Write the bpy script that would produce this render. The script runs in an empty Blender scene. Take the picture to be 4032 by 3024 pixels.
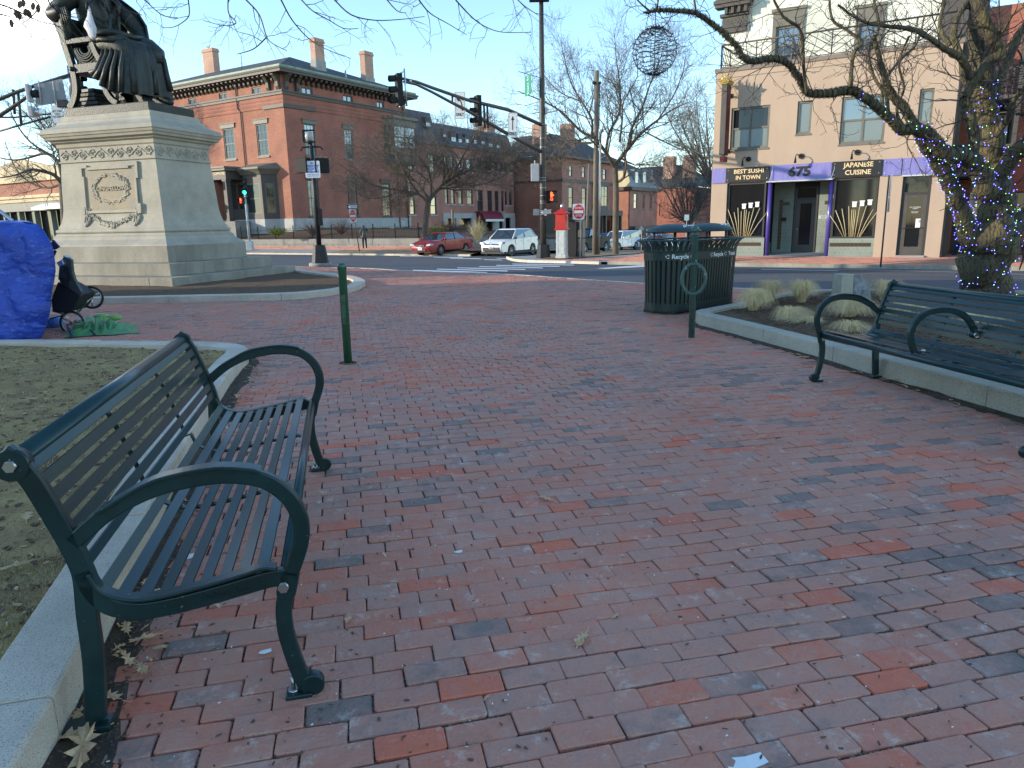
import bpy,math,random
from mathutils import Vector as V,Matrix as Mx,noise as NZ
random.seed(7)
R=random.random
def U(a,b):return a+(b-a)*random.random()
SC=bpy.context.scene
COL=SC.collection
# ------------------------------------------------------------------ camera
FP=2795.0;PITCH=math.radians(12.8);ROLL=math.radians(1.1);CAMH=1.5
fwd=V((0,math.cos(PITCH),-math.sin(PITCH)));up0=V((0,math.sin(PITCH),math.cos(PITCH)));r0=V((1,0,0))
ix=math.cos(ROLL)*r0-math.sin(ROLL)*up0
iy=-math.sin(ROLL)*r0-math.cos(ROLL)*up0
CP=V((0,0,CAMH))
cd=bpy.data.cameras.new('camera');cam=bpy.data.objects.new('camera',cd);COL.objects.link(cam)
m=Mx.Identity(4)
for i in range(3):
 m[i][0]=ix[i];m[i][1]=-iy[i];m[i][2]=-fwd[i];m[i][3]=CP[i]
cam.matrix_world=m
cd.sensor_width=36;cd.lens=36*FP/4032;cd.clip_start=0.05;cd.clip_end=3000
SC.camera=cam
# ------------------------------------------------------------------ sky, sun, exposure
SUN_EL=math.radians(12.5);SUN_AZ=math.radians(-97.0)
sdir=V((math.sin(SUN_AZ)*math.cos(SUN_EL),math.cos(SUN_AZ)*math.cos(SUN_EL),math.sin(SUN_EL)))
w=bpy.data.worlds.new('World');SC.world=w;w.use_nodes=True
nt=w.node_tree;bg=nt.nodes['Background']
sky=nt.nodes.new('ShaderNodeTexSky');sky.sky_type='NISHITA';sky.sun_disc=False
sky.sun_elevation=SUN_EL;sky.sun_rotation=SUN_AZ;sky.air_density=1.0;sky.dust_density=0.0;sky.ozone_density=2.6
tc=nt.nodes.new('ShaderNodeTexCoord')
# a small bright cloud low in the west, where the photo's top left corner whitens
cdir=(CP+fwd*FP+ix*(-60-2016)+iy*(-60-1512)-CP).normalized()
dt=nt.nodes.new('ShaderNodeVectorMath');dt.operation='DOT_PRODUCT';dt.inputs[1].default_value=cdir
nv=nt.nodes.new('ShaderNodeVectorMath');nv.operation='NORMALIZE'
nt.links.new(tc.outputs['Generated'],nv.inputs[0]);nt.links.new(nv.outputs[0],dt.inputs[0])
mr=nt.nodes.new('ShaderNodeMapRange');mr.interpolation_type='SMOOTHERSTEP'
mr.inputs[1].default_value=math.cos(math.radians(5.2));mr.inputs[2].default_value=1.0
nt.links.new(dt.outputs['Value'],mr.inputs[0])
ad=nt.nodes.new('ShaderNodeMath');ad.operation='ADD';ad.use_clamp=True
ad.inputs[0].default_value=0;nt.links.new(mr.outputs[0],ad.inputs[1])
mxs=nt.nodes.new('ShaderNodeMix');mxs.data_type='RGBA'
cf=nt.nodes.new('ShaderNodeMath');cf.operation='MULTIPLY';cf.inputs[1].default_value=0.9
nt.links.new(ad.outputs[0],cf.inputs[0])
nt.links.new(cf.outputs[0],mxs.inputs[0]);nt.links.new(sky.outputs[0],mxs.inputs[6]);mxs.inputs[7].default_value=(8.6,8.3,7.8,1)
nt.links.new(mxs.outputs[2],bg.inputs[0]);bg.inputs[1].default_value=0.15
sl=bpy.data.lights.new('sun','SUN');sl.energy=2.0;sl.angle=math.radians(0.53);sl.color=(1.0,.87,.70)
so=bpy.data.objects.new('sun',sl);COL.objects.link(so)
so.rotation_euler=sdir.to_track_quat('Z','Y').to_euler()
SC.view_settings.view_transform='Standard';SC.view_settings.look='None';SC.view_settings.gamma=1
SC.view_settings.exposure=1.6;SC.view_settings.use_curve_mapping=False
# ------------------------------------------------------------------ measuring helpers
def ray(x,y):return fwd*FP+ix*(x-2016)+iy*(y-1512)
def at(x,y,Y):
 d=ray(x,y);return CP+d*(Y/d.y)
def wv(x,y):return.53*x+.848*y
def gz(x,y):
 q=wv(x,y);return-.022*min(max(q-18,0),26)-.035*max(0,q-44)
def G(x,y,dz=0.0):
 d=ray(x,y);d=d/d.y;lo,hi=.1,.6
 while hi<500:
  p=CP+d*hi
  if p.z<=gz(p.x,p.y)+dz:break
  lo=hi;hi+=.5
 for i in range(40):
  mid=(lo+hi)/2;p=CP+d*mid
  if p.z>gz(p.x,p.y)+dz:lo=mid
  else:hi=mid
 return CP+d*lo
def Zp(x,y,z):
 d=ray(x,y);return CP+d*((z-CAMH)/d.z)
def onplane(O,n,x,y):
 d=ray(x,y);return CP+d*((V(O)-CP).dot(V(n))/d.dot(V(n)))
UDIR=V((.53,.848,0));VDIR=V((-.848,.53,0))
# ------------------------------------------------------------------ mesh builder
class MB:
 def __init__(s,M=None):s.v=[];s.f=[];s.mi=[];s.M=M;s.cur=0;s.sm=[];s.smooth=False;s.tone=None;s.tn=[]
 def av(s,p):
  p=V(p)
  if s.M is not None:p=s.M@p
  s.v.append(p[:]);return len(s.v)-1
 def af(s,ids):
  s.f.append(tuple(ids));s.mi.append(s.cur);s.sm.append(s.smooth)
  if s.tone is not None:s.tn.append(s.tone)
 def poly(s,pts):s.af([s.av(p)for p in pts]);return s
 def box(s,c,d,rz=0,M=None):
  hx,hy,hz=d[0]/2,d[1]/2,d[2]/2;cs,sn=math.cos(rz),math.sin(rz);ids=[]
  for dz in(-hz,hz):
   for dx,dy in((-hx,-hy),(hx,-hy),(hx,hy),(-hx,hy)):
    q=V((dx,dy,dz))
    q=(M@q)if M is not None else V((dx*cs-dy*sn,dx*sn+dy*cs,dz))
    ids.append(s.av(V(c)+q))
  a=ids
  for q in((3,2,1,0),(4,5,6,7),(0,1,5,4),(1,2,6,5),(2,3,7,6),(3,0,4,7)):s.af([a[i]for i in q])
  return s
 def bx(s,x0,x1,y0,y1,z0,z1):return s.box(((x0+x1)/2,(y0+y1)/2,(z0+z1)/2),(abs(x1-x0),abs(y1-y0),abs(z1-z0)))
 def rings(s,rs,close=True,cap=True):
  idx=[[s.av(p)for p in r]for r in rs];n=len(rs[0])
  for a,b in zip(idx,idx[1:]):
   for i in range(n if close else n-1):
    j=(i+1)%n;s.af((a[i],a[j],b[j],b[i]))
  if cap and close:
   s.af(list(reversed(idx[0])));s.af(idx[-1])
  return s
 def tube(s,pts,rad,n=8,cap=True):
  pts=[V(p)for p in pts];k=len(pts)
  if not isinstance(rad,(list,tuple)):rad=[rad]*k
  t=(pts[1]-pts[0]).normalized();a=V((0,0,1))if abs(t.z)<.9 else V((1,0,0))
  u=t.cross(a).normalized();rs=[]
  for i in range(k):
   if i==0:t=pts[1]-pts[0]
   elif i==k-1:t=pts[-1]-pts[-2]
   else:t=pts[i+1]-pts[i-1]
   if t.length<1e-7:t=V((0,0,1))
   t.normalize();u=(u-t*u.dot(t))
   if u.length<1e-4:u=t.orthogonal()
   u.normalize();b=t.cross(u)
   rs.append([pts[i]+(u*math.cos(6.28318*q/n)+b*math.sin(6.28318*q/n))*rad[i]for q in range(n)])
  o=s.smooth;s.smooth=n>5 or o
  idx=[[s.av(p)for p in r]for r in rs]
  for a_,b_ in zip(idx,idx[1:]):
   for i in range(n):
    j=(i+1)%n;s.af((a_[i],a_[j],b_[j],b_[i]))
  s.smooth=False
  if cap:s.af(list(reversed(idx[0])));s.af(idx[-1])
  s.smooth=o;return s
 def cyl(s,c,r,h,n=16,r2=None,axis='z'):
  c=V(c);e={'z':V((0,0,1)),'x':V((1,0,0)),'y':V((0,1,0))}[axis]
  return s.tube([c,c+e*h],[r,r if r2 is None else r2],n)
 def lathe(s,c,prof,n=20):
  c=V(c);o=s.smooth;s.smooth=True
  s.rings([[c+V((r*math.cos(6.28318*q/n),r*math.sin(6.28318*q/n),z))for q in range(n)]for r,z in prof]);s.smooth=o;return s
 def prism(s,pts,a,b,ax='y'):
 # 2D outline pts extruded from a to b along ax (x: pts=(y,z); y: pts=(x,z); z: pts=(x,y))
  def mk(p,t):return{'x':(t,p[0],p[1]),'y':(p[0],t,p[1]),'z':(p[0],p[1],t)}[ax]
  return s.rings([[mk(p,a)for p in pts],[mk(p,b)for p in pts]])
 def ribbon(s,path,ws,th,ax='x',c=0):
 # flat bar of width ws following a 2D path in the plane normal to x, thickness th along x
  n=len(path);L=[];Rr=[]
  for i in range(n):
   a=V(path[max(i-1,0)]);b=V(path[min(i+1,n-1)]);t=(b-a);t=V((t.x,t.y)).normalized();nn=V((-t.y,t.x))
   p=V(path[i]);L.append(p+nn*ws[i]/2);Rr.append(p-nn*ws[i]/2)
  rs=[]
  for l,r in zip(L,Rr):
   rs.append([(c-th/2,l.x,l.y),(c+th/2,l.x,l.y),(c+th/2,r.x,r.y),(c-th/2,r.x,r.y)])
  return s.rings(rs)
 def ball(s,c,r,n=12,sq=(1,1,1)):
  c=V(c);o=s.smooth;s.smooth=True;k=max(4,n//2)
  rs=[]
  for i in range(k+1):
   t=math.pi*(i+.001)/(k+.002);rr=math.sin(t)*r;z=-math.cos(t)*r
   rs.append([c+V((rr*math.cos(6.28318*q/n)*sq[0],rr*math.sin(6.28318*q/n)*sq[1],z*sq[2]))for q in range(n)])
  s.rings(rs);s.smooth=o;return s
WM={}
def link(o,parent=None,Mw=None):
 COL.objects.link(o)
 if Mw is None:Mw=WM[parent.name].copy()if parent else Mx.Identity(4)
 WM[o.name]=Mw.copy()
 if parent:
  o.parent=parent;o.matrix_local=WM[parent.name].inverted()@Mw
 else:o.matrix_world=Mw
 return o
def build(mb,name,mat,parent=None,Mw=None,world=False,bevel=0,label=None,kind=None,fix=False):
 """one mesh object; world=True: vertices are world coordinates and are moved into the parent's frame"""
 me=bpy.data.meshes.new(name)
 base=Mw if Mw is not None else(WM[parent.name]if parent else Mx.Identity(4))
 vs=mb.v
 if world:
  inv=base.inverted();vs=[(inv@V(p))[:]for p in vs]
 me.from_pydata(vs,[],mb.f)
 for q in(mat if isinstance(mat,(list,tuple))else[mat]):me.materials.append(q)
 me.polygons.foreach_set('material_index',mb.mi);me.polygons.foreach_set('use_smooth',mb.sm)
 if mb.tone is not None and len(mb.tn)==len(mb.f):
  a=me.attributes.new('tone','FLOAT','FACE');a.data.foreach_set('value',mb.tn)
 me.update()
 if fix:
  import bmesh
  bm=bmesh.new();bm.from_mesh(me);bmesh.ops.recalc_face_normals(bm,faces=bm.faces);bm.to_mesh(me);bm.free()
 o=bpy.data.objects.new(name,me)
 if bevel:
  b=o.modifiers.new('bevel','BEVEL');b.width=bevel;b.segments=2;b.limit_method='ANGLE';b.angle_limit=.6
 link(o,parent,base)
 if label:o['label']=label
 if kind:o['kind']=kind
 return o
def empty(name,Mw,label=None,cat=None,group=None):
 o=bpy.data.objects.new(name,None);o.empty_display_size=.2
 if not isinstance(Mw,Mx):Mw=Mx.Translation(V(Mw))
 link(o,None,Mw);return tag(o,label,cat,group)
def tag(o,label=None,cat=None,group=None,kind=None):
 if label:o['label']=label
 if cat:o['category']=cat
 if group:o['group']=group
 if kind:o['kind']=kind
 return o
def frame(o,ang=0,tilt=None):
 return Mx.Translation(V(o))@Mx.Rotation(ang,4,'Z')
def copy_tree(o,Mw,label=None,parent=None):
 def cp(src,par,M):
  c=src.copy();COL.objects.link(c);WM[c.name]=M.copy()
  if par:c.parent=par;c.matrix_local=src.matrix_local.copy()
  else:c.matrix_world=M
  for ch in kids.get(src.name,[]):cp(ch,c,M)
  return c
 kids={}
 for q in COL.objects:
  if q.parent:kids.setdefault(q.parent.name,[]).append(q)
 c=cp(o,None,Mw)
 if label:c['label']=label
 return c
_tx={}
def text(s,size,parent,mat,M,ext=.004,align='CENTER',name='lettering',world=True,sx=1,bold=0,fitw=None):
 c=bpy.data.curves.new('t','FONT');c.body=s;c.size=size;c.extrude=ext;c.align_x=align;c.align_y='CENTER'
 c.offset=bold;c.resolution_u=2;c.space_line=.95
 o=bpy.data.objects.new('t',c);COL.objects.link(o)
 dg=bpy.context.evaluated_depsgraph_get();me=bpy.data.meshes.new_from_object(o.evaluated_get(dg))
 bpy.data.objects.remove(o);bpy.data.curves.remove(c)
 if fitw:
  ex=[v_.co.x for v_ in me.vertices];sx=fitw/max(max(ex)-min(ex),1e-4)
 if sx!=1:
  for v_ in me.vertices:v_.co.x*=sx
 me.materials.clear();me.materials.append(mat)
 ob=bpy.data.objects.new(name,me);link(ob,parent,M);return ob
 # ------------------------------------------------------------------ materials
def mat(name,base,rough=.6,metal=0,c2=None,scale=4,detail=5,bump=0,bscale=None,mixlo=.35,mixhi=.65,coat=0,spec=.5,emit=None,es=1,stretch=None,c3=None,s3=40,t3=(.62,.7),coord='Object',ior=None,rvar=0):
 m=bpy.data.materials.new(name);m.use_nodes=True;n=m.node_tree.nodes;l=m.node_tree.links;b=n['Principled BSDF']
 b.inputs['Roughness'].default_value=rough;b.inputs['Metallic'].default_value=metal;b.inputs['Base Color'].default_value=(*base,1)
 b.inputs['Coat Weight'].default_value=coat;b.inputs['Coat Roughness'].default_value=.15;b.inputs['Specular IOR Level'].default_value=spec
 if ior:b.inputs['IOR'].default_value=ior
 if emit:b.inputs['Emission Color'].default_value=(*emit,1);b.inputs['Emission Strength'].default_value=es
 if c2 or bump or c3:
  t=n.new('ShaderNodeTexCoord');vec=t.outputs[coord]
  if stretch:
   mp=n.new('ShaderNodeMapping');mp.inputs['Scale'].default_value=stretch;l.new(vec,mp.inputs[0]);vec=mp.outputs[0]
  nz=n.new('ShaderNodeTexNoise');nz.inputs['Scale'].default_value=scale;nz.inputs['Detail'].default_value=detail;nz.inputs['Roughness'].default_value=.65;l.new(vec,nz.inputs['Vector'])
  col=None
  if c2:
   r=n.new('ShaderNodeMapRange');r.inputs[1].default_value=mixlo;r.inputs[2].default_value=mixhi;l.new(nz.outputs[0],r.inputs[0])
   mx=n.new('ShaderNodeMix');mx.data_type='RGBA';mx.inputs[6].default_value=(*base,1);mx.inputs[7].default_value=(*c2,1)
   l.new(r.outputs[0],mx.inputs[0]);col=mx.outputs[2]
   if rvar:
    rr=n.new('ShaderNodeMapRange');rr.inputs[3].default_value=rough-rvar;rr.inputs[4].default_value=rough+rvar;l.new(nz.outputs[0],rr.inputs[0]);l.new(rr.outputs[0],b.inputs['Roughness'])
  if c3:
   z3=n.new('ShaderNodeTexNoise');z3.inputs['Scale'].default_value=s3;z3.inputs['Detail'].default_value=3;l.new(vec,z3.inputs['Vector'])
   r3=n.new('ShaderNodeMapRange');r3.inputs[1].default_value=t3[0];r3.inputs[2].default_value=t3[1];l.new(z3.outputs[0],r3.inputs[0])
   m3=n.new('ShaderNodeMix');m3.data_type='RGBA';l.new(r3.outputs[0],m3.inputs[0])
   if col is not None:l.new(col,m3.inputs[6])
   else:m3.inputs[6].default_value=(*base,1)
   m3.inputs[7].default_value=(*c3,1);col=m3.outputs[2]
  if col is not None:l.new(col,b.inputs['Base Color'])
  if bump:
   bz=n.new('ShaderNodeTexNoise');bz.inputs['Scale'].default_value=bscale or scale*3;bz.inputs['Detail'].default_value=6;l.new(vec,bz.inputs['Vector'])
   bp=n.new('ShaderNodeBump');bp.inputs['Strength'].default_value=1;bp.inputs['Distance'].default_value=bump;l.new(bz.outputs[0],bp.inputs['Height']);l.new(bp.outputs[0],b.inputs['Normal'])
 return m
def brickwall(name,c1,c2,mortar,bw=.215,bh=.075,ms=.012,bump=.004,big=None):
 m=bpy.data.materials.new(name);m.use_nodes=True;n=m.node_tree.nodes;l=m.node_tree.links;b=n['Principled BSDF'];b.inputs['Roughness'].default_value=.85
 t=n.new('ShaderNodeTexCoord');sp=n.new('ShaderNodeSeparateXYZ');l.new(t.outputs['Object'],sp.inputs[0])
 a=n.new('ShaderNodeMath');a.operation='ADD';l.new(sp.outputs[0],a.inputs[0]);l.new(sp.outputs[1],a.inputs[1])
 cb=n.new('ShaderNodeCombineXYZ');l.new(a.outputs[0],cb.inputs[0]);l.new(sp.outputs[2],cb.inputs[1])
 br=n.new('ShaderNodeTexBrick');l.new(cb.outputs[0],br.inputs['Vector']);br.inputs['Scale'].default_value=1
 br.inputs['Color1'].default_value=(*c1,1);br.inputs['Color2'].default_value=(*c2,1);br.inputs['Mortar'].default_value=(*mortar,1)
 br.inputs['Mortar Size'].default_value=ms;br.inputs['Mortar Smooth'].default_value=.3;br.inputs['Bias'].default_value=-.1;br.inputs['Brick Width'].default_value=bw;br.inputs['Row Height'].default_value=bh
 nz=n.new('ShaderNodeTexNoise');nz.inputs['Scale'].default_value=.5;nz.inputs['Detail'].default_value=6;l.new(t.outputs['Object'],nz.inputs['Vector'])
 r=n.new('ShaderNodeMapRange');r.inputs[1].default_value=.3;r.inputs[2].default_value=.7;r.inputs[3].default_value=.78;r.inputs[4].default_value=1.18;l.new(nz.outputs[0],r.inputs[0])
 mx=n.new('ShaderNodeMix');mx.data_type='RGBA';mx.blend_type='MULTIPLY';mx.inputs[0].default_value=1;l.new(br.outputs[0],mx.inputs[6])
 cc=n.new('ShaderNodeCombineColor');[l.new(r.outputs[0],cc.inputs[i])for i in range(3)];l.new(cc.outputs[0],mx.inputs[7]);l.new(mx.outputs[2],b.inputs['Base Color'])
 bp=n.new('ShaderNodeBump');bp.inputs['Distance'].default_value=bump;bp.invert=True;l.new(br.outputs['Fac'],bp.inputs['Height']);l.new(bp.outputs[0],b.inputs['Normal'])
 return m
def paver():
 """clay pavers: per-brick tone, fired-clay mottling, scuffs and pale flecks"""
 m=bpy.data.materials.new('clay_paver');m.use_nodes=True;n=m.node_tree.nodes;l=m.node_tree.links;b=n['Principled BSDF']
 at_=n.new('ShaderNodeAttribute');at_.attribute_name='tone'
 g=n.new('ShaderNodeNewGeometry');pos=g.outputs['Position']
 cr=n.new('ShaderNodeValToRGB');e=cr.color_ramp
 pts=[(0,(.24,.175,.14)),(.12,(.33,.195,.150)),(.26,(.46,.245,.180)),(.42,(.52,.245,.170)),(.62,(.55,.222,.142)),(.82,(.62,.18,.105)),(1,(.66,.17,.09))]
 e.elements[0].position=0;e.elements[0].color=(*pts[0][1],1);e.elements[1].position=1;e.elements[1].color=(*pts[-1][1],1)
 for p,c in pts[1:-1]:
  q=e.elements.new(p);q.color=(*c,1)
 nz=n.new('ShaderNodeTexNoise');nz.inputs['Scale'].default_value=9;nz.inputs['Detail'].default_value=8;nz.inputs['Roughness'].default_value=.7;l.new(pos,nz.inputs['Vector'])
 big=n.new('ShaderNodeTexNoise');big.inputs['Scale'].default_value=.55;big.inputs['Detail'].default_value=4;l.new(pos,big.inputs['Vector'])
 s1=n.new('ShaderNodeMath');s1.operation='MULTIPLY_ADD';s1.inputs[1].default_value=1.0;s1.inputs[2].default_value=-.50;l.new(nz.outputs[0],s1.inputs[0])
 s2=n.new('ShaderNodeMath');s2.operation='ADD';l.new(at_.outputs['Fac'],s2.inputs[0]);l.new(s1.outputs[0],s2.inputs[1]);l.new(s2.outputs[0],cr.inputs[0])
 # large damp / dusty areas
 r=n.new('ShaderNodeMapRange');r.inputs[1].default_value=.3;r.inputs[2].default_value=.72;b.inputs['Specular IOR Level'].default_value=.22;r.inputs[3].default_value=.86;r.inputs[4].default_value=1.14;l.new(big.outputs[0],r.inputs[0])
 cc=n.new('ShaderNodeCombineColor');[l.new(r.outputs[0],cc.inputs[i])for i in range(3)]
 mu=n.new('ShaderNodeMix');mu.data_type='RGBA';mu.blend_type='MULTIPLY';mu.inputs[0].default_value=1;l.new(cr.outputs[0],mu.inputs[6]);l.new(cc.outputs[0],mu.inputs[7])
 # pale scuffs and grit
 def fleck(sc,lo,hi,col,src,amt=.8,det=4):
  z=n.new('ShaderNodeTexNoise');z.inputs['Scale'].default_value=sc;z.inputs['Detail'].default_value=det;z.inputs['Roughness'].default_value=.75;l.new(pos,z.inputs['Vector'])
  q=n.new('ShaderNodeMapRange');q.inputs[1].default_value=lo;q.inputs[2].default_value=hi;q.inputs[4].default_value=amt;l.new(z.outputs[0],q.inputs[0])
  x=n.new('ShaderNodeMix');x.data_type='RGBA';l.new(q.outputs[0],x.inputs[0]);l.new(src,x.inputs[6]);x.inputs[7].default_value=(*col,1);return x.outputs[2]
 c=fleck(7,.57,.70,(.66,.56,.45),mu.outputs[2],.75,10)
 c=fleck(2.1,.56,.72,(.52,.43,.35),c,.6,10);c=fleck(3.7,.60,.74,(.16,.12,.10),c,.55,9)
 c=fleck(60,.67,.72,(.60,.55,.48),c,.8)
 c=fleck(33,.70,.78,(.035,.03,.028),c,.8)
 l.new(c,b.inputs['Base Color'])
 rr=n.new('ShaderNodeMapRange');rr.inputs[1].default_value=.3;rr.inputs[2].default_value=.7;rr.inputs[3].default_value=.52;rr.inputs[4].default_value=.8;l.new(big.outputs[0],rr.inputs[0]);l.new(rr.outputs[0],b.inputs['Roughness'])
 bz=n.new('ShaderNodeTexNoise');bz.inputs['Scale'].default_value=70;bz.inputs['Detail'].default_value=5;l.new(pos,bz.inputs['Vector'])
 b2=n.new('ShaderNodeTexNoise');b2.inputs['Scale'].default_value=14;b2.inputs['Detail'].default_value=3;l.new(pos,b2.inputs['Vector'])
 ba=n.new('ShaderNodeMath');ba.operation='MULTIPLY_ADD';ba.inputs[1].default_value=2.5;l.new(b2.outputs[0],ba.inputs[0]);l.new(bz.outputs[0],ba.inputs[2])
 bp=n.new('ShaderNodeBump');bp.inputs['Distance'].default_value=.006;l.new(ba.outputs[0],bp.inputs['Height']);l.new(bp.outputs[0],b.inputs['Normal'])
 return m
def slab(name,base,c2,bandc=None,rows=.2):
 """shingle roof courses"""
 m=brickwall(name,base,c2,tuple(x*.45 for x in base),bw=.3,bh=rows,ms=.012,bump=.006);return m
M={}
M['paver']=paver()
M['joint']=mat('joint_dirt',(.050,.036,.026),.95,c2=(.07,.10,.03),scale=2.6,mixlo=.58,mixhi=.72,bump=.006,bscale=60,c3=(.30,.24,.17),s3=90,t3=(.5,.62))
M['asphalt']=mat('asphalt',(.062,.066,.072),.82,c2=(.085,.089,.094),scale=.35,bump=.004,bscale=90,c3=(.14,.14,.14),s3=160,t3=(.66,.74))
M['granite']=mat('granite',(.46,.42,.31),.75,c2=(.34,.31,.24),scale=1.5,detail=8,bump=.002,bscale=80,c3=(.16,.15,.13),s3=120,t3=(.54,.68))
M['granite_old']=mat('weathered_granite',(.38,.35,.27),.8,c2=(.22,.20,.15),scale=1.1,detail=9,bump=.004,bscale=45,c3=(.14,.13,.10),s3=90,t3=(.56,.70),stretch=(1,1,.35))
M['granite_rough']=mat('split_granite',(.33,.33,.33),.8,c2=(.17,.175,.185),scale=9,detail=8,bump=.03,bscale=18)
M['kerb']=mat('kerb_granite',(.68,.58,.44),.8,spec=.25,c2=(.52,.43,.33),scale=2.2,detail=9,bump=.003,bscale=60,c3=(.17,.16,.14),s3=260,t3=(.56,.66))
M['concrete']=mat('concrete',(.33,.32,.29),.85,c2=(.25,.24,.22),scale=1.5,bump=.002)
M['paint']=mat('road_paint',(.72,.73,.72),.7,c2=(.50,.51,.52),scale=8,mixlo=.55,mixhi=.75,c3=(.12,.12,.13),s3=30,t3=(.66,.72))
M['paint_y']=mat('road_paint_yellow',(.48,.36,.12),.7,c2=(.3,.25,.13),scale=8)
M['soil']=mat('garden_soil',(.11,.070,.045),.95,spec=.1,c2=(.18,.12,.074),scale=7,detail=9,bump=.03,bscale=35,c3=(.20,.15,.10),s3=60,t3=(.64,.70))
M['bedgrass']=mat('winter_turf',(.25,.150,.078),.95,spec=.1,c2=(.52,.36,.15),scale=3.0,detail=9,bump=.03,bscale=50,c3=(.42,.34,.20),s3=80,t3=(.58,.68))
M['verge']=mat('dry_verge',(.19,.135,.07),.95,c2=(.27,.20,.12),scale=4,detail=8,bump=.02)
M['leafmould']=mat('leaf_mould',(.040,.028,.019),.95,c2=(.085,.060,.038),scale=12,detail=9,bump=.012,bscale=70,c3=(.22,.15,.08),s3=70,t3=(.60,.68))
M['deadgrass']=mat('dead_grass_blade',(.66,.50,.26),.8,c2=(.26,.22,.10),scale=3)
M['greengrass']=mat('grass_blade',(.30,.25,.08),.8,c2=(.36,.29,.13),scale=5)
M['plume']=mat('feather_grass',(.98,.78,.44),.75,c2=(.60,.44,.20),scale=45)
M['bench']=mat('bench_green_enamel',(.005,.020,.019),.34,c2=(.010,.036,.036),scale=3,coat=.1,spec=.35,c3=(.14,.15,.14),s3=60,t3=(.70,.76),bump=.0006,bscale=60)
M['slat']=mat('bench_slat_enamel',(.008,.032,.035),.28,c2=(.011,.042,.043),scale=2,coat=0,spec=.35,c3=(.12,.15,.15),s3=60,t3=(.74,.80))
M['bolt']=mat('steel_bolt',(.45,.44,.42),.35,1)
M['green']=mat('bollard_green',(.012,.075,.035),.3,c2=(.02,.10,.05),scale=12,coat=.4,c3=(.015,.03,.025),s3=7,t3=(.60,.63))
M['post']=mat('weathered_post_green',(.035,.085,.070),.45,c2=(.060,.115,.095),scale=6,c3=(.38,.43,.40),s3=26,t3=(.64,.70))
M['bin']=mat('bin_dark_green',(.008,.026,.020),.42,c2=(.012,.034,.026),scale=4,coat=.15)
M['dome']=mat('dome_green_enamel',(.014,.045,.045),.5,c2=(.02,.055,.055),scale=6)
M['white']=mat('white_print',(.75,.77,.76),.6)
M['black']=mat('black_rubber',(.012,.012,.013),.6)
M['blackmetal']=mat('black_metal',(.014,.015,.015),.7,spec=.25,c2=(.025,.024,.022),scale=9,c3=(.16,.15,.14),s3=22,t3=(.72,.77))
M['sigpole']=mat('black_painted_pole',(.016,.018,.019),.5,spec=.35,c2=(.028,.028,.028),scale=5,c3=(.16,.15,.14),s3=18,t3=(.72,.78))
M['brownpole']=mat('dark_bronze_pole',(.040,.034,.028),.5,c2=(.065,.058,.050),scale=6)
M['alu']=mat('aluminium',(.55,.56,.57),.35,.9)
M['greymetal']=mat('grey_painted_metal',(.48,.49,.48),.5,c2=(.40,.40,.39),scale=6)
M['wood']=mat('weathered_pole_wood',(.20,.17,.13),.9,c2=(.13,.11,.085),scale=5,stretch=(6,6,.25),bump=.004)
M['bark']=mat('grey_bark',(.085,.070,.052),.9,c2=(.14,.12,.085),scale=7,stretch=(1,1,.3),bump=.02,bscale=18,coord='Object')
M['barkmoss']=mat('mossy_bark',(.075,.060,.036),.95,c2=(.145,.120,.052),scale=3.2,stretch=(1,1,.16),bump=.06,bscale=26,c3=(.045,.034,.022),s3=30,t3=(.52,.60))
M['twig']=mat('dark_twig',(.050,.040,.038),.85)
M['twig_brown']=mat('brown_twig',(.125,.100,.075),.85)
M['twig_pale']=mat('pale_twig',(.20,.17,.13),.85)
M['leaf']=mat('oak_leaf',(.50,.31,.15),.8,c2=(.68,.46,.25),scale=14)
M['leafdark']=mat('brown_leaf',(.10,.055,.03),.8,c2=(.16,.09,.045),scale=14)
M['tarp']=mat('blue_tarpaulin',(.020,.055,.34),.38,c2=(.030,.085,.48),scale=3,bump=.03,bscale=9,c3=(.10,.17,.50),s3=14,t3=(.60,.72),stretch=(1,1,1.8))
M['tarpdark']=mat('navy_cloth',(.012,.022,.09),.7)
M['clothgreen']=mat('green_nylon',(.045,.20,.060),.5,c2=(.075,.27,.08),scale=5,bump=.012,bscale=14)
M['clothlime']=mat('lime_nylon',(.22,.42,.10),.5,c2=(.30,.46,.14),scale=5)
M['plastic']=mat('grey_green_plastic',(.030,.040,.038),.5,c2=(.042,.053,.050),scale=5)
M['bronze']=mat('aged_bronze',(.014,.018,.014),.5,.2,c2=(.034,.040,.030),scale=3.2,detail=7,bump=.006,bscale=20,rvar=.08,c3=(.06,.078,.055),s3=7,t3=(.62,.76))
M['rag']=mat('white_cloth',(.62,.62,.64),.8,c2=(.50,.50,.54),scale=6,stretch=(4,4,.8),bump=.01)
M['brick']=brickwall('red_brick',(.31,.095,.052),(.41,.145,.082),(.31,.19,.135))
M['brick2']=brickwall('brown_shade_brick',(.31,.088,.055),(.39,.12,.075),(.26,.15,.11))  # apartment house's shaded side put into the colour; plain brown brick elsewhere
M['brick3']=brickwall('pinkish_shade_brick',(.37,.145,.10),(.44,.175,.125),(.33,.19,.14))  # side street fronts: their pinkish shade tone is put into the colour
M['chimney']=brickwall('chimney_brick',(.40,.19,.12),(.50,.27,.18),(.40,.34,.28))
M['creambrick']=brickwall('cream_painted_brick',(.70,.71,.58),(.74,.75,.63),(.62,.63,.52))
M['shop_tile']=brickwall('grey_green_tile',(.20,.235,.19),(.23,.265,.215),(.30,.31,.27),bw=.15,bh=.15,ms=.006,bump=.002)
M['slate']=slab('slate_roof',(.085,.088,.098),(.115,.115,.125))
M['shingle']=slab('dark_shingle',(.050,.050,.052),(.075,.073,.070))
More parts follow.
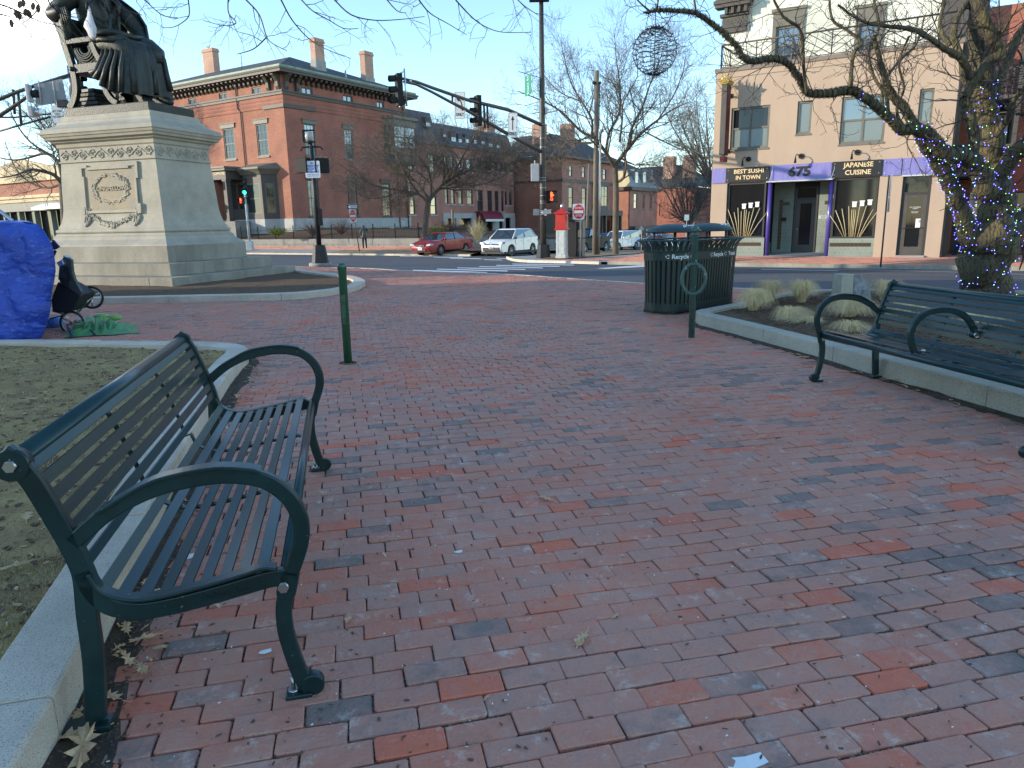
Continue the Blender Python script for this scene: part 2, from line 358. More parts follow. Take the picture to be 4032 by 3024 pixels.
M['paleshingle']=slab('pale_shingle',(.25,.27,.27),(.31,.33,.33))
M['trim']=mat('brown_trim',(.060,.050,.040),.6,c2=(.080,.068,.055),scale=3)
M['trimgrey']=mat('olive_trim',(.125,.115,.088),.6,c2=(.16,.15,.115),scale=3)
M['darkframe']=mat('dark_window_frame',(.035,.032,.028),.5)
M['copper']=mat('verdigris_gutter',(.22,.34,.27),.6,c2=(.13,.19,.14),scale=1.2)
M['stucco']=mat('tan_stucco',(.45,.335,.24),.9,c2=(.40,.295,.21),scale=.8,detail=8,bump=.002,bscale=60,stretch=(1,1,.35))
M['cap']=mat('brown_cap',(.19,.15,.115),.6)
M['cream']=mat('cream_stone',(.60,.49,.29),.8,c2=(.50,.39,.23),scale=2)
M['rubblewall']=mat('old_granite_wall',(.17,.165,.145),.85,c2=(.26,.25,.225),scale=1.1,detail=8,bump=.02,bscale=8)
M['wallstone']=mat('pale_foundation_granite',(.42,.41,.38),.8,c2=(.33,.32,.30),scale=1.4)
M['purple']=mat('purple_panel',(.175,.155,.40),.4,c2=(.23,.21,.46),scale=1.5,stretch=(4,4,.5))
M['purpledeep']=mat('purple_enamel',(.075,.05,.26),.35,coat=.3)
M['signblack']=mat('black_sign',(.012,.011,.010),.5)
M['signgold']=mat('gold_lettering',(.82,.60,.30),.5)
M['gold']=mat('gilding',(.70,.50,.12),.4,.5)
M['maroon']=mat('maroon_sign',(.15,.015,.015),.5)
M['awning']=mat('maroon_awning',(.17,.008,.02),.7)
M['darktile']=mat('brown_tile',(.06,.035,.015),.4)
M['glass']=mat('window_glass',(.030,.036,.038),.05,ior=1.65,spec=.5)
M['glassdark']=mat('shop_glass',(.012,.013,.014),.05,ior=1.5)
M['glasssky']=mat('reflective_glass',(.06,.08,.09),.03,ior=2.4)
M['blind']=mat('window_blind',(.17,.20,.185),.25,ior=1.7)
M['curtain']=mat('curtained_glass',(.26,.28,.24),.15,ior=1.8,c2=(.09,.10,.09),scale=3,stretch=(6,6,.3))
M['carglass']=mat('car_glass',(.02,.03,.032),.04,ior=2.0)
M['red']=mat('fire_red',(.50,.022,.014),.45,c2=(.38,.02,.014),scale=6,c3=(.5,.2,.15),s3=30,t3=(.72,.78))
M['signred']=mat('sign_red',(.62,.018,.025),.5)
M['signwhite']=mat('sign_white',(.78,.79,.76),.45,c2=(.66,.68,.66),scale=5)
M['signback']=mat('sign_back',(.30,.31,.31),.5,c2=(.24,.25,.25),scale=3)
M['signblue']=mat('sign_blue',(.03,.09,.50),.5)
M['signgreen']=mat('banner_green',(.02,.22,.13),.5)
M['oldwhite']=mat('flaking_white_paint',(.55,.57,.54),.7,c2=(.42,.45,.43),scale=5,c3=(.13,.14,.13),s3=20,t3=(.66,.72))
M['lamp']=mat('lamp_glass',(.40,.40,.36),.25)
M['ledgreen']=mat('green_signal_lens',(.0,.3,.2),.4,emit=(.02,1,.55),es=3.0)
M['ledred']=mat('red_signal_lens',(.3,.0,.0),.4,emit=(1,.05,.01),es=3.0)
M['leddark']=mat('unlit_lens',(.02,.015,.012),.3)
M['lb']=mat('blue_fairy_light',(.05,.05,.4),.4,emit=(.12,.10,1.0),es=4)
M['lc']=mat('cyan_fairy_light',(.1,.4,.4),.4,emit=(.30,.85,1.0),es=1.8)
M['lg']=mat('green_fairy_light',(.1,.4,.1),.4,emit=(.35,1.0,.25),es=1.4)
M['wire']=mat('green_wire',(.008,.014,.012),.5)
M['cream_wall']=mat('pale_render',(.62,.60,.50),.85,c2=(.55,.53,.44),scale=2)
def paint(name,c,metal=.2):return mat(name,c,.3,metal,coat=.5)
M['carred']=paint('red_car_paint',(.28,.008,.012));M['carwhite']=paint('white_car_paint',(.74,.77,.78),0)
M['carblack']=mat('black_car_paint',(.010,.011,.013),.5,spec=.2);M['carsilver']=paint('silver_car_paint',(.42,.50,.60),.5);M['carblue']=paint('blue_car_paint',(.05,.10,.22),.3)
M['chrome']=mat('chrome',(.75,.75,.76),.12,1);M['rim']=mat('alloy_rim',(.38,.39,.40),.3,.9);M['tyre']=mat('tyre',(.018,.018,.019),.75)
M['headlight']=mat('headlight_glass',(.55,.56,.55),.08,ior=1.8);M['lit']=mat('lit_headlight',(.8,.8,.7),.2,emit=(1,.85,.55),es=5)
M['skin']=mat('skin',(.55,.33,.25),.6);M['hair']=mat('dark_hair',(.035,.022,.016),.7)
M['coatblack']=mat('black_coat',(.012,.012,.014),.85);M['denim']=mat('dark_denim',(.018,.030,.075),.85);M['puffer']=mat('grey_green_puffer',(.075,.085,.075),.7,c2=(.11,.12,.11),scale=20)
M['beigebag']=mat('grey_bag',(.20,.18,.17),.7);M['paper']=mat('paper',(.78,.78,.74),.8);M['yellow']=mat('yellow_plastic',(.55,.42,.10),.6)
M['bush']=mat('yellow_green_shrub',(.22,.24,.03),.7,c2=(.10,.14,.02),scale=12);M['redbush']=mat('russet_shrub',(.14,.07,.05),.8)
M['bamboo']=mat('bamboo_cane',(.55,.45,.24),.6);M['gull']=mat('gull_white',(.70,.70,.70),.8);M['gullgrey']=mat('gull_grey',(.22,.23,.25),.8)
M['butt']=mat('cigarette_filter',(.62,.36,.10),.8)
# ------------------------------------------------------------------ ground, road, paving
def inpoly(x,y,P):
 c=False;n=len(P);j=n-1
 for i in range(n):
  xi,yi=P[i];xj,yj=P[j]
  if(yi>y)!=(yj>y)and x<(xj-xi)*(y-yi)/(yj-yi)+xi:c=not c
  j=i
 return c
def smooth(P,closed=False,step=.15):
 n=len(P);out=[]
 for i in range(n if closed else n-1):
  g=lambda k:V((*P[k%n],0))if closed else V((*P[min(max(k,0),n-1)],0))
  p0,p1,p2,p3=g(i-1),g(i),g(i+1),g(i+2);L=(p2-p1).length;k=max(1,int(L/step))
  for q in range(k):
   t=q/k;out.append(.5*((2*p1)+(p2-p0)*t+(2*p0-5*p1+4*p2-p3)*t*t+(3*p1-p0-3*p2+p3)*t**3))
 if not closed:out.append(V((*P[-1],0)))
 return[(p.x,p.y)for p in out]
BACK=[(-34,33),(-18,30.3),(-9.9,29),(-8.4,28.4),(-6.2,27.2),(-4.9,26.0),(-3.2,23.9),(-.43,21.8),(1.96,18.9),(4.9,15.7),(7.6,14.28),(16,9.2),(26,3.5)]
BACKS=smooth(BACK,step=.5)
def gr(P,step,zf,mb):
 """grid sheet clipped to polygon P by cell centre, edge cells clipped exactly by fan from polygon when small"""
 xs=[p[0]for p in P];ys=[p[1]for p in P]
 import bmesh
 bm=bmesh.new();vs=[bm.verts.new((p[0],p[1],0))for p in P];bm.faces.new(vs)
 x=min(xs)+step
 while x<max(xs):
  bmesh.ops.bisect_plane(bm,geom=bm.verts[:]+bm.edges[:]+bm.faces[:],plane_co=(x,0,0),plane_no=(1,0,0));x+=step
 y=min(ys)+step
 while y<max(ys):
  bmesh.ops.bisect_plane(bm,geom=bm.verts[:]+bm.edges[:]+bm.faces[:],plane_co=(0,y,0),plane_no=(0,1,0));y+=step
 bmesh.ops.triangulate(bm,faces=[f for f in bm.faces if len(f.verts)>4])
 bm.normal_update();off=len(mb.v)
 bm.verts.index_update()
 for v_ in bm.verts:mb.av((v_.co.x,v_.co.y,zf(v_.co.x,v_.co.y)))
 for f in bm.faces:
  ids=[off+v_.index for v_ in f.verts]
  mb.af(ids if f.normal.z>0 else ids[::-1])
 bm.free()
def heave(x,y):
 return.018*NZ.noise(V((x*.7,y*.7,0)))+.008*NZ.noise(V((x*2.3,y*2.3,5)))
 # road: the whole ground sheet
mb=MB();xs=[-400,-200,-120,-80,-60]+[-50+2.5*i for i in range(57)]+[110,150,250,500];ys=[-60,-20,-5]+[2.5*i for i in range(60)]+[160,200,300,500,900]
for y in ys:
 for x in xs:
  q=gz(max(-120,min(x,120)),min(y,150));mb.av((x,y,q-.10))
nx=len(xs)
for j in range(len(ys)-1):
 for i in range(nx-1):a=j*nx+i;mb.af((a,a+1,a+nx+1,a+nx))
build(mb,'road',M['asphalt'],kind='structure')
# beds (outer kerb outlines)
LB=[(-.7,-1.2),(-1.06,.4),(-1.315,1.58),(-1.484,2.214),(-2.02,4.05),(-2.506,5.844),(-2.86,7.3),(-2.96,7.85),(-3.12,8.22),(-3.42,8.46),(-3.9,8.62),(-5.141,8.834),(-6.547,9.021),(-9,9.35),(-14,10.0)]
PB=[(4.25,1.6),(4.02,3.4),(3.774,5.069),(3.482,6.633),(3.187,8.101),(2.80,9.75),(2.70,10.1),(2.72,10.38),(2.88,10.68),(3.7,11.52),(4.5,12.5),(5.2,13.05),(6.4,13.3),(8.2,12.7),(12,10.9),(18,7.6)]
SR=[(-16,16.0),(-12,15.05),(-8.8,14.90),(-6.8,14.92),(-5.1,14.98),(-4.3,15.3),(-3.75,16.1),(-3.6,17.2),(-3.75,18.5),(-4.25,19.8),(-5.1,21.2),(-6.4,23.0),(-7.6,24.9),(-9.5,26.5),(-12.5,27),(-17,26)]
LBS,PBS,SRS=smooth(LB),smooth(PB),smooth(SR,True,.2)
LBP=LBS+[(-14,-1.2)];PBP=PBS+[(18,1.6)]
plaza_poly=[(-34,.2),(14,.2),(26,3.4)]+list(reversed(BACKS))
plaza=tag(bpy.data.objects.new('plaza_pavement',None),kind='structure');link(plaza)
mb=MB();gr([p for p in plaza_poly],.45,lambda x,y:gz(x,y)+heave(x,y)-.0125,mb)
build(mb,'joint_sand',M['joint'],plaza,kind='stuff')
def pave(parent,poly,holes,yaw,zf,near,seen,keep=None,L=.215,W=.107,gap=.0045,rs=1,lodf=None,amp=1):
 rnd=random.Random(rs);a=math.radians(yaw);r=V((math.sin(a),math.cos(a),0));c=V((-math.cos(a),math.sin(a),0))
 cs=[(V((p[0],p[1],0)).dot(r),V((p[0],p[1],0)).dot(c))for p in poly]
 i0,i1=int(min(q[0]for q in cs)/L)-2,int(max(q[0]for q in cs)/L)+2;j0,j1=int(min(q[1]for q in cs)/W)-2,int(max(q[1]for q in cs)/W)+2
 stuff=MB();stuff.tone=1;cand=[]
 for j in range(j0,j1):
  off=.5*(j%2)+rnd.uniform(-.12,.12)
  for i in range(i0,i1):
   pc=r*((i+off)*L)+c*(j*W);x,y=pc.x,pc.y
   if not seen(x,y):continue
   if not inpoly(x,y,poly)or any(inpoly(x,y,h)for h in holes):continue
   # slow drift of the courses
   wx=.035*NZ.noise(V((x*.35,y*.35,9)));wy=.06*amp*NZ.noise(V((x*.28,y*.28,3)))+.004*rnd.uniform(-1,1)
   pc=pc+r*wx+c*wy
   cand.append((math.hypot(x,y),pc,rnd.random(),i,j))
 cand.sort(key=lambda q:q[0])
 for k,(d,pc,rv,i,j)in enumerate(cand):
  big=NZ.noise(V((pc.x*.5,pc.y*.5,2)))
  tone=.44+.14*rnd.gauss(0,1)+.26*big
  if rnd.random()<.05:tone=rnd.uniform(-.05,.15)
  if rnd.random()<.03:tone=rnd.uniform(.8,1.0)
  tone=max(0,min(1.08,tone))
  th=rnd.gauss(0,.010);cr,sn=math.cos(th),math.sin(th);rr=r*cr+c*sn;cc=c*cr-r*sn
  hl,hw=L/2-gap/2-rnd.uniform(0,.0025),W/2-gap/2-rnd.uniform(0,.002)
  z=zf(pc.x,pc.y)+heave(pc.x,pc.y)*amp+rnd.gauss(0,.0016);tx,ty=rnd.gauss(0,.010),rnd.gauss(0,.018)
  ind=k<near;b=MB()if ind else stuff;b.tone=tone
  def P(u_,v_,dz):
   q=pc+rr*u_+cc*v_;return(q.x,q.y,z+tx*u_+ty*v_+dz)
  if d<9:
   kx=0
   ring=[]
   for sx,sy in((-1,-1),(1,-1),(1,1),(-1,1)):
    kk=rnd.choice((rnd.uniform(.002,.006),rnd.uniform(.003,.010)));jx,jy=rnd.uniform(-.0018,.0018),rnd.uniform(-.0018,.0018)
    A=(sx*(hl-kk)+jx,sy*hw+jy);B=(sx*hl+jx,sy*(hw-kk)+jy)
    ring+=[A,B]if sx*sy<0 else[B,A]
   def insv(p,d_):return(p[0]*(1-d_/hl),p[1]*(1-d_/hw))
   low=[b.av(P(*p,-.03))for p in ring];mid=[b.av(P(*p,-.0035))for p in ring];top=[b.av(P(*insv(p,.0035),0))for p in ring]
   for a_,b_ in((low,mid),(mid,top)):
    for q in range(8):w_=(q+1)%8;b.af((a_[q],a_[w_],b_[w_],b_[q]))
   b.af(top)
  else:
   ring=[(-hl,-hw),(hl,-hw),(hl,hw),(-hl,hw)]
   mid=[b.av(P(*p,-.012))for p in ring];top=[b.av(P(p[0]*(1-.004/hl),p[1]*(1-.004/hw),0))for p in ring]
   for q in range(4):w_=(q+1)%4;b.af((mid[q],mid[w_],top[w_],top[q]))
   b.af(top)
  if ind:
   b.tn=[tone]*len(b.f);build(b,'brick',M['paver'],parent)
 build(stuff,'paving_bricks',M['paver'],parent,kind='stuff');return cand
def seen(x,y):
 if y<.9:return False
 return abs(x+.1*y*0)<.80*y+1.2 and y<40
cands=pave(plaza,[p for p in plaza_poly],[LBP,PBP,SRS],77,gz,290,seen)
# kerbs
def kerb(name,path,width,zf,h,side,closed=False,stone=1.7,mat_=None,label=None,depth=.25,rs=3,group=None):
 """granite stones following a resampled path; side = +1 puts the body left of the path direction"""
 rnd=random.Random(rs);root=empty(name,Mx.Identity(4));root['kind']='structure'
 if label:pass
 n=len(path);i=0
 nrm=[]
 for k in range(n):
  a=path[(k-1)%n]if closed or k else path[k];b=path[(k+1)%n]if closed or k<n-1 else path[k]
  t=V((b[0]-a[0],b[1]-a[1],0)).normalized();nrm.append(V((-t.y,t.x,0))*side)
 tot=n if closed else n-1;k=0
 while k<tot:
  L=0;e=k;want=stone*rnd.uniform(.75,1.2)
  while e<tot and L<want:
   L+=math.hypot(path[(e+1)%n][0]-path[e%n][0],path[(e+1)%n][1]-path[e%n][1]);e+=1
  mb=MB();rs_=[];dz=rnd.uniform(-.006,.006)
  for q in range(k,e+1):
   p=V((*path[q%n],0));nn=nrm[q%n]
   if q==k or q==e:
    o_=V((*path[(q+1)%n],0))if q==k else V((*path[(q-1)%n],0));t=(o_-p)
    if t.length>1e-6:p=p+t.normalized()*.004
   z=zf(p.x,p.y)+dz;c=.012
   rs_.append([(p.x,p.y,z-depth),((p+nn*width).x,(p+nn*width).y,z-depth),((p+nn*width).x,(p+nn*width).y,z+h-c),((p+nn*(width-c)).x,(p+nn*(width-c)).y,z+h),((p+nn*c).x,(p+nn*c).y,z+h),(p.x,p.y,z+h-c)])
  mb.rings(rs_);build(mb,'kerb_stone',mat_ or M['kerb'],root,fix=True);k=e
 return root
kerb('planting_bed_kerb',LBS,.23,gz,.16,1,rs=4)
kerb('planter_kerb',PBS,.20,gz,.18,-1,rs=5,mat_=M['granite'])
kerb('statue_bed_kerb',SRS,.30,gz,.13,1,closed=True,stone=2.4,rs=6)
kerb('street_kerb',[p for p in BACKS if-30<p[0]<20],.15,gz,.004,1,stone=2.0,rs=7)
def dirt(name,path,side,a0,a1,wdt,seed,label):
 mb=MB();mb.smooth=True;P=path[int(a0*len(path)):int(a1*len(path))];n=len(P);K=9;rows=[]
 for k in range(n):
  a=P[max(k-1,0)];b=P[min(k+1,n-1)];t=V((b[0]-a[0],b[1]-a[1],0)).normalized();nn=V((t.y,-t.x,0))*side;ww=wdt*(.55+.9*abs(NZ.noise(V((k*.11,seed,0)))));row=[]
  for j in range(K):
   u_=j/(K-1);p=V((*P[k],0))+nn*(u_*ww+.03*NZ.noise(V((k*.4,j,seed))));h=.030*(1-u_)**1.2*(.7+.6*NZ.noise(V((k*.3,j*.6,seed+3))))+.006*NZ.noise(V((k*1.3,j*1.9,1)))-.006*(j==K-1)
   row.append(mb.av((p.x,p.y,gz(p.x,p.y)+heave(p.x,p.y)+h)))
  rows.append(row)
 for r0_,r1_ in zip(rows,rows[1:]):
  for j in range(K-1):mb.af((r0_[j],r1_[j],r1_[j+1],r0_[j+1]))
 o=build(mb,name,M['leafmould'],None,kind='stuff',fix=True);o['label']=label
dirt('kerb_dirt',LBS,1,.10,.52,.20,1,'dark leaf mould collected against the left bed kerb');dirt('kerb_dirt',PBS,-1,.08,.52,.11,2,'dark leaf mould collected against the planter kerb')
# soil and turf in the beds
def inset(P,d,side):
 out=[]
 for k in range(len(P)):
  a=P[max(k-1,0)];b=P[min(k+1,len(P)-1)];t=V((b[0]-a[0],b[1]-a[1],0)).normalized();out.append((P[k][0]-t.y*side*d,P[k][1]+t.x*side*d))
 return out
def bedz(h,amp,f):return lambda x,y:gz(x,y)+h+amp*NZ.noise(V((x*f,y*f,1)))+amp*.5*NZ.noise(V((x*f*3.1,y*f*3.1,4)))
mb=MB();mb.smooth=True;P=inset(LBS[::2],.21,1)+[(-14,-1.2)];gr(P,.22,bedz(.10,.035,1.1),mb);build(mb,'winter_lawn',M['bedgrass'],kind='structure')
mb=MB();mb.smooth=True;P=inset(PBS[::2],.19,-1)+[(18,1.6)];PBI=P;gr(P,.2,bedz(.13,.05,.9),mb);build(mb,'planter_soil',M['soil'],kind='structure')
SRI=[(p[0]*.96+-9*.04,p[1]*.965+21*.035)for p in SRS[::2]]
mb=MB();mb.smooth=True;gr(SRI,.35,bedz(.07,.03,.8),mb);build(mb,'statue_bed_soil',M['soil'],kind='structure')
# ------------------------------------------------------------------ markings on the road
def rz_(x,y):return gz(x,y)-.10
def mark(parent,name,px,mt='paint',n=5,dz=.008):
 """quad given by four photo points on the road, split along its length"""
 p=[G(x,y,-.10)for x,y in px];mb=MB()
 for i in range(n):
  t0,t1=i/n,(i+1)/n
  q=[p[0].lerp(p[1],t0),p[0].lerp(p[1],t1),p[3].lerp(p[2],t1),p[3].lerp(p[2],t0)]
  mb.poly([(a.x,a.y,rz_(a.x,a.y)+dz)for a in q])
 return build(mb,name,M[mt],parent)
cw=empty('crosswalk',Mx.Identity(4));cw['kind']='structure'
z6=lambda x,y:(x*.3617+1500,y*.3617+750)
for q in[((345,866),(1150,890),(1165,903),(350,876)),((605,854),(1375,874),(1385,884),(615,862)),((830,840),(1565,857),(1580,866),(835,848)),((1065,827),(1755,841),(1770,850),(1075,834)),((1250,813),(1940,824),(1955,833),(1262,821)),((1425,798),(2090,810),(2105,818),(1435,806)),((1580,784),(2200,794),(2215,801),(1600,791))]:
 mark(cw,'stripe',[z6(*p)for p in q])
rm=empty('road_markings',Mx.Identity(4));rm['kind']='structure'
for q in[((200,712),(530,716),(560,722),(215,719)),((560,722),(880,728),(900,735),(580,729)),((0,704),(130,706),(135,711),(0,710)),((740,736),(1080,741),(1110,749),(760,742)),((1110,750),(1310,755),(1325,762),(1130,757)),((1240,736),(1400,744),(1420,750),(1270,742)),((1460,742),(1540,745),(1590,758),(1530,758))]:
 mark(rm,'stripe',[z6(*p)for p in q])
mark(rm,'stripe',[(2347,1058),(2560,1041.5),(2562,1050),(2390,1059)])
def line(pts,wdt,mt,name='lane_line'):
 P=[G(x,y,-.10)for x,y in pts];mb=MB()
 for a,b in zip(P,P[1:]):
  t=(b-a);t.z=0;nn=V((-t.y,t.x,0)).normalized()*wdt/2;k=max(1,int(t.length/1.5))
  for i in range(k):
   p,q=a.lerp(b,i/k),a.lerp(b,(i+1)/k);mb.poly([(c.x,c.y,rz_(c.x,c.y)+.008)for c in(p-nn,q-nn,q+nn,p+nn)])
 build(mb,name,M[mt],rm)
line([(2860,1049.5),(3300,1060),(3796,1073),(4032,1081),(4400,1096)],.12,'paint')
line([(2996,1061.5),(3300,1066)],.25,'paint')
line([(2360,1061),(2564,1061),(2888,1067),(3300,1075),(3796,1089),(4032,1097),(4400,1112)],.10,'paint_y')
# ------------------------------------------------------------------ far pavements
mbp=empty('restaurant_pavement',Mx.Identity(4));mbp['kind']='structure'
RA=at(3700,1013,27.0)
KL=[G(2520,1037,-.10),G(2886,1039,-.10),G(3400,1046,-.10),G(3796,1063,-.10)]
# straight kerb line parallel to the facade, at wv = KW
KW=28.4;FW=wv(RA.x,RA.y)
def wl(w_,s):return(UDIR*w_/1.0+VDIR*s)
def swz(x,y):
 q=wv(x,y);t=min(max((q-KW)/(FW-KW),0),1);k0=-.022*(KW-18)+.02;return k0+t*(-.075-k0)
UN=UDIR/UDIR.length_squared
def wpt(w_,s):q=UN*w_+VDIR*s;return(q.x,q.y)
SA,SB=-26,12.8
poly=[wpt(KW,SA),wpt(KW,SB),wpt(FW+1.6,SB),wpt(FW+1.6,SA)]
mb=MB();gr(poly,2.5,lambda x,y:swz(x,y)-.012,mb);build(mb,'joint_sand',M['joint'],mbp,kind='stuff')
pave(mbp,poly,[],math.degrees(math.atan2(-.848,.53)),swz,0,lambda x,y:4<x<26 and y>14,rs=8,amp=.3)
kp=[wpt(KW,s)for s in[SB-.5*i for i in range(74)]]
def sx(px,w_,py=1000):
 d=ray(px,py);d=d/d.y;Y=w_/(.53*d.x+.848);return V((d.x*Y,Y,0)).dot(VDIR)
kerb('restaurant_kerb',kp,.16,lambda x,y:-.022*(KW-18)-.10,.14,1,stone=2.2,rs=12,mat_=M['cream_wall']if 0 else M['granite_old'])
# corner island with the signal mast
ip=[G(2015,1022,-.08),G(2060,1030,-.08),G(2200,1034,-.08),G(2524,1038.5,-.08)]
ISL=[(ip[0].x-.15,ip[0].y+2.5),(ip[0].x,ip[0].y),(ip[1].x,ip[1].y),(ip[2].x,ip[2].y),wpt(KW+.02,SB-.1)]+[wpt(KW+4,SB-.2),wpt(KW+9,SB-1),wpt(KW+40,SB+3),wpt(KW+40,SB+7)]
ISS=smooth(ISL[:5],step=.3)+ISL[5:]
mb=MB();gr(ISS,2.0,lambda x,y:gz(x,y)+.018-.01,mb);build(mb,'corner_pavement',M['concrete'],kind='structure')
def band(name,w0,w1,s0,s1,mt,zf,kind='structure',n=16,parent=None):
 mb=MB()
 for i in range(n):
  a,b=s0+(s1-s0)*i/n,s0+(s1-s0)*(i+1)/n
  mb.poly([(*p,zf(*p))for p in(wpt(w0,a),wpt(w0,b),wpt(w1,b),wpt(w1,a))][::(-1 if s1>s0 else 1)])
 return build(mb,name,M[mt],parent,kind=kind)
isl2=[G(2100,1014,.02),G(2200,1022,.02),G(2330,1012,.02),G(2500,1000,.02),G(2620,990,.02),G(2560,984,.02),G(2420,980,.02),G(2330,988,.02),G(2230,1000,.02)]
mb=MB();mb.smooth=True;gr([(p.x,p.y)for p in isl2],1.2,lambda x,y:gz(x,y)+.05+.03*NZ.noise(V((x,y,0))),mb);build(mb,'grass_verge',M['verge'],kind='structure')
mb=empty('corner_brick_path',Mx.Identity(4));mb['kind']='structure'
cp=[G(2120,1024,.02),G(2330,1018,.02),G(2560,1008,.02),G(2760,1004,.02),G(2760,1026,.02),G(2540,1026,.02),G(2300,1025,.02)]
pave(mb,[(p.x,p.y)for p in cp],[],-58,lambda x,y:gz(x,y)+.024,0,lambda x,y:True,rs=9,amp=.1)
kerb('island_kerb',[q for q in ISS[:len(ISS)-6]],.15,lambda x,y:gz(x,y)-.10,.125,-1,stone=2.0,rs=13)
# left block: kerb, dry verge, brick pavement, terrace behind the granite wall
LW=37.2;WW=42.0
def lz(x,y):
 q=wv(x,y)-LW;k0=gz(0,LW/.848)+.03;return k0+min(q,1.6)/1.6*.16+min(max(q-1.6,0),4)*.045
SL=sx(1850,LW)
band('left_verge',LW,LW+1.9,SL,95,'verge',lz,n=30)
mb=empty('left_brick_pavement',Mx.Identity(4));mb['kind']='structure'
pave(mb,[wpt(LW+1.9,SL),wpt(LW+1.9,72),wpt(WW,72),wpt(WW,SL)],[],-58,lambda x,y:lz(x,y)+.01,0,lambda x,y:True,rs=10,L=.3,W=.15,amp=.1)
band('left_pavement_base',LW+1.7,WW+.3,SL,95,'concrete',lambda x,y:lz(x,y)-.012,n=30)
band('left_ramp',LW+.05,LW+1.9,sx(1290,LW),sx(960,LW),'concrete',lambda x,y:lz(x,y)+.006)
kerb('left_kerb',[wpt(LW,s)for s in[SL+.5*i for i in range(110)]],.15,lambda x,y:gz(0,LW/.848)-.10,.125,-1,stone=2.2,rs=14)
SW0=sx(1655,WW)
mb=MB();gr([wpt(LW+.2,SL),wpt(WW+1,SW0),wpt(WW+40,SW0),wpt(WW+40,SL)],2.5,lambda x,y:max(gz(x,y)+.05,gz(x,y)+(.25 if wv(x,y)<44 else.12)),mb);build(mb,'side_verge',M['verge'],kind='structure')
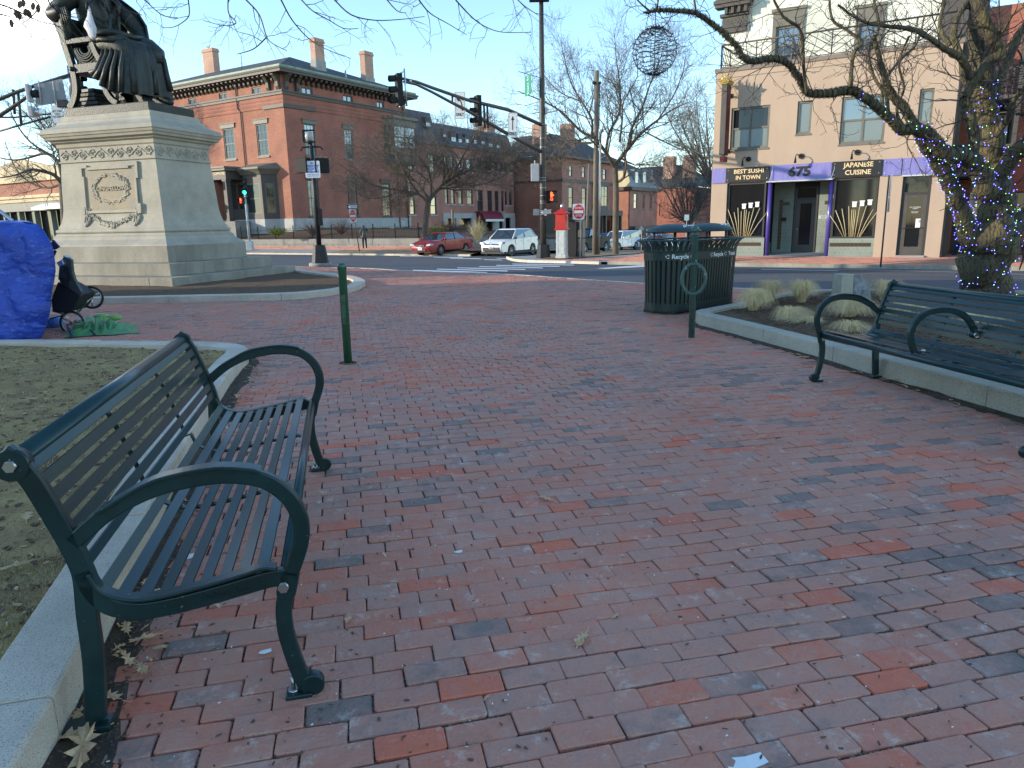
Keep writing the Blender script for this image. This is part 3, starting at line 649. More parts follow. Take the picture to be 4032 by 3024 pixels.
# ------------------------------------------------------------------ benches
def catm(P,k=5):
 out=[];n=len(P)
 for i in range(n-1):
  p0,p1,p2,p3=[V(P[min(max(q,0),n-1)])for q in(i-1,i,i+1,i+2)]
  for q in range(k):
   t=q/k;out.append(tuple(.5*((2*p1)+(p2-p0)*t+(2*p0-5*p1+4*p2-p3)*t*t+(3*p1-p0-3*p2+p3)*t**3)))
 out.append(tuple(P[-1]));return out
SEATP=[(-.567,.520),(-.545,.465),(-.500,.432),(-.440,.417),(-.360,.421),(-.246,.438),(-.150,.456),(-.085,.470),(-.045,.462)]
BACKP=[(-.735,.905),(-.700,.865),(-.672,.815),(-.640,.725),(-.612,.640),(-.590,.560),(-.583,.50)]
def bench(name,org,e,L,label,mid_arm=False):
 e=V((e[0],e[1],0)).normalized();q=V((e.y,-e.x,0))
 Mw=Mx(((e.x,q.x,0,org[0]),(e.y,q.y,0,org[1]),(0,0,1,0),(0,0,0,1)))
 # X along the bench, Y towards the front, handed so that Y = front
 root=empty(name,Mw,label,'bench')
 for xx in(0,L):
  fr=MB();T=.032
  fr.ribbon(catm(BACKP+[(-.590,.384),(-.595,.223),(-.615,.03)]),[.062]*5+[.058]*100,T,c=xx)
  b=build(fr,'end_frame',M['bench'],root,bevel=.005,fix=True)
  mb=MB();mb.cyl((xx-.022,-.712,.868),.045,.044,20,axis='x');build(mb,'back_roll',M['bench'],b,fix=True)
  mb=MB();mb.cyl((xx-.032,-.712,.868),.017,.064,6,axis='x');mb.cyl((xx-.028,-.028,.40),.017,.056,6,axis='x');build(mb,'bolt',M['bolt'],b)
  fr=MB();p=catm([(-.60,.615),(-.54,.665),(-.48,.708),(-.389,.750),(-.299,.772),(-.186,.781),(-.097,.768),(-.039,.742),(.013,.687),(.038,.62),(.038,.555),(.018,.49),(-.008,.43)])
  fr.ribbon(p,[.05]*len(p),T,c=xx);a=build(fr,'armrest',M['bench'],root,bevel=.006,fix=True)
  fr=MB();p=catm([(-.52,.705),(-.389,.775),(-.299,.799),(-.186,.809),(-.09,.795),(-.062,.782)]);fr.ribbon(p,[.012]*len(p),.056,c=xx);build(fr,'arm_cap',M['bench'],a,bevel=.005,fix=True)
  fr=MB();p=catm([(-.004,.45),(-.016,.40),(-.034,.327),(-.036,.25),(-.028,.19),(-.012,.11),(.012,.03)]);fr.ribbon(p,[.060]*8+[.050]*100,T,c=xx)
  lg=build(fr,'leg',M['bench'],root,bevel=.006,fix=True)
  fr=MB();fr.cyl((xx-.019,.032,.038),.038,.038,20,axis='x');fr.bx(xx-.03,xx+.03,-.055,.03,0,.018);build(fr,'foot',M['bench'],lg,bevel=.004,fix=True)
  fr=MB();fr.cyl((xx+.002,-.03,.015),.018,.012,8);fr.cyl((xx+.002,-.03,.02),.007,.05,8);build(fr,'anchor_bolt',M['bolt'],lg)
  fr=MB();fr.bx(xx-.035,xx+.035,-.70,-.57,0,.022);build(fr,'rear_foot',M['bench'],b,bevel=.004)
  fr=MB();p=catm([(-.583,.53),(-.566,.46),(-.525,.405),(-.45,.378),(-.36,.380),(-.246,.396),(-.150,.414),(-.07,.428),(-.01,.43)]);fr.ribbon(p,[.055]*len(p),T,c=xx)
  fr2=catm(SEATP);fr.ribbon(fr2,[.012]*len(fr2),.050,c=xx);s_=build(fr,'seat_rail',M['bench'],root,bevel=.004,fix=True)
  if xx==0 and mid_arm is False:
   text('DuMor, Inc.',.030,s_,M['bench'],Mw@Mx.Translation((xx-T/2,-.20,.404))@Mx(((0,0,-1,0),(1,0,0,0),(0,1,0,0),(0,0,0,1)))@Mx.Rotation(.10,4,'Z'),ext=.003)
   # curved slat path: front of seat, seat, back
 pts=catm(list(reversed(BACKP)),6);cum=[0]
 def along(P,d):
  acc=0
  for a,b in zip(P,P[1:]):
   l_=math.hypot(b[0]-a[0],b[1]-a[1])
   if acc+l_>=d:t=(d-acc)/l_;return(a[0]+(b[0]-a[0])*t,a[1]+(b[1]-a[1])*t),math.atan2(b[1]-a[1],b[0]-a[0])
   acc+=l_
  return P[-1],math.atan2(P[-1][1]-P[-2][1],P[-1][0]-P[-2][0])
 seat=catm(list(reversed(SEATP)),6);tot=sum(math.hypot(b[0]-a[0],b[1]-a[1])for a,b in zip(seat,seat[1:]))
 prof=[(-.020,0),(-.018,.004),(.018,.004),(.020,0),(.018,-.004),(-.018,-.004)]
 me0=None
 def slat(c,ang,nm):
  nonlocal me0
  if me0 is None:
   mb=MB();mb.prism(prof,.018,L-.018,'x');o=build(mb,nm,M['slat'],root,fix=True);me0=o.data
  else:
   o=bpy.data.objects.new(nm,me0);link(o,root)
  ML=Mx.Translation((0,c[0],c[1]))@Mx.Rotation(ang,4,'X');o.matrix_local=ML;WM[o.name]=Mw@ML;return o
 for k in range(9):
  c,a=along(seat,.040+k*(tot-.075)/8.55);slat(c,a,'seat_slat')
 for k in range(7):
  c,a=along(pts,.045+k*.0545);nrm=(math.sin(a)*.0,0);slat((c[0]+.012,c[1]),a,'back_slat')
 mb=MB();mb.prism([(-.735+.034*math.cos(t)*1.0+.02,.872+.026*math.sin(t))for t in[i*6.2832/16 for i in range(16)]],.016,L-.016,'x')
 mb.sm=[True]*len(mb.f);o=build(mb,'top_rail',M['slat'],root,fix=True)
 mb=MB();mb.prism([(-.018+.020*math.cos(t),.440+.026*math.sin(t))for t in[i*6.2832/14 for i in range(14)]],.016,L-.016,'x');mb.sm=[True]*len(mb.f)
 build(mb,'front_rail',M['slat'],root,fix=True)
 for xx in(L/3,2*L/3):
  mb=MB();p=[(a-.016,b)for a,b in catm(BACKP[1:])]+[(a,b-.012)for a,b in catm(SEATP)];mb.ribbon(p,[.008]*len(p),.030,c=xx);build(mb,'support_strap',M['bench'],root,fix=True)
 if mid_arm:
  for xx in(L/2,):
   mb=MB();p=catm([(-.575,.60),(-.50,.70),(-.42,.755),(-.33,.785),(-.23,.790),(-.13,.775),(-.06,.735),(-.015,.67),(-.005,.60),(-.03,.52),(-.055,.475)]);mb.ribbon(p,[.046]*len(p),.034,c=xx)
   a=build(mb,'armrest',M['bench'],root,bevel=.006,fix=True)
   mb=MB();p=[(-.055,.478),(-.12,.472),(-.17,.462)];mb.ribbon(p,[.014]*3,.04,c=xx);mb.cyl((xx-.02,-.56,.585),.028,.04,14,axis='x');build(mb,'arm_foot',M['bench'],a,fix=True)
   mb=MB();mb.ball((xx,-.13,.48),.016);mb.cyl((xx-.035,-.56,.585),.02,.07,10,axis='x');build(mb,'bolt',M['bolt'],a)
 return root
bench('park_bench',(-.705,2.055),(-.228,.974),2.26,'near green metal slat bench in front of the bare turf bed',mid_arm=False)
bench('park_bench',(2.843,6.462),(.177,-.984),2.26,'green metal slat bench with a middle armrest beside the feather grass planter',mid_arm=True)
# ------------------------------------------------------------------ bollard, ring post
g=G(1371,1431)
mb=MB();mb.lathe((0,0,0),[(.0001,-.1),(.045,-.1),(.045,1.03),(.050,1.035),(.050,1.085),(.044,1.105),(.0001,1.11)],20)
Mw=frame(g)@Mx.Rotation(.006,4,'Y');rt=empty('bollard',Mw,'slim glossy green steel bollard standing alone on the bricks','bollard');build(mb,'pole',M['green'],rt)
mb=MB();mb.prism([(-.022,.45),(.022,.45),(.022,.74),(.018,.765),(0,.775),(-.018,.765),(-.022,.74)],-.052,-.040,'y');build(mb,'cover_plate',M['green'],rt,bevel=.003,fix=True)
mb=MB();mb.tube([(.09*math.cos(t),.07*math.sin(t),.004)for t in[i*.6283 for i in range(11)]],.012,5);build(mb,'moss',M['soil'],rt)
g=G(2722,1328)
rt=empty('hitching_post',frame(g,math.radians(-12)),'weathered green ring post with a ball finial before the recycling bin','post')
mb=MB();mb.lathe((0,0,0),[(.0001,-.05),(.040,-.05),(.040,1.30),(.044,1.305),(.044,1.322),(.030,1.335),(.0001,1.34)],20);build(mb,'post',M['post'],rt)
mb=MB();mb.ball((0,0,1.378),.047,20);build(mb,'ball_finial',M['post'],rt)
mb=MB();RR=[(.145*math.cos(t),-.0,.755+.190*math.sin(t))for t in[i*6.2832/32 for i in range(33)]]
mb.tube([(p[0],-.02,p[2])for p in RR],.0235,12,cap=False);build(mb,'ring',M['post'],rt)
# ------------------------------------------------------------------ litter and recycling unit
bL,bR=V((2.27,11.45,0)),V((3.95,13.0,0));bc=(bL+bR)/2;be=(bR-bL).normalized();bang=math.atan2(be.y,be.x)
rt=empty('recycling_bin',frame((bc.x-.02,bc.y+.02,0),bang),'long dark green slatted recycling and trash bin with two domed lids','bin')
HL,RD=1.0,.39
def stad(r_off,n=60):
 """points round a stadium with outward normals, evenly spaced"""
 r_=RD+r_off;st_=2*(HL-RD);per=2*st_+2*math.pi*r_;out=[]
 for i in range(n):
  d=per*i/n
  if d<st_:p=(-(HL-RD)+d,-r_);nn=(0,-1)
  elif d<st_+math.pi*r_:a=(d-st_)/r_-math.pi/2;p=(HL-RD+r_*math.cos(a),r_*math.sin(a));nn=(math.cos(a),math.sin(a))
  elif d<2*st_+math.pi*r_:p=(HL-RD-(d-st_-math.pi*r_),r_);nn=(0,1)
  else:a=(d-2*st_-math.pi*r_)/r_+math.pi/2;p=(-(HL-RD)+r_*math.cos(a),r_*math.sin(a));nn=(math.cos(a),math.sin(a))
  out.append((p,nn))
 return out
NS=62
slp=[(0,.08),(.012,.45),(.03,.90),(.045,1.02),(.075,1.10),(.13,1.16)]
for p,nn in stad(0,NS):
 mb=MB();t=(-nn[1],nn[0]);hw=.026;ringA=[]
 rs_=[]
 for off,z in slp:
  c=(p[0]+nn[0]*off,p[1]+nn[1]*off)
  rs_.append([(c[0]-t[0]*hw,c[1]-t[1]*hw,z),(c[0]+t[0]*hw,c[1]+t[1]*hw,z),(c[0]+t[0]*hw-nn[0]*.008,c[1]+t[1]*hw-nn[1]*.008,z),(c[0]-t[0]*hw-nn[0]*.008,c[1]-t[1]*hw-nn[1]*.008,z)])
 mb.rings(rs_);build(mb,'slat',M['bin'],rt,fix=True)
def hoop(name,o0,o1,z0,z1,mt='bin',parent=rt):
 mb=MB();A=[p for p,_ in stad(o0,80)];B=[p for p,_ in stad(o1,80)];A2=[p for p,_ in stad(o0-.012,80)];B2=[p for p,_ in stad(o1-.012,80)]
 mb.rings([[(*p,z0)for p in A],[(*p,z1)for p in B],[(*p,z1)for p in B2],[(*p,z0)for p in A2],[(*p,z0)for p in A]],cap=False)
 return build(mb,name,M[mt],parent,fix=True)
hoop('bottom_hoop',.012,.014,.05,.17);hoop('label_band',.038,.042,.86,.985)
mb=MB();mb.tube([(*p,1.175)for p,_ in stad(.145,80)]+[(*stad(.145,80)[0][0],1.175)],.014,8,cap=False);build(mb,'rim',M['dome'],rt)
mb=MB();A=[(*p,.17)for p,_ in stad(-.05,60)];B=[(*p,1.0)for p,_ in stad(-.05,60)];mb.rings([[(x,y,.06)for x,y,_ in A],B]);build(mb,'liner',M['black'],rt,fix=True)
mb=MB();mb.bx(-.9,-.6,-.3,.3,0,.06);mb.bx(.6,.9,-.3,.3,0,.06);build(mb,'foot',M['bin'],rt)
for cx in(-.54,.46):
 mb=MB();mb.smooth=True
 mb.lathe((cx,0,0),[(.42,1.295),(.45,1.30),(.45,1.325),(.40,1.36),(.28,1.405),(.14,1.428),(.001,1.434)],36);dm=build(mb,'dome_lid',M['dome'],rt)
 for a in(.6,2.2,3.9,5.3):
  mb=MB();mb.cyl((cx+.33*math.cos(a),.30*math.sin(a),1.1),.014,.21,8);build(mb,'lid_post',M['bin'],dm)
def onband(x,o=.0445):
 r_=RD+o;f_=HL-RD
 if x<-f_:a=-math.pi/2+(x+f_)/r_;return-f_+r_*math.cos(a),r_*math.sin(a)
 return x,-r_
def band_text(s,size,x,z=.922):
 o=text(s,size,rt,M['white'],WM[rt.name].copy(),ext=0,bold=.002)
 for v_ in o.data.vertices:q=onband(x+v_.co.x);v_.co=(q[0],q[1],z+v_.co.y)
def recyc(x,z,s):
 mb=MB()
 for k in range(3):
  a=k*2.0944+.35
  pts=[(x+s*math.cos(a+t),z+s*math.sin(a+t))for t in(0,.45,.9,1.25)]
  for p,q in zip(pts,pts[1:]):
   t=V((q[0]-p[0],q[1]-p[1]));nn=V((-t.y,t.x)).normalized()*s*.22
   mb.poly([(*onband(c_[0]),c_[1])for c_ in((p[0]-nn.x,p[1]-nn.y),(q[0]-nn.x,q[1]-nn.y),(q[0]+nn.x,q[1]+nn.y),(p[0]+nn.x,p[1]+nn.y))])
 build(mb,'recycling_mark',M['white'],rt)
for x in(-.86,.14):band_text('Recycle',.095,x);recyc(x-.21,.925,.027);recyc(x+.22,.925,.027)
band_text('Trash',.09,.56)
text('WNIUM',.09,rt,M['white'],WM[rt.name]@Mx.Translation((-.55,-.30,1.392))@Mx.Rotation(.95,4,'X')@Mx.Rotation(math.pi,4,'Z'),name='lettering')
text('HSVRT',.09,rt,M['white'],WM[rt.name]@Mx.Translation((.55,-.30,1.392))@Mx.Rotation(.95,4,'X')@Mx.Rotation(0,4,'Z'),name='lettering')
# ------------------------------------------------------------------ planter: feather grass, granite marker
def tuft(px,base,rad,ht,n,lean,label,flop=.5,mt='plume'):
 g=Zp(base[0],base[1],.15);rt=empty('grass_tuft',frame((g.x,g.y,.13)),label,'ornamental grass','pale feather grass in the planter')
 mb=MB()
 for i in range(n):
  a=U(0,6.283);r0_=U(0,.06);h=ht*U(.65,1.05);out_=rad*U(.1,1.15);d=V((math.cos(a)+lean[0],math.sin(a)+lean[1],0));w_=U(.0010,.0022)
  p0=V((r0_*math.cos(a),r0_*math.sin(a),0));pts=[]
  sd=V((-math.sin(a),math.cos(a),0));hh_=R()
  for t in(0,.25,.5,.75,1.0):
   fall=h*(math.sin(min(1,t*1.3)*math.pi*.5)-(flop+.35*hh_)*t**2.4);pts.append(p0+d*out_*t**.95+V((0,0,max(fall,.012*t+.004)))+sd*.025*math.sin(t*3+a*5))
  ids=[]
  for k,p in enumerate(pts):
   ww=w_*(1-.75*k/4);ids.append((mb.av(p-sd*ww),mb.av(p+sd*ww)))
  for(a0,b0),(a1,b1)in zip(ids,ids[1:]):mb.af((a0,b0,b1,a1))
 build(mb,'blades',M[mt],rt,kind='stuff')
tuft(None,(2965,1218),.30,.44,1500,(.10,-.1),'upright pale grass tuft nearest the recycling bin')
tuft(None,(3030,1180),.32,.46,1300,(-.05,0),'tall pale grass tuft behind the tuft nearest the bin')
tuft(None,(3155,1186),.34,.46,1500,(-.1,0),'tall domed grass tuft at the back of the planter in the middle',.35)
tuft(None,(3095,1250),.34,.26,1100,(.30,-.4),'low flattened grass tuft in the front middle of the planter',.9)
tuft(None,(3205,1262),.32,.12,500,(-.6,.1),'thin wisps of grass trailing beside the flattened tuft',1.0)
tuft(None,(3345,1242),.40,.36,1700,(-.05,-.2),'broad golden tuft seen through the bench end armrest')
tuft(None,(3345,1300),.26,.20,700,(-.1,-.4),'small bleached tuft below the golden tuft near the bench arm',.7)
tuft(None,(3360,1160),.30,.40,900,(0,0),'grass tuft right in front of the granite marker',.5)
tuft(None,(3480,1178),.30,.44,1100,(.1,0),'upright grass tuft beside the top corner of the bench back',.4)
tuft(None,(3600,1230),.42,.25,1200,(-.5,-.1),'sprawling tuft behind the bench back slats',.9)
tuft(None,(3820,1270),.40,.22,900,(.3,-.1),'sprawling tuft behind the bench at the foot of the lit tree',.9)
g0,g1=Zp(3300,1150,.13),None
mb=MB();X0,X1=at(3298,1140,11.6),at(3415,1140,11.6)
rt=empty('granite_marker',frame((X0.x+.23,11.75,.08),.12),'upright granite block with one split rough side behind the grass','stone block')
mb.rings([[(-.20,-.14,0),(.02,-.14,0),(.02,.14,0),(-.20,.14,0)],[(-.19,-.13,.50),(.02,-.13,.50),(.02,.13,.50),(-.19,.13,.50)]]);build(mb,'sawn_face',M['granite'],rt,bevel=.008,fix=True)
mb=MB();n_=9;gp=[]
for j in range(n_):
 row=[]
 for i in range(n_):
  u_,v_=i/(n_-1),j/(n_-1);z=.49*v_;x=.021+.36*(u_)*(1-.55*v_**2.2);y=-.135+.05*u_+.05*NZ.noise(V((u_*3,v_*3,7)))*(1 if 0<i else 0)
  row.append(mb.av((x+.02*NZ.noise(V((u_*4,v_*4,1))),y,z)))
 gp.append(row)
for j in range(n_-1):
 for i in range(n_-1):mb.af((gp[j][i],gp[j][i+1],gp[j+1][i+1],gp[j+1][i]))
bk=[mb.av((.021,.13,0)),mb.av((.30,.12,0)),mb.av((.15,.12,.46)),mb.av((.021,.13,.49))]
mb.af([r_[-1]for r_ in gp]+[bk[2],bk[1]]);mb.af(gp[-1]+[bk[2],bk[3]]);mb.af(bk)
build(mb,'split_face',M['granite_rough'],rt)
# ------------------------------------------------------------------ monument pedestal
PY=math.radians(18.576);PRD=V((math.sin(PY),math.cos(PY),0));PLD=V((-math.cos(PY),math.sin(PY),0));PC=V((-10.969,21.969,0))
WR,WL=2.299,3.642
PM=Mx(((-PLD.x,PRD.x,0,PC.x),(-PLD.y,PRD.y,0,PC.y),(0,0,1,0),(0,0,0,1)))
ped=empty('monument_pedestal',PM,'tall carved granite pedestal under the seated bronze figure','pedestal')
def pr(e):return WL/2+e,WR/2+e
def slabp(name,prof,mt='granite_old',bevel=0,parent=ped):
 mb=MB();rs_=[]
 for e,z in prof:
  hx,hy=pr(e);rs_.append([(-hx,-hy,z),(hx,-hy,z),(hx,hy,z),(-hx,hy,z)])
 mb.rings(rs_);return build(mb,name,M[mt],parent,bevel=bevel,fix=True)
def course(name,e,z0,z1,cuts_x,cuts_y):
 """ring of separate step stones"""
 hx,hy=pr(e);ihx,ihy=hx-.55,hy-.55;g_=.004
 xs=[-hx]+cuts_x+[hx];ys=[-ihy]+cuts_y+[ihy]
 for s in(-1,1):
  for a,b in zip(xs,xs[1:]):
   mb=MB();mb.bx(a+g_,b-g_,s*hy,s*ihy,z0,z1);build(mb,name,M['granite_old'],ped,bevel=.012)
  for a,b in zip(ys,ys[1:]):
   mb=MB();mb.bx(s*hx,s*ihx,a+g_,b-g_,z0,z1);build(mb,name,M['granite_old'],ped,bevel=.012)
course('step_stone',1.49,-.12,.280,[-1.2,2.55],[.2]);course('step_stone',.985,.282,.608,[-.6],[-.9,.75])
slabp('core',[(.9,.0),(.9,.279),(.5,.279),(.5,.607)])
slabp('plinth',[(.470,.609),(.470,1.058)],bevel=.012)
slabp('base_moulding',[(.468,1.059),(.455,1.10),(.36,1.17),(.27,1.24),(.235,1.31),(.235,1.345),(.20,1.36),(.19,1.40),(.165,1.42)],'granite')
def torus_prof(e0,z0,z1,r_,n=7):return[(e0+r_*math.cos(-math.pi/2+math.pi*i/n),(z0+z1)/2+(z1-z0)/2*math.sin(-math.pi/2+math.pi*i/n))for i in range(n+1)]
slabp('torus_moulding',torus_prof(.13,1.42,1.545,.055),'granite')
shp=[(.125,1.545),(.118,1.60),(.06,1.72),(.015,1.90),(-.012,2.1),(-.028,2.4),(-.045,2.75),(-.07,3.1),(-.095,3.40)]
slabp('shaft',shp,'granite')
slabp('astragal',torus_prof(-.085,3.40,3.455,.028),'granite')
slabp('frieze',[(-.095,3.455),(-.095,3.80)],'granite')
slabp('cornice',[(-.09,3.80),(-.06,3.83),(-.05,3.92),(.03,3.965),(.04,4.0),(.13,4.03),(.15,4.09),(.18,4.11),(.20,4.17),(.226,4.185),(.226,4.225),(.19,4.26),(.19,4.30),(.08,4.35),(-.05,4.42),(-.11,4.47),(-.13,4.53),(-.16,4.55),(-.20,4.56),(-.215,4.69)],'granite')
# frieze scrolls
def scroll(cx,z,s,face,flip):
 pts=[]
 for i in range(26):
  t=i/25;a=t*4.2*math.pi*.62+(0 if flip else math.pi);rr=s*(1-.82*t)
  pts.append((cx+rr*math.cos(a)*(1 if flip else 1),z+rr*math.sin(a)))
 return pts
def facept(face,s,z,out):
 e=-.095
 hx,hy=pr(e)
 return(s,-hy-out,z)if face=='L' else(hx+out,s,z)
for face,half in(('L',WL/2-.14),('R',WR/2-.14)):
 mb=MB();n=10 if face=='L' else 6;stp=2*half/n
 wave=[facept(face,-half+2*half*i/60,3.628+.085*math.sin(i/60*n*math.pi),.006)for i in range(61)];mb.tube(wave,.017,6)
 for k in range(n):
  cx=-half+stp*(k+.5);fl=k%2
  mb.tube([facept(face,*p,.008)for p in scroll(cx,3.628+(.03 if fl else-.03),.105,face,fl)],[.020-.0004*i for i in range(26)],6)
  q=facept(face,cx,3.628+(.03 if fl else-.03),.012);mb.ball(q,.028,7)
  for j in range(5):
   a=j*1.25+k;mb.ball(facept(face,cx+.115*math.cos(a),3.628+.115*math.sin(a),.0),.028,6)
 build(mb,'scroll_relief',M['granite'],ped)
 # inscription panel with frame, wreath, swag
def sface(x,z,out=0):
# surface of the shaft's front at height z
 for(e0,z0),(e1,z1)in zip(shp,shp[1:]):
  if z0<=z<=z1:e=e0+(e1-e0)*(z-z0)/(z1-z0);return(x,-(WR/2+e)-out,z)
 return(x,-(WR/2-.095)-out,z)
def px_face(px,py):
 O=PM@V(sface(0,2.6));p=onplane(O,PRD,px,py);q=PM.inverted()@p;return q.x,q.z
pc=[px_face(*p)for p in[(325,660),(528,650),(560,832),(340,838)]]
xa,xb=(pc[0][0]+pc[3][0])/2,(pc[1][0]+pc[2][0])/2;zb,za=(pc[2][1]+pc[3][1])/2,(pc[0][1]+pc[1][1])/2
xa=max(xa,-1.45);cxp=(xa+xb)/2;czp=(za+zb)/2;hwp,hhp=(xb-xa)/2,(za-zb)/2
M['granite_warm']=mat('stained_granite',(.42,.33,.20),.8,c2=(.33,.30,.23),scale=2.2,detail=8,bump=.004,bscale=45,c3=(.12,.11,.09),s3=55,t3=(.58,.68))
mb=MB();mb.poly([])if 0 else None
mb.rings([[sface(x,z,o)for x,z in((xa,zb),(xb,zb),(xb,za),(xa,za))]for o in(-.05,.012)]);pnl=build(mb,'inscription_panel',M['granite_warm'],ped,fix=True)
mb=MB();t_=.07
def pbar(x0,x1,z0,z1,o=.055):mb.rings([[sface(x,z,q)for x,z in((x0,z0),(x1,z0),(x1,z1),(x0,z1))]for q in(-.05,o)])
pbar(xa+.18,xb-.25,za-t_,za);pbar(xa,xa+t_,zb,za-.25);pbar(xb-t_,xb,zb,za-.25);pbar(xb-.30,xb+.02,za-.01,za+.11);pbar(xb-.02,xb+.07,za-.35,za+.10);pbar(xa-.09,xa+.20,za-.02,za+.06);pbar(xa-.10,xa+.01,za-.30,za+.04)
pbar(xa+.1,xb-.1,zb-.02,zb+.045);pbar(xb-.02,xb+.10,zb-.05,zb+.22,.07);pbar(xa-.10,xa+.02,zb-.05,zb+.16,.07)
build(mb,'moulded_frame',M['granite'],ped,fix=True)
mb=MB();rnd=random.Random(5)
def leafblob(x,z,s,a):
 c=V(sface(x,z,.018));Mq=Mx.Rotation(-a,3,'Y');
 mb.rings([[c+Mq@V((s*1.5*dx,-s*.55*o+rnd.uniform(-.004,.004),s*.62*dz))for dx,dz in((-1,0),(-.3,-.8),(.8,-.35),(1.1,0),(.7,.45),(-.3,.8))]for o in(-.4,.5,1.0)])
for i in range(150):
 a=i/150*6.2832;rr=rnd.uniform(.86,1.06);leafblob(cxp+hwp*.66*rr*math.cos(a),czp+.02+hhp*.64*rr*math.sin(a),rnd.uniform(.024,.040),a+1.2+rnd.uniform(-.6,.6))
build(mb,'wreath',M['granite'],ped)
mb=MB()
for i in range(90):
 t=i/89;x=cxp-hwp*.82+2*hwp*.82*t;z=zb-.06-.30*math.sin(t*math.pi);leafblob(x,z+rnd.uniform(-.04,.04),rnd.uniform(.02,.038)*(1+.5*math.sin(t*math.pi)),rnd.uniform(0,3))
build(mb,'leaf_swag',M['granite'],ped)
mb=MB()
for s in(-1,1):
 bx_=cxp+s*hwp*.92
 for k,(dx,l_)in enumerate([(-.13,.34),(-.04,.46),(.05,.42),(.13,.30)]):
  mb.tube([sface(bx_+dx*t+.025*math.sin(t*9+k),zb+.06-l_*t,.03)for t in[j/8 for j in range(9)]],[.026+.012*math.sin(j*1.3)for j in range(9)],6)
 for k in range(8):mb.ball(sface(bx_+rnd.uniform(-.11,.11),zb+rnd.uniform(-.02,.12),.02),rnd.uniform(.03,.045),7)
build(mb,'ribbon_knot',M['granite'],ped)
Y0=-(WR/2-.035)-.02
text('LONGFELLOW',.155,ped,M['granite_warm'],PM@Mx.Translation((cxp,sface(0,czp)[1]-.02,czp+.02))@Mx.Rotation(math.pi/2-.03,4,'X'),ext=.016,fitw=hwp*1.2,bold=.006)
# ------------------------------------------------------------------ bronze figure
ST=4.932
mbq=MB();mbq.bx(-1.53,1.53,-.857,.857,4.69,ST)
st=empty('bronze_statue',PM@Mx.Translation((0,0,0)),'bronze statue of a robed man seated in a chair on the pedestal','statue')
build(mbq,'plinth',M['bronze'],st,bevel=.02)
def skinfig(name,verts,edges,mt,parent,Mw,sub=2,root=0):
 me=bpy.data.meshes.new(name);me.from_pydata([v_[:3]for v_ in verts],edges,[])
 o=bpy.data.objects.new(name,me);link(o,parent,Mw)
 sk=o.modifiers.new('skin','SKIN');sk.use_smooth_shade=True
 ly=me.skin_vertices[0].data if me.skin_vertices else None
 if ly is None:
  o.modifiers.remove(sk);bpy.context.view_layer.objects.active=o
  with bpy.context.temp_override(object=o,active_object=o):bpy.ops.mesh.customdata_skin_add()
  sk=o.modifiers.new('skin','SKIN');sk.use_smooth_shade=True;ly=me.skin_vertices[0].data
 for i,v_ in enumerate(verts):
  r=v_[3];ly[i].radius=r if isinstance(r,tuple)else(r,r)
 ly[root].use_root=True
 ss=o.modifiers.new('sub','SUBSURF');ss.levels=sub;ss.render_levels=sub
 dg=bpy.context.evaluated_depsgraph_get();me2=bpy.data.meshes.new_from_object(o.evaluated_get(dg));me2.materials.clear()
 for m_ in(mt if isinstance(mt,(list,tuple))else[mt]):me2.materials.append(m_)
 o.modifiers.clear();o.data=me2
 for p in me2.polygons:p.use_smooth=True
 return o
vs=[(-.72,0,6.35,.46),(-.70,0,6.85,.44),(-.74,0,7.35,.50),(-.70,0,7.85,.46),(-.60,0,8.20,.19),(-.52,0,8.62,.30),(-.46,0,8.86,.22),(-.85,-.50,7.92,.25),(-1.25,-.72,7.62,.25),(-1.62,-.78,7.32,.24),(-1.25,-.85,7.42,.18),(-1.0,-.88,7.46,.13),(-.60,.52,7.88,.26),(-.15,.74,7.35,.26),(.12,.68,6.98,.22),(.45,.42,6.72,.15),(.62,.30,6.62,.11),(-.35,-.30,6.42,.34),(.42,-.38,6.38,.30),(.50,-.30,5.75,.22),(.62,-.20,5.20,.14),(.95,-.22,5.04,.12),(-.35,.32,6.42,.34),(.78,.34,6.36,.28),(.86,.34,5.7,.20),(.92,.34,5.20,.14),(1.25,.36,5.04,.11)]
ed=[(0,1),(1,2),(2,3),(3,4),(4,5),(5,6),(3,7),(7,8),(8,9),(9,10),(10,11),(3,12),(12,13),(13,14),(14,15),(15,16),(0,17),(17,18),(18,19),(19,20),(20,21),(0,22),(22,23),(23,24),(24,25),(25,26)]
skinfig('body',vs,ed,M['bronze'],st,PM)
for side,base,fd in((-1,(-.98,-.90,7.46),(.20,-.02,-1)),(1,(.64,.26,6.60),(1,-.25,-.55))):
 hd=MB();fd=V(fd).normalized();sdv=V((0,1,0)).cross(fd).normalized()if side<0 else V((.25,1,0)).normalized();sdv=V((.25,1,0)).normalized()if side>0 else V((1,.1,.15)).normalized()
 b=V(base)
 for k in range(4):
  o_=b+sdv*(k-1.5)*.065;L_=(.30,.35,.34,.27)[k]
  hd.tube([o_-fd*.05,o_+fd*L_*.35+V((0,0,.02)),o_+fd*L_*.7,o_+fd*L_+V((0,0,-.05))],[.036,.034,.030,.020],8)
 o_=b-sdv*.12;hd.tube([o_-fd*.08,o_+fd*.06-sdv*.05,o_+fd*.18-sdv*.03],[.036,.032,.022],8)
 build(hd,'hand',M['bronze'],st)
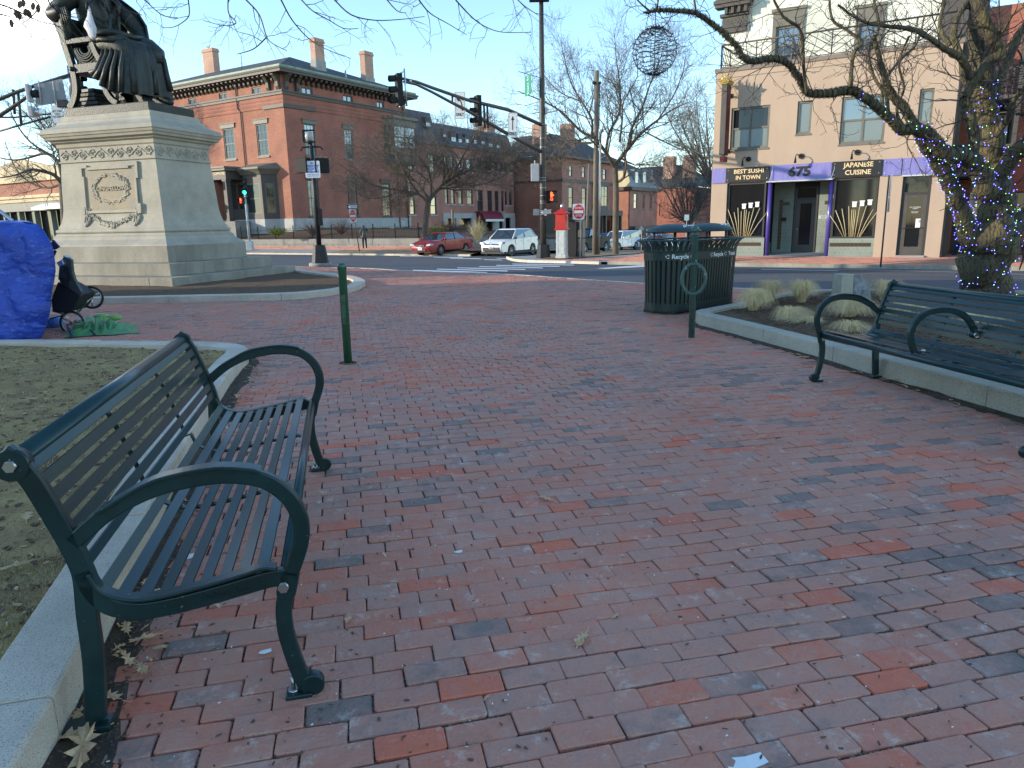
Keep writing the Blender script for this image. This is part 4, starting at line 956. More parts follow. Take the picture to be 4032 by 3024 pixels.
 # beard, hair, face
mb=MB();mb.smooth=True
mb.ball((-.40,0,8.42),.24,14,(.9,.9,1.3));mb.ball((-.55,0,8.80),.30,14,(1.05,.95,.9));mb.ball((-.26,0,8.70),.05,8,(1,.8,1.6))
for k in range(14):
 a=-1.2+2.4*k/13;mb.tube([(-.36+.12*math.cos(a),.20*math.sin(a),8.6),(-.30+.13*math.cos(a),.22*math.sin(a),8.35),(-.36+.06*math.cos(a*2),.10*math.sin(a),8.05)],[.05,.06,.02],6)
build(mb,'hair_and_beard',M['bronze'],st)
# robe over the legs: closed sheet with folds
mb=MB();mb.smooth=True;N=96;lv=[]
levels=[(6.80,-.30,.58,.30,.40),(6.72,-.02,.62,.62,.55),(6.56,.16,.62,.80,.60),(6.30,.22,.60,.84,.62),(6.0,.24,.62,.86,.66),(5.7,.28,.66,.86,.70),(5.4,.32,.72,.84,.74),(5.18,.34,.76,.82,.76)]
def robe(i,z,cx,_,rx,ry,j,amp,zs):
 a=6.28318*i/N;k=j/(len(levels)-1)
 f=1+amp*k*(.075*math.sin(13*a+1.5*math.sin(a*2))+.05*math.sin(7*a+2+k*1.2)+.03*math.sin(23*a+k))
 x=cx+rx*f*math.cos(a);y=ry*f*math.sin(a);sq=.12*math.sin(2*a)**2;x*=1+sq*.6;y*=1+sq
 front=max(0,math.cos(a));lift=(.52*max(0,-math.cos(a))**1.3*max(0,-math.sin(a)+.5))*k**1.5
 knee=0
 if j in(1,2):knee=.0
 notch=.14*max(0,1-abs(a-6.0)/.35)*k+.10*max(0,1-abs(a-.2)/.3)*k
 return(x-notch,y,z+lift+.02*math.sin(9*a)*k)
for j,(z,cx,_,rx,ry)in enumerate(levels):lv.append([robe(i,z,cx,0,rx,ry,j,1,0)for i in range(N)])
mb.rings(lv,cap=False);mb.af(list(range(N-1,-1,-1)))
# knees pushing through
mb.tube([(-.6,-.30,6.50),(-.3,-.32,6.58),(.05,-.34,6.58),(.35,-.35,6.50),(.55,-.35,6.36),(.64,-.35,6.1)],[.30,.38,.36,.34,.30,.2],18);mb.tube([(-.6,.30,6.5),(-.3,.32,6.58),(.2,.34,6.58),(.62,.34,6.50),(.82,.34,6.36),(.92,.34,6.1)],[.30,.38,.36,.34,.30,.2],18)
build(mb,'robe',M['bronze'],st)
# heavy fold ridges hanging from the near knee
mb=MB()
for k,(x0,y0,x1,y1,zb_)in enumerate([(.45,-.66,.30,-.86,5.28),(.62,-.60,.60,-.82,5.22),(.30,-.70,.02,-.90,5.40),(.12,-.70,-.20,-.88,5.62),(.78,-.45,.92,-.66,5.2),(-.05,-.68,-.42,-.80,5.80),(.98,.15,1.10,-.1,5.25),(1.08,.40,1.18,.40,5.4),(.70,-.2,.95,-.25,5.3)]):
 mb.tube([(x0*.9+.0,y0*.85,6.55),(x0,y0,6.25),((x0+x1)/2,(y0+y1)/2-.02,5.85),(x1,y1,zb_)],[.03,.055,.07,.085],8)
mb.tube([(-.45,-.62,6.75),(-.1,-.72,6.82),(.3,-.55,6.86),(.6,-.1,6.78),(.5,.3,6.86)],[.06,.09,.09,.07,.05],8)
mb.tube([(-.35,-.60,6.62),(.0,-.74,6.66),(.35,-.70,6.60),(.62,-.45,6.70)],[.05,.07,.06,.03],8)
build(mb,'robe_folds',M['bronze'],st)
# coat: lapels, waistcoat edge, buttons, cape over the far arm
mb=MB()
for s in(-1,1):
 mb.tube([(-.42,s*.20,8.12),(-.20,s*.26,7.80),(-.12,s*.14,7.45)],[.05,.10,.03],8);mb.tube([(-.12,s*.14,7.45),(-.18,s*.16,7.1),(-.14,s*.30,6.78)],[.05,.05,.04],8)
for k in range(4):mb.ball((-.20+.02*k,.02,7.55-.2*k),.028,8)
for k in range(5):mb.tube([(-.5+.07*k,-.52,7.4-.17*k),(-.22+.02*k,-.30,7.26-.17*k),(-.15,-.05,7.22-.15*k)],[.02,.028,.012],6)
build(mb,'coat_front',M['bronze'],st)
mb=MB();mb.smooth=True;rs_=[]
for j,(z,x0,x1)in enumerate([(8.02,-.8,-.35),(7.7,-.95,.0),(7.3,-1.0,.28),(6.9,-1.0,.50),(6.55,-.95,.58),(6.1,-.9,.55)]):
 row=[]
 for i in range(24):
  t=i/23;x=x0+(x1-x0)*t;row.append((x,.80+.12*math.sin(t*math.pi)+.05*math.sin(t*22+j*.6)-.25*(j==0)-.2*t*(j>2),z+.06*math.sin(t*3)))
 row+=[(p[0],p[1]-.08,p[2])for p in reversed(row)]
 rs_.append(row)
mb.rings(rs_);build(mb,'cape',M['bronze'],st,fix=True)
mb=MB()
for s in(-1,1):
 mb.prism([(.55+s*0,ST),(1.12,ST),(1.14,5.02),(1.02,5.10),(.85,5.20),(.60,5.28)],s*.27-.13,s*.27+.13,'y')
build(mb,'shoe',M['bronze'],st,bevel=.04,fix=True)
# chair
ch=MB()
for s in(-1,1):
 p=catm([(-1.50,4.95),(-1.30,5.16),(-1.17,5.45),(-1.16,5.85),(-1.24,6.25),(-1.34,6.65),(-1.42,7.05),(-1.60,7.40)]);
 mbx=MB();mbx.ribbon(p,[.20]*len(p),.13);ch_v=[(b_,a_+s*.66,c_)for a_,b_,c_ in mbx.v];off=len(ch.v);ch.v+=ch_v
 for f in mbx.f:ch.f.append(tuple(q+off for q in f));ch.mi.append(0);ch.sm.append(False)
 p=catm([(-.36,6.62),(-.26,6.35),(-.14,6.10),(-.11,5.7),(-.08,5.35),(.08,5.10),(.28,4.97)])
 mbx=MB();mbx.ribbon(p,[.17]*len(p),.12);off=len(ch.v);ch.v+=[(b_,a_+s*.66,c_)for a_,b_,c_ in mbx.v]
 for f in mbx.f:ch.f.append(tuple(q+off for q in f));ch.mi.append(0);ch.sm.append(False)
 ch.box((-.78,s*.66,6.70),(.90,.15,.14));ch.box((-.62,s*.66,5.98),(1.1,.10,.24));ch.ball((-1.16,s*.73,5.98),.07,10)
 ch.ball((-.22,s*.66,6.74),.17,12);ch.ball((-.08,s*.66,6.68),.10,10);ch.ball((-.27,s*.66,6.88),.06,8);ch.ball((-.12,s*.70,6.80),.05,8)
 for k in range(12):
  a=k*.55;ch.ball((-.28+.13*math.cos(a),s*.67,6.72+.15*math.sin(a)),.055,6)
ch.box((-.65,0,5.93),(1.2,1.3,.16));ch.box((-1.22,0,6.9),(.10,1.25,.9));ch.box((-.75,0,6.15),(.8,1.1,.3))
build(ch,'chair',M['bronze'],st,fix=True,bevel=.012)
mb=MB()
for k in range(6):
 r_=.16+.05*k;mb.tube([(-.66+r_*1.2*math.cos(a),-.64-.03*math.sin(k),6.52+r_*1.15*math.sin(a))for a in[math.pi+i*math.pi/10 for i in range(11)]],.034,7)
mb.tube([(-1.1,-.68,7.5),(-1.15,-.75,7.15),(-1.1,-.72,6.85),(-1.2,-.70,6.75)],[.12,.16,.13,.05],9)
build(mb,'draped_cloth',M['bronze'],st)
for k in range(5):
 mb=MB();w_=(.62,.58,.60,.50,.46)[k];mb.box((-1.02+.03*math.sin(k*2),-.15,ST+.055+k*.115),(w_,.62,.095),rz=.1*math.sin(k*3));b=build(mb,'book',M['bronze'],st,bevel=.012)
rt=empty('white_rag',PM,'white cloth tied on the bronze figure above the chair arm','cloth')
def stp(px,py,yo):
 p=onplane(PC+PRD*yo,PRD,px,py);return PM.inverted()@p
mb=MB();mb.smooth=True;rs_=[]
for(px,py,w_)in[(346,22,.03),(352,40,.05),(353,62,.08),(352,85,.14),(354,105,.19),(362,128,.14),(364,150,.09)]:
 c=stp(px,py,-.98);rs_.append([(c.x+w_*(1+.18*math.sin(5*a+py))*math.cos(a),c.y+.45*w_*math.sin(a),c.z+.06*math.cos(a+2)*(py>100))for a in[i*6.2832/18 for i in range(18)]])
mb.rings(rs_);build(mb,'cloth',M['rag'],rt,fix=True)
mb=MB();c=stp(345,18,-.98);mb.tube([(c.x,c.y,c.z+.05),(c.x-.02,c.y,c.z-.12)],.05,8);mb.tube([(c.x-.25,c.y+.2,c.z+.3),c,(c.x+.2,c.y+.3,c.z+.35)],.02,5);build(mb,'knot',M['blackmetal'],rt)
# ------------------------------------------------------------------ blue tarpaulin and cart
YT=10.45
sil=[(160,879),(178,893),(193,919),(211,950),(222,1000),(229,1061),(222,1110),(211,1151),(205,1200),(199,1242),(185,1290),(169,1332)]
tp=empty('tarpaulin_shelter',(-8.5,11.0,0),'wrinkled blue tarpaulin draped over a tall heap at the left','tarpaulin')
ss_=sorted([(at(x,y,YT+.1).z,at(x,y,YT+.1).x)for x,y in sil])
def silx(z):
 if z<=ss_[0][0]:return ss_[0][1]
 for(z0,x0),(z1,x1)in zip(ss_,ss_[1:]):
  if z0<=z<=z1:return x0+(x1-x0)*(z-z0)/(z1-z0)
 return ss_[-1][1]
zt=ss_[-1][0];mb=MB();mb.smooth=True;NR=220;rows=[]
XL=-10.6
def tarp_ring(z,shrink):
 xr=silx(min(z,zt))-shrink*.9;x0=XL+shrink;y0=YT-.22-.14*(1-z/zt)+shrink;y1=12.0-shrink;L1,L2=xr-x0,y1-y0;out=[];rc=.13
 per=2*(L1+L2)
 for i in range(NR):
  d=per*i/NR
  if d<L1:p=(x0+d,y0,0,-1)
  elif d<L1+L2:yy=y0+d-L1;p=(xr*(1+(yy-YT)/YT*1.04),yy,1,0)
  elif d<2*L1+L2:xq=xr*(1+(y1-YT)/YT*1.04);p=(xq+(x0-xq)*(d-L1-L2)/L1,y1,0,1)
  else:p=(x0,y1-(d-2*L1-L2),-1,0)
  n_=.10*NZ.noise(V((p[0]*1.6,p[1]*1.6,z*.9)))+.09*(abs(NZ.noise(V((p[0]*3.1+z*1.2,p[1]*3,z*1.1))))*2-.5)+.05*(abs(NZ.noise(V((p[0]*8-z*2,p[1]*8,z*4))))-.2)+.05*abs(math.sin(d*5+1.5*z))*(1-z/zt)
  edge=min(abs(p[0]-xr),1);sc_=min(1,edge/.25+(1 if p[2]==0 else.0)*.0)
  if p[3]==-1:n_-=.10*max(0,1-abs(p[0]-xr)/.13)
  if p[2]==1:n_*=.25
  out.append((p[0]+p[2]*n_,p[1]+p[3]*n_,z+(.05*NZ.noise(V((p[0]*2,p[1]*2,3)))if z>.05 else 0)))
 return out
for k in range(50):rows.append(tarp_ring(zt*(k/49),0))
for k,(dz,s_)in enumerate([(.03,.10),(.045,.3),(.05,.6),(.05,.85)]):rows.append(tarp_ring(zt+dz,s_))
mb.rings(rows);build(mb,'tarpaulin',M['tarp'],tp,world=True)
mb=MB();p=[at(197,960,YT),at(208,944,YT),at(233,972,YT),at(218,982,YT),at(197,986,YT)];mb.rings([[q+V((0,o,0))for q in p]for o in(0,.03)]);mb.rings([[at(x,y,YT+.05)+V((0,o,0))for x,y in((214,984),(221,990),(212,1010),(200,996))]for o in(0,.02)]);build(mb,'torn_flap',M['tarpdark'],tp,world=True,fix=True)
mb=MB();mb.tube([at(-150,745,10.8),at(0,832,10.7),at(66,884,10.6)],.028,8);build(mb,'tent_pole',M['alu'],tp,world=True)
mb=MB()
for(px,py,r_)in[(60,878,.05),(42,884,.04)]:mb.ball(at(px,py,10.55),r_,8)
build(mb,'tie_knot',M['tarpdark'],tp,world=True)
ct=empty('cart',(-6.9,11.2,0),'tipped black plastic tub cart on two spoked wheels beside the blue tarpaulin','cart')
def pxprism(mb,pts,Y0,Y1,scale=1):
 A=[at(x,y,Y0)for x,y in pts];d=V((-.10,.99,0));mb.rings([A,[p+d*(Y1-Y0)for p in A]]);return mb
mb=MB();pxprism(mb,[(226,1110),(262,1125),(318,1160),(296,1208),(280,1226),(250,1232),(206,1230),(200,1180)],10.75,11.25);build(mb,'tub',M['black'],ct,world=True,bevel=.02,fix=True)
mb=MB();pxprism(mb,[(234,1030),(252,1012),(279,1022),(284,1070),(292,1098),(320,1150),(316,1168),(262,1128),(228,1100)],10.72,10.80);build(mb,'side_panel',M['plastic'],ct,world=True,bevel=.01,fix=True)
mb=MB();pxprism(mb,[(240,1090),(268,1110),(268,1134),(234,1108)],10.69,10.73);pxprism(mb,[(255,1052),(268,1052),(280,1098),(268,1106)],10.69,10.73);build(mb,'handle_recess',M['black'],ct,world=True,fix=True)
mb=MB();pxprism(mb,[(222,1034),(243,1022),(252,1042),(233,1052)],10.66,10.80);pxprism(mb,[(250,1005),(262,1014),(258,1030),(247,1020)],10.8,10.95);build(mb,'latch',M['alu'],ct,world=True,bevel=.006,fix=True)
for(px,py,r_,Y,sq)in[(360,1171,.165,11.25,.97),(284,1272,.178,10.95,.88)]:
 c=at(px,py,Y);fx=V((sq,.2,0));mb=MB()
 mb.tube([c+fx*r_*math.cos(a)+V((0,0,r_*math.sin(a)))for a in[i*6.2832/36 for i in range(37)]],.017,8,cap=False);wl_=build(mb,'wheel',M['black'],ct,world=True)
 mb=MB();mb.tube([c+fx*(r_-.022)*math.cos(a)+V((0,0,(r_-.022)*math.sin(a)))for a in[i*6.2832/30 for i in range(31)]],.007,6,cap=False)
 for k in range(3):
  a=.5+k*2.094;mb.tube([c,c+fx*(r_-.02)*math.cos(a)+V((0,0,(r_-.02)*math.sin(a)))],.012,6)
 build(mb,'rim',M['alu'],wl_,world=True);mb=MB();mb.ball(c,.030,10);build(mb,'hub',M['yellow'],wl_,world=True)
mb=MB();a,b=at(360,1171,11.2),at(284,1272,10.9)
mb.tube([at(206,1222,10.85),at(252,1238,10.85),b],.012,7);mb.tube([b,at(325,1283,10.95)],.011,7);mb.tube([at(310,1228,11.05),at(345,1185,11.1),a],.013,7);mb.tube([at(322,1152,11),a],.012,7);mb.tube([at(310,1228,11.05),at(312,1250,11.0)],.009,6)
build(mb,'frame',M['alu'],ct,world=True)
mb=MB();mb.tube([at(352,1178,11.1),at(330,1190,11.1),at(306,1220,11),at(302,1232,11),at(316,1238,11)],.007,5);mb.tube([at(196,1255,10.8),at(235,1245,10.8),at(258,1240,10.85)],.010,6);build(mb,'strap',M['black'],ct,world=True)
# green nylon heap
gc=empty('green_nylon_cloth',(-6.0,10.9,0),'crumpled green nylon cloth lying on the bricks by the cart','cloth')
mb=MB();mb.smooth=True;top=[(252,1300),(262,1285),(290,1275),(335,1262),(350,1258),(400,1258),(440,1275),(500,1280),(540,1283)];NXg,NYg=90,34
A0,A1=G(246,1330),G(552,1312);B0,B1=G(330,1262),G(530,1276)
for j in range(NYg):
 for i in range(NXg):
  u_,v_=i/(NXg-1),j/(NYg-1);p=A0.lerp(A1,u_).lerp(B0.lerp(B1,u_),v_);e_=min(1,5*u_)*min(1,4*(1-u_))*min(1,3*v_)*min(1,3*(1-v_))
  h=(.07+.10*NZ.noise(V((u_*6,v_*3,1)))+.22*abs(NZ.noise(V((u_*9,v_*4,2)))))*e_*(1.15-.75*u_)
  p=p+V((.05*NZ.noise(V((u_*5,v_*5,8))),.12*NZ.noise(V((u_*4,3,8)))*(1 if 0<v_ else.6),0));mb.av((p.x,p.y,max(h,0)+.006))
for j in range(NYg-1):
 for i in range(NXg-1):a=j*NXg+i;mb.af((a,a+1,a+NXg+1,a+NXg))
build(mb,'folds',M['clothgreen'],gc,world=True)
mb=MB();mb.smooth=True
c=at(415,1262,11.6)
for k in range(5):mb.ball((c.x+.07*(k-2),c.y+.03*math.sin(k*2),.08+.05*math.sin(k*1.7)),.10,10,(1.3,.8,.5))
build(mb,'lime_fold',M['clothlime'],gc,world=True)
mb=MB();mb.tube([G(268,1306)+V((0,0,.10)),G(300,1297)+V((0,0,.12)),G(335,1300)+V((0,0,.09)),G(375,1322)+V((0,0,.02))],.012,6);mb.tube([G(268,1306)+V((0,0,.1)),G(285,1332)+V((0,0,.015))],.014,6);build(mb,'binding',M['tarpdark'],gc,world=True)
rt=empty('plastic_bag',G(208,1290),'small light blue plastic bag under the edge of the tarpaulin','bag')
mb=MB();mb.smooth=True;mb.ball((0,.1,.06),.12,14,(1.1,.8,.9));mb.ball((-.1,.1,.03),.08,10);build(mb,'film',mat('pale_blue_film',(.12,.25,.6),.4,c2=(.2,.35,.65),scale=20),rt)
# ------------------------------------------------------------------ building kit
def BM(o,xax):
 x=V((xax[0],xax[1],0)).normalized();y=V((-x.y,x.x,0));return Mx(((x.x,y.x,0,o[0]),(x.y,y.y,0,o[1]),(0,0,1,o[2]),(0,0,0,1)))
FL=lambda s,o,z:(s,-o,z)
class Bld:
 def __init__(b,name,Mw,label,cat='building',group=None):
  b.M=Mw;b.r=empty(name,Mw,label,cat,group);b.inv=Mw.inverted()
 def face(b,kind,off=0):
  """kind L: plane y=off seen from the street; R: plane x=off seen from the right; returns mapper (s,out,z)->local and pixel->(s,z)"""
  if kind=='L':f=lambda s,o,z:(s,off-o,z);n=V((0,1,0));O=V((0,off,0));g=lambda q:(q.x,q.z)
  else:f=lambda s,o,z:(off+o,s,z);n=V((1,0,0));O=V((off,0,0));g=lambda q:(q.y,q.z)
  wn=(b.M.to_3x3()@n);wO=b.M@O
  return f,(lambda px,py:g(b.inv@onplane(wO,wn,px,py)))
def fbox(mb,f,s0,s1,o0,o1,z0,z1):
 ids=[mb.av(f(s,o,z))for z in(z0,z1)for s,o in((s0,o0),(s1,o0),(s1,o1),(s0,o1))];a=ids
 for q in((3,2,1,0),(4,5,6,7),(0,1,5,4),(1,2,6,5),(2,3,7,6),(3,0,4,7)):mb.af([a[i]for i in q])
def fprism(mb,f,pts,o0,o1):
 mb.rings([[f(s,o0,z)for s,z in pts],[f(s,o1,z)for s,z in pts]])
def wall(b,f,s0,s1,z0,z1,holes,mt,depth=.16,name='wall',parent=None):
 mb=MB();S=sorted({s0,s1,*[h[0]for h in holes],*[h[1]for h in holes]});Z=sorted({z0,z1,*[h[2]for h in holes],*[h[3]for h in holes]})
 S=[s for s in S if s0<=s<=s1];Z=[z for z in Z if z0<=z<=z1]
 for a,c in zip(S,S[1:]):
  for d,e in zip(Z,Z[1:]):
   ms,mz=(a+c)/2,(d+e)/2
   if any(h[0]<ms<h[1]and h[2]<mz<h[3]for h in holes):continue
   mb.poly([f(a,0,d),f(c,0,d),f(c,0,e),f(a,0,e)])
 for h in holes:
  a,c,d,e=h[:4]
  for q in(((a,0,d),(c,0,d),(c,-depth,d),(a,-depth,d)),((a,0,e),(a,-depth,e),(c,-depth,e),(c,0,e)),((a,0,d),(a,-depth,d),(a,-depth,e),(a,0,e)),((c,0,d),(c,0,e),(c,-depth,e),(c,-depth,d))):
   mb.poly([f(*p)for p in q])
 return build(mb,name,mt,parent or b.r)
def window(b,f,s0,s1,z0,z1,frame_m='trim',glass='glass',mx_=1,mz_=2,mun=(0,0),lintel=None,sill=None,depth=.10,fw=.06,arch=False,gl2=None,parent=None):
 if s1<s0:s0,s1=s1,s0
 if z1<z0:z0,z1=z1,z0
 mb=MB()
 fbox(mb,f,s0,s0+fw,-depth-.03,-depth+.05,z0,z1);fbox(mb,f,s1-fw,s1,-depth-.03,-depth+.05,z0,z1)
 fbox(mb,f,s0+fw,s1-fw,-depth-.03,-depth+.05,z0,z0+fw);fbox(mb,f,s0+fw,s1-fw,-depth-.03,-depth+.05,z1-fw,z1)
 for k in range(1,mx_):s=s0+(s1-s0)*k/mx_;fbox(mb,f,s-fw*.45,s+fw*.45,-depth-.02,-depth+.03,z0+fw,z1-fw)
 for k in range(1,mz_):z=z0+(z1-z0)*k/mz_;fbox(mb,f,s0+fw,s1-fw,-depth-.02,-depth+.032,z-fw*.4,z+fw*.4)
 for k in range(1,mun[0]):s=s0+(s1-s0)*k/mun[0];fbox(mb,f,s-.014,s+.014,-depth-.01,-depth+.015,z0+fw,z1-fw)
 for k in range(1,mun[1]):z=z0+(z1-z0)*k/mun[1];fbox(mb,f,s0+fw,s1-fw,-depth-.01,-depth+.014,z-.014,z+.014)
 wn=build(mb,'window',M[frame_m],parent or b.r,fix=True)
 for j in range(mz_):
  for i in range(mx_):
   mb=MB();a,c=s0+(s1-s0)*i/mx_,s0+(s1-s0)*(i+1)/mx_;d,e=z0+(z1-z0)*j/mz_,z0+(z1-z0)*(j+1)/mz_
   tl=(hash((round(s0,1),i,j))%7-3)*.0012
   mb.poly([f(a,-depth-.004+tl,d),f(c,-depth-.004-tl,d),f(c,-depth-.004-tl,e),f(a,-depth-.004+tl,e)])
   g=glass if j or not gl2 else gl2
   build(mb,'pane',M[g],wn)
 if lintel:
  mb=MB();w_=(s1-s0)*.14
  if lintel=='ped':fprism(mb,f,[(s0-w_,z1+.002),(s1+w_,z1+.002),(s1+w_*1.1,z1+.34),((s0+s1)/2,z1+.44),(s0-w_*1.1,z1+.34)],-.05,.10);fbox(mb,f,s0-w_*1.5,s1+w_*1.5,.0,.16,z1+.345,z1+.40)
  elif lintel=='arch':fprism(mb,f,[(s0-.1,z1-.05)]+[((s0+s1)/2-((s1-s0)/2+.1)*math.cos(t*math.pi/8),z1+.02+.28*math.sin(t*math.pi/8))for t in range(9)]+[(s1+.1,z1-.05)],-.02,.07)
  else:fbox(mb,f,s0-.08,s1+.08,-.02,.05,z1+.002,z1+.2)
  build(mb,'lintel',M[frame_m],wn,fix=True)
 if sill:
  mb=MB();fbox(mb,f,s0-.10,s1+.10,-.05,.10,z0-.15,z0-.002);build(mb,'sill',M[sill],wn,fix=True)
 return wn
def hole(s0,s1,z0,z1):return(min(s0,s1),max(s0,s1),min(z0,z1),max(z0,z1))
# ------------------------------------------------------------------ restaurant building on the right
_o=onplane(RA,-UDIR,2790,1007)
RB=Bld('restaurant_building',BM((_o.x,_o.y,0),-VDIR),'tan stucco restaurant building numbered 675 with purple trim and a cream storey above')
f,p=RB.face('L')
xR=p(3698,1013)[0];zT=p(2817,274)[1];zB=-.12
zw=lambda a,b:(a[1]+b[1])/2
def pxh(x0,y0,x1,y1,fp=None):
 fp=fp or p;a,c=fp(x0,y0),fp(x1,y1);d,e=fp(x0,y1),fp(x1,y0);return hole((a[0]+d[0])/2,(c[0]+e[0])/2,a[1],c[1])
wA=pxh(2877,427,3029,580);wB=pxh(3138,400,3195,524);wC=pxh(3310,384,3487,557);wD=pxh(3617,352,3674,482)
zb1,zb0=p(2802,665)[1],p(2802,724)[1]
s1h=hole(p(2866,730)[0],p(3012,800)[0],p(2940,936)[1],zb0-.02);s2h=hole(p(3282,760)[0],p(3452,800)[0],p(3370,938)[1],zb0-.02)
rc=hole(p(3016,850)[0],p(3263,850)[0],-.5,zb0+.02);d2=hole(p(3541,850)[0],p(3655,850)[0],-.02,p(3600,684)[1])
xw0=0
uw=wall(RB,f,0,xR,zb0,zT-.16,[wA,wB,wC,wD],M['stucco'],.18)
# lower storey: stucco piers, tile aprons
for a,c in((0,s1h[0]-.03),(s2h[1]+.03,d2[0]),(d2[1],xR)):
 mb=MB();fbox(mb,f,a,c,-.6,0.0,zB,zb0-.002);build(mb,'pier',M['stucco'],RB.r,fix=True)
mb=MB();fbox(mb,f,0,xR,-.58,-.02,zb0,zb0+.05);build(mb,'beam',M['stucco'],RB.r,fix=True)
for h in(s1h,s2h):
 mb=MB();fbox(mb,f,h[0]-.03,h[1]+(.05 if h is s1h else.03),-.35,-.012,zB,h[2]);ap=build(mb,'tile_apron',M['shop_tile'],RB.r,fix=True)
 k=0;s=h[0];zc=(h[2]-.07)*.56
 t0=None
 while s<h[1]-.1:
  mb=MB();fbox(mb,f,s+.003,s+.15-.003,-.02,-.006,zc,zc+.145)
  o=build(mb,'tile',M['darktile'],ap,fix=True);s+=.15
 window(RB,f,h[0],h[1],h[2],h[3],'darkframe','glassdark',mz_=1,depth=.12,fw=.07)
 # side, back and roof of the block
mb=MB();fbox(mb,f,0,xR,-9,-.59,zT-.4,zT-.2);build(mb,'roof_deck',M['cap'],RB.r,fix=True)
mb=MB();mb.poly([(0,0,zB),(0,0,zT-.16),(0,9,zT-.16),(0,9,zB)]);mb.poly([(xR,0,zB),(xR,9,zB),(xR,9,zT-.16),(xR,0,zT-.16)]);build(mb,'side_wall',M['stucco'],RB.r)
mb=MB();fbox(mb,f,-.05,xR+.05,-.3,.05,zT-.16,zT);fbox(mb,f,-.05,.3,-9,-.302,zT-.16,zT);fbox(mb,f,xR-.3,xR+.05,-9,-.302,zT-.16,zT);build(mb,'parapet_cap',M['cap'],RB.r,fix=True)
mb=MB();z=p(2817,313)[1];fbox(mb,f,0,xR,-.005,.006,z-.02,z+.015);build(mb,'groove',M['cap'],RB.r,fix=True)
window(RB,f,*wA,'trimgrey','glassdark',2,2,fw=.09,gl2='blind');window(RB,f,*wB,'trimgrey','blind',1,1,fw=.08);window(RB,f,*wC,'trimgrey','glasssky',2,2,fw=.09,gl2='blind');window(RB,f,*wD,'trimgrey','blind',1,1,fw=.08)
for h in(wA,wB,wC,wD):
 mb=MB();fbox(mb,f,h[0]-.03,h[1]+.03,-.1,.03,h[2]-.07,h[2]-.001);build(mb,'sill',M['trimgrey'],RB.r,fix=True)
mb=MB();mb.bx(.1,xR-.1,1.62,8.9,zB,zT-.45);mb.bx(.1,rc[0]-.25,.62,1.61,zB,zb0-.01);mb.bx(rc[1]+.32,xR-.1,.62,1.61,zB,zb0-.01);build(mb,'interior',M['darkframe'],RB.r)
# purple fascia panels
def panel(x0,x1,mt,o0=.02,o1=.05,zz=(None,None),name='fascia_panel',lb=None):
 mb=MB();fbox(mb,f,x0,x1,o0,o1,zz[0]or zb0,zz[1]or zb1);q=build(mb,name,M[mt],RB.r,fix=True,bevel=.004)
 if lb:q['label']=lb
 mbb=MB();w_=x1-x0;xs=[x0+.09,x1-.09]+([(x0+x1)/2]if w_>1 and name!='fascia_panel' else[])
 for xx in xs:
  for zq in((zz[0]or zb0)+.09,(zz[1]or zb1)-.09):mbb.ball(f(xx,o1+.006,zq),.022,8)
 build(mbb,'fixing_studs',M['alu'],q,kind='stuff');return q
b0,b1=p(2861,690)[0],p(3031,690)[0];c0,c1=p(3278,670)[0],p(3474,660)[0]
panel(.02,b0-.02,'purple');panel(b1+.03,c0-.03,'purple');panel(c1+.02,p(3553,650)[0]-.02,'purple');panel(p(3553,650)[0]+.02,xR,'purple')
sg1=panel(b0,b1,'signblack',.05,.09,(zb0+.03,zb1-.02),'sign_board');sg2=panel(c0,c1,'signblack',.05,.09,(zb0+.03,zb1+.0),'sign_board')
def ftext(s,size,parent,mt,x,z,out,ext=.006,fitw=None,B=RB,bold=.0):
 text(s,size,parent,mt,B.M@Mx.Translation((x,-out,z))@Mx.Rotation(math.pi/2,4,'X'),ext=ext,fitw=fitw,bold=bold)
zc=(zb0+zb1)/2
ftext('BEST SUSHI',.23,sg1,M['signgold'],(b0+b1)/2+.05,zc+.125,.096,fitw=(b1-b0)*.68,bold=.004);ftext('IN TOWN',.23,sg1,M['signgold'],(b0+b1)/2+.03,zc-.125,.096,fitw=(b1-b0)*.56,bold=.004)
ftext('JAPANESE',.25,sg2,M['signgold'],(c0+c1)/2+.05,zc+.15,.096,fitw=(c1-c0)*.60,bold=.004);ftext('CUISINE',.25,sg2,M['signgold'],(c0+c1)/2+.05,zc-.13,.096,fitw=(c1-c0)*.52,bold=.004)
pn=panel(p(3108,640)[0]-.02,p(3108,640)[0]+.02,'purpledeep',.05,.052,(zb0+.2,zb0+.21))
ftext('675',.50,pn,M['signblack'],(p(3108,640)[0]+p(3195,640)[0])/2,zc+.0,.062,ext=.012,fitw=p(3195,640)[0]-p(3108,640)[0],bold=.02)
mb=MB();fbox(mb,f,rc[0]-.05,rc[1]+.05,-.3,.12,zb0-.05,zb0-.003);fbox(mb,f,d2[0]-.05,d2[1]+.05,-.02,.12,zb0-.05,zb0-.003);build(mb,'ledge',M['oldwhite'],RB.r,fix=True)
for x in(rc[0]+.08,rc[1]+.0):
 mb=MB();mb.cyl(f(x,-.12,zB),.085,zb0-zB,18);build(mb,'column',M['purpledeep'],RB.r)
 mb=MB();mb.tube([f(x,.14,zb0),f(x+.08,.10,zb0+.3),f(x+.10,.06,zb1)],.012,5);build(mb,'tie_rod',M['alu'],RB.r)
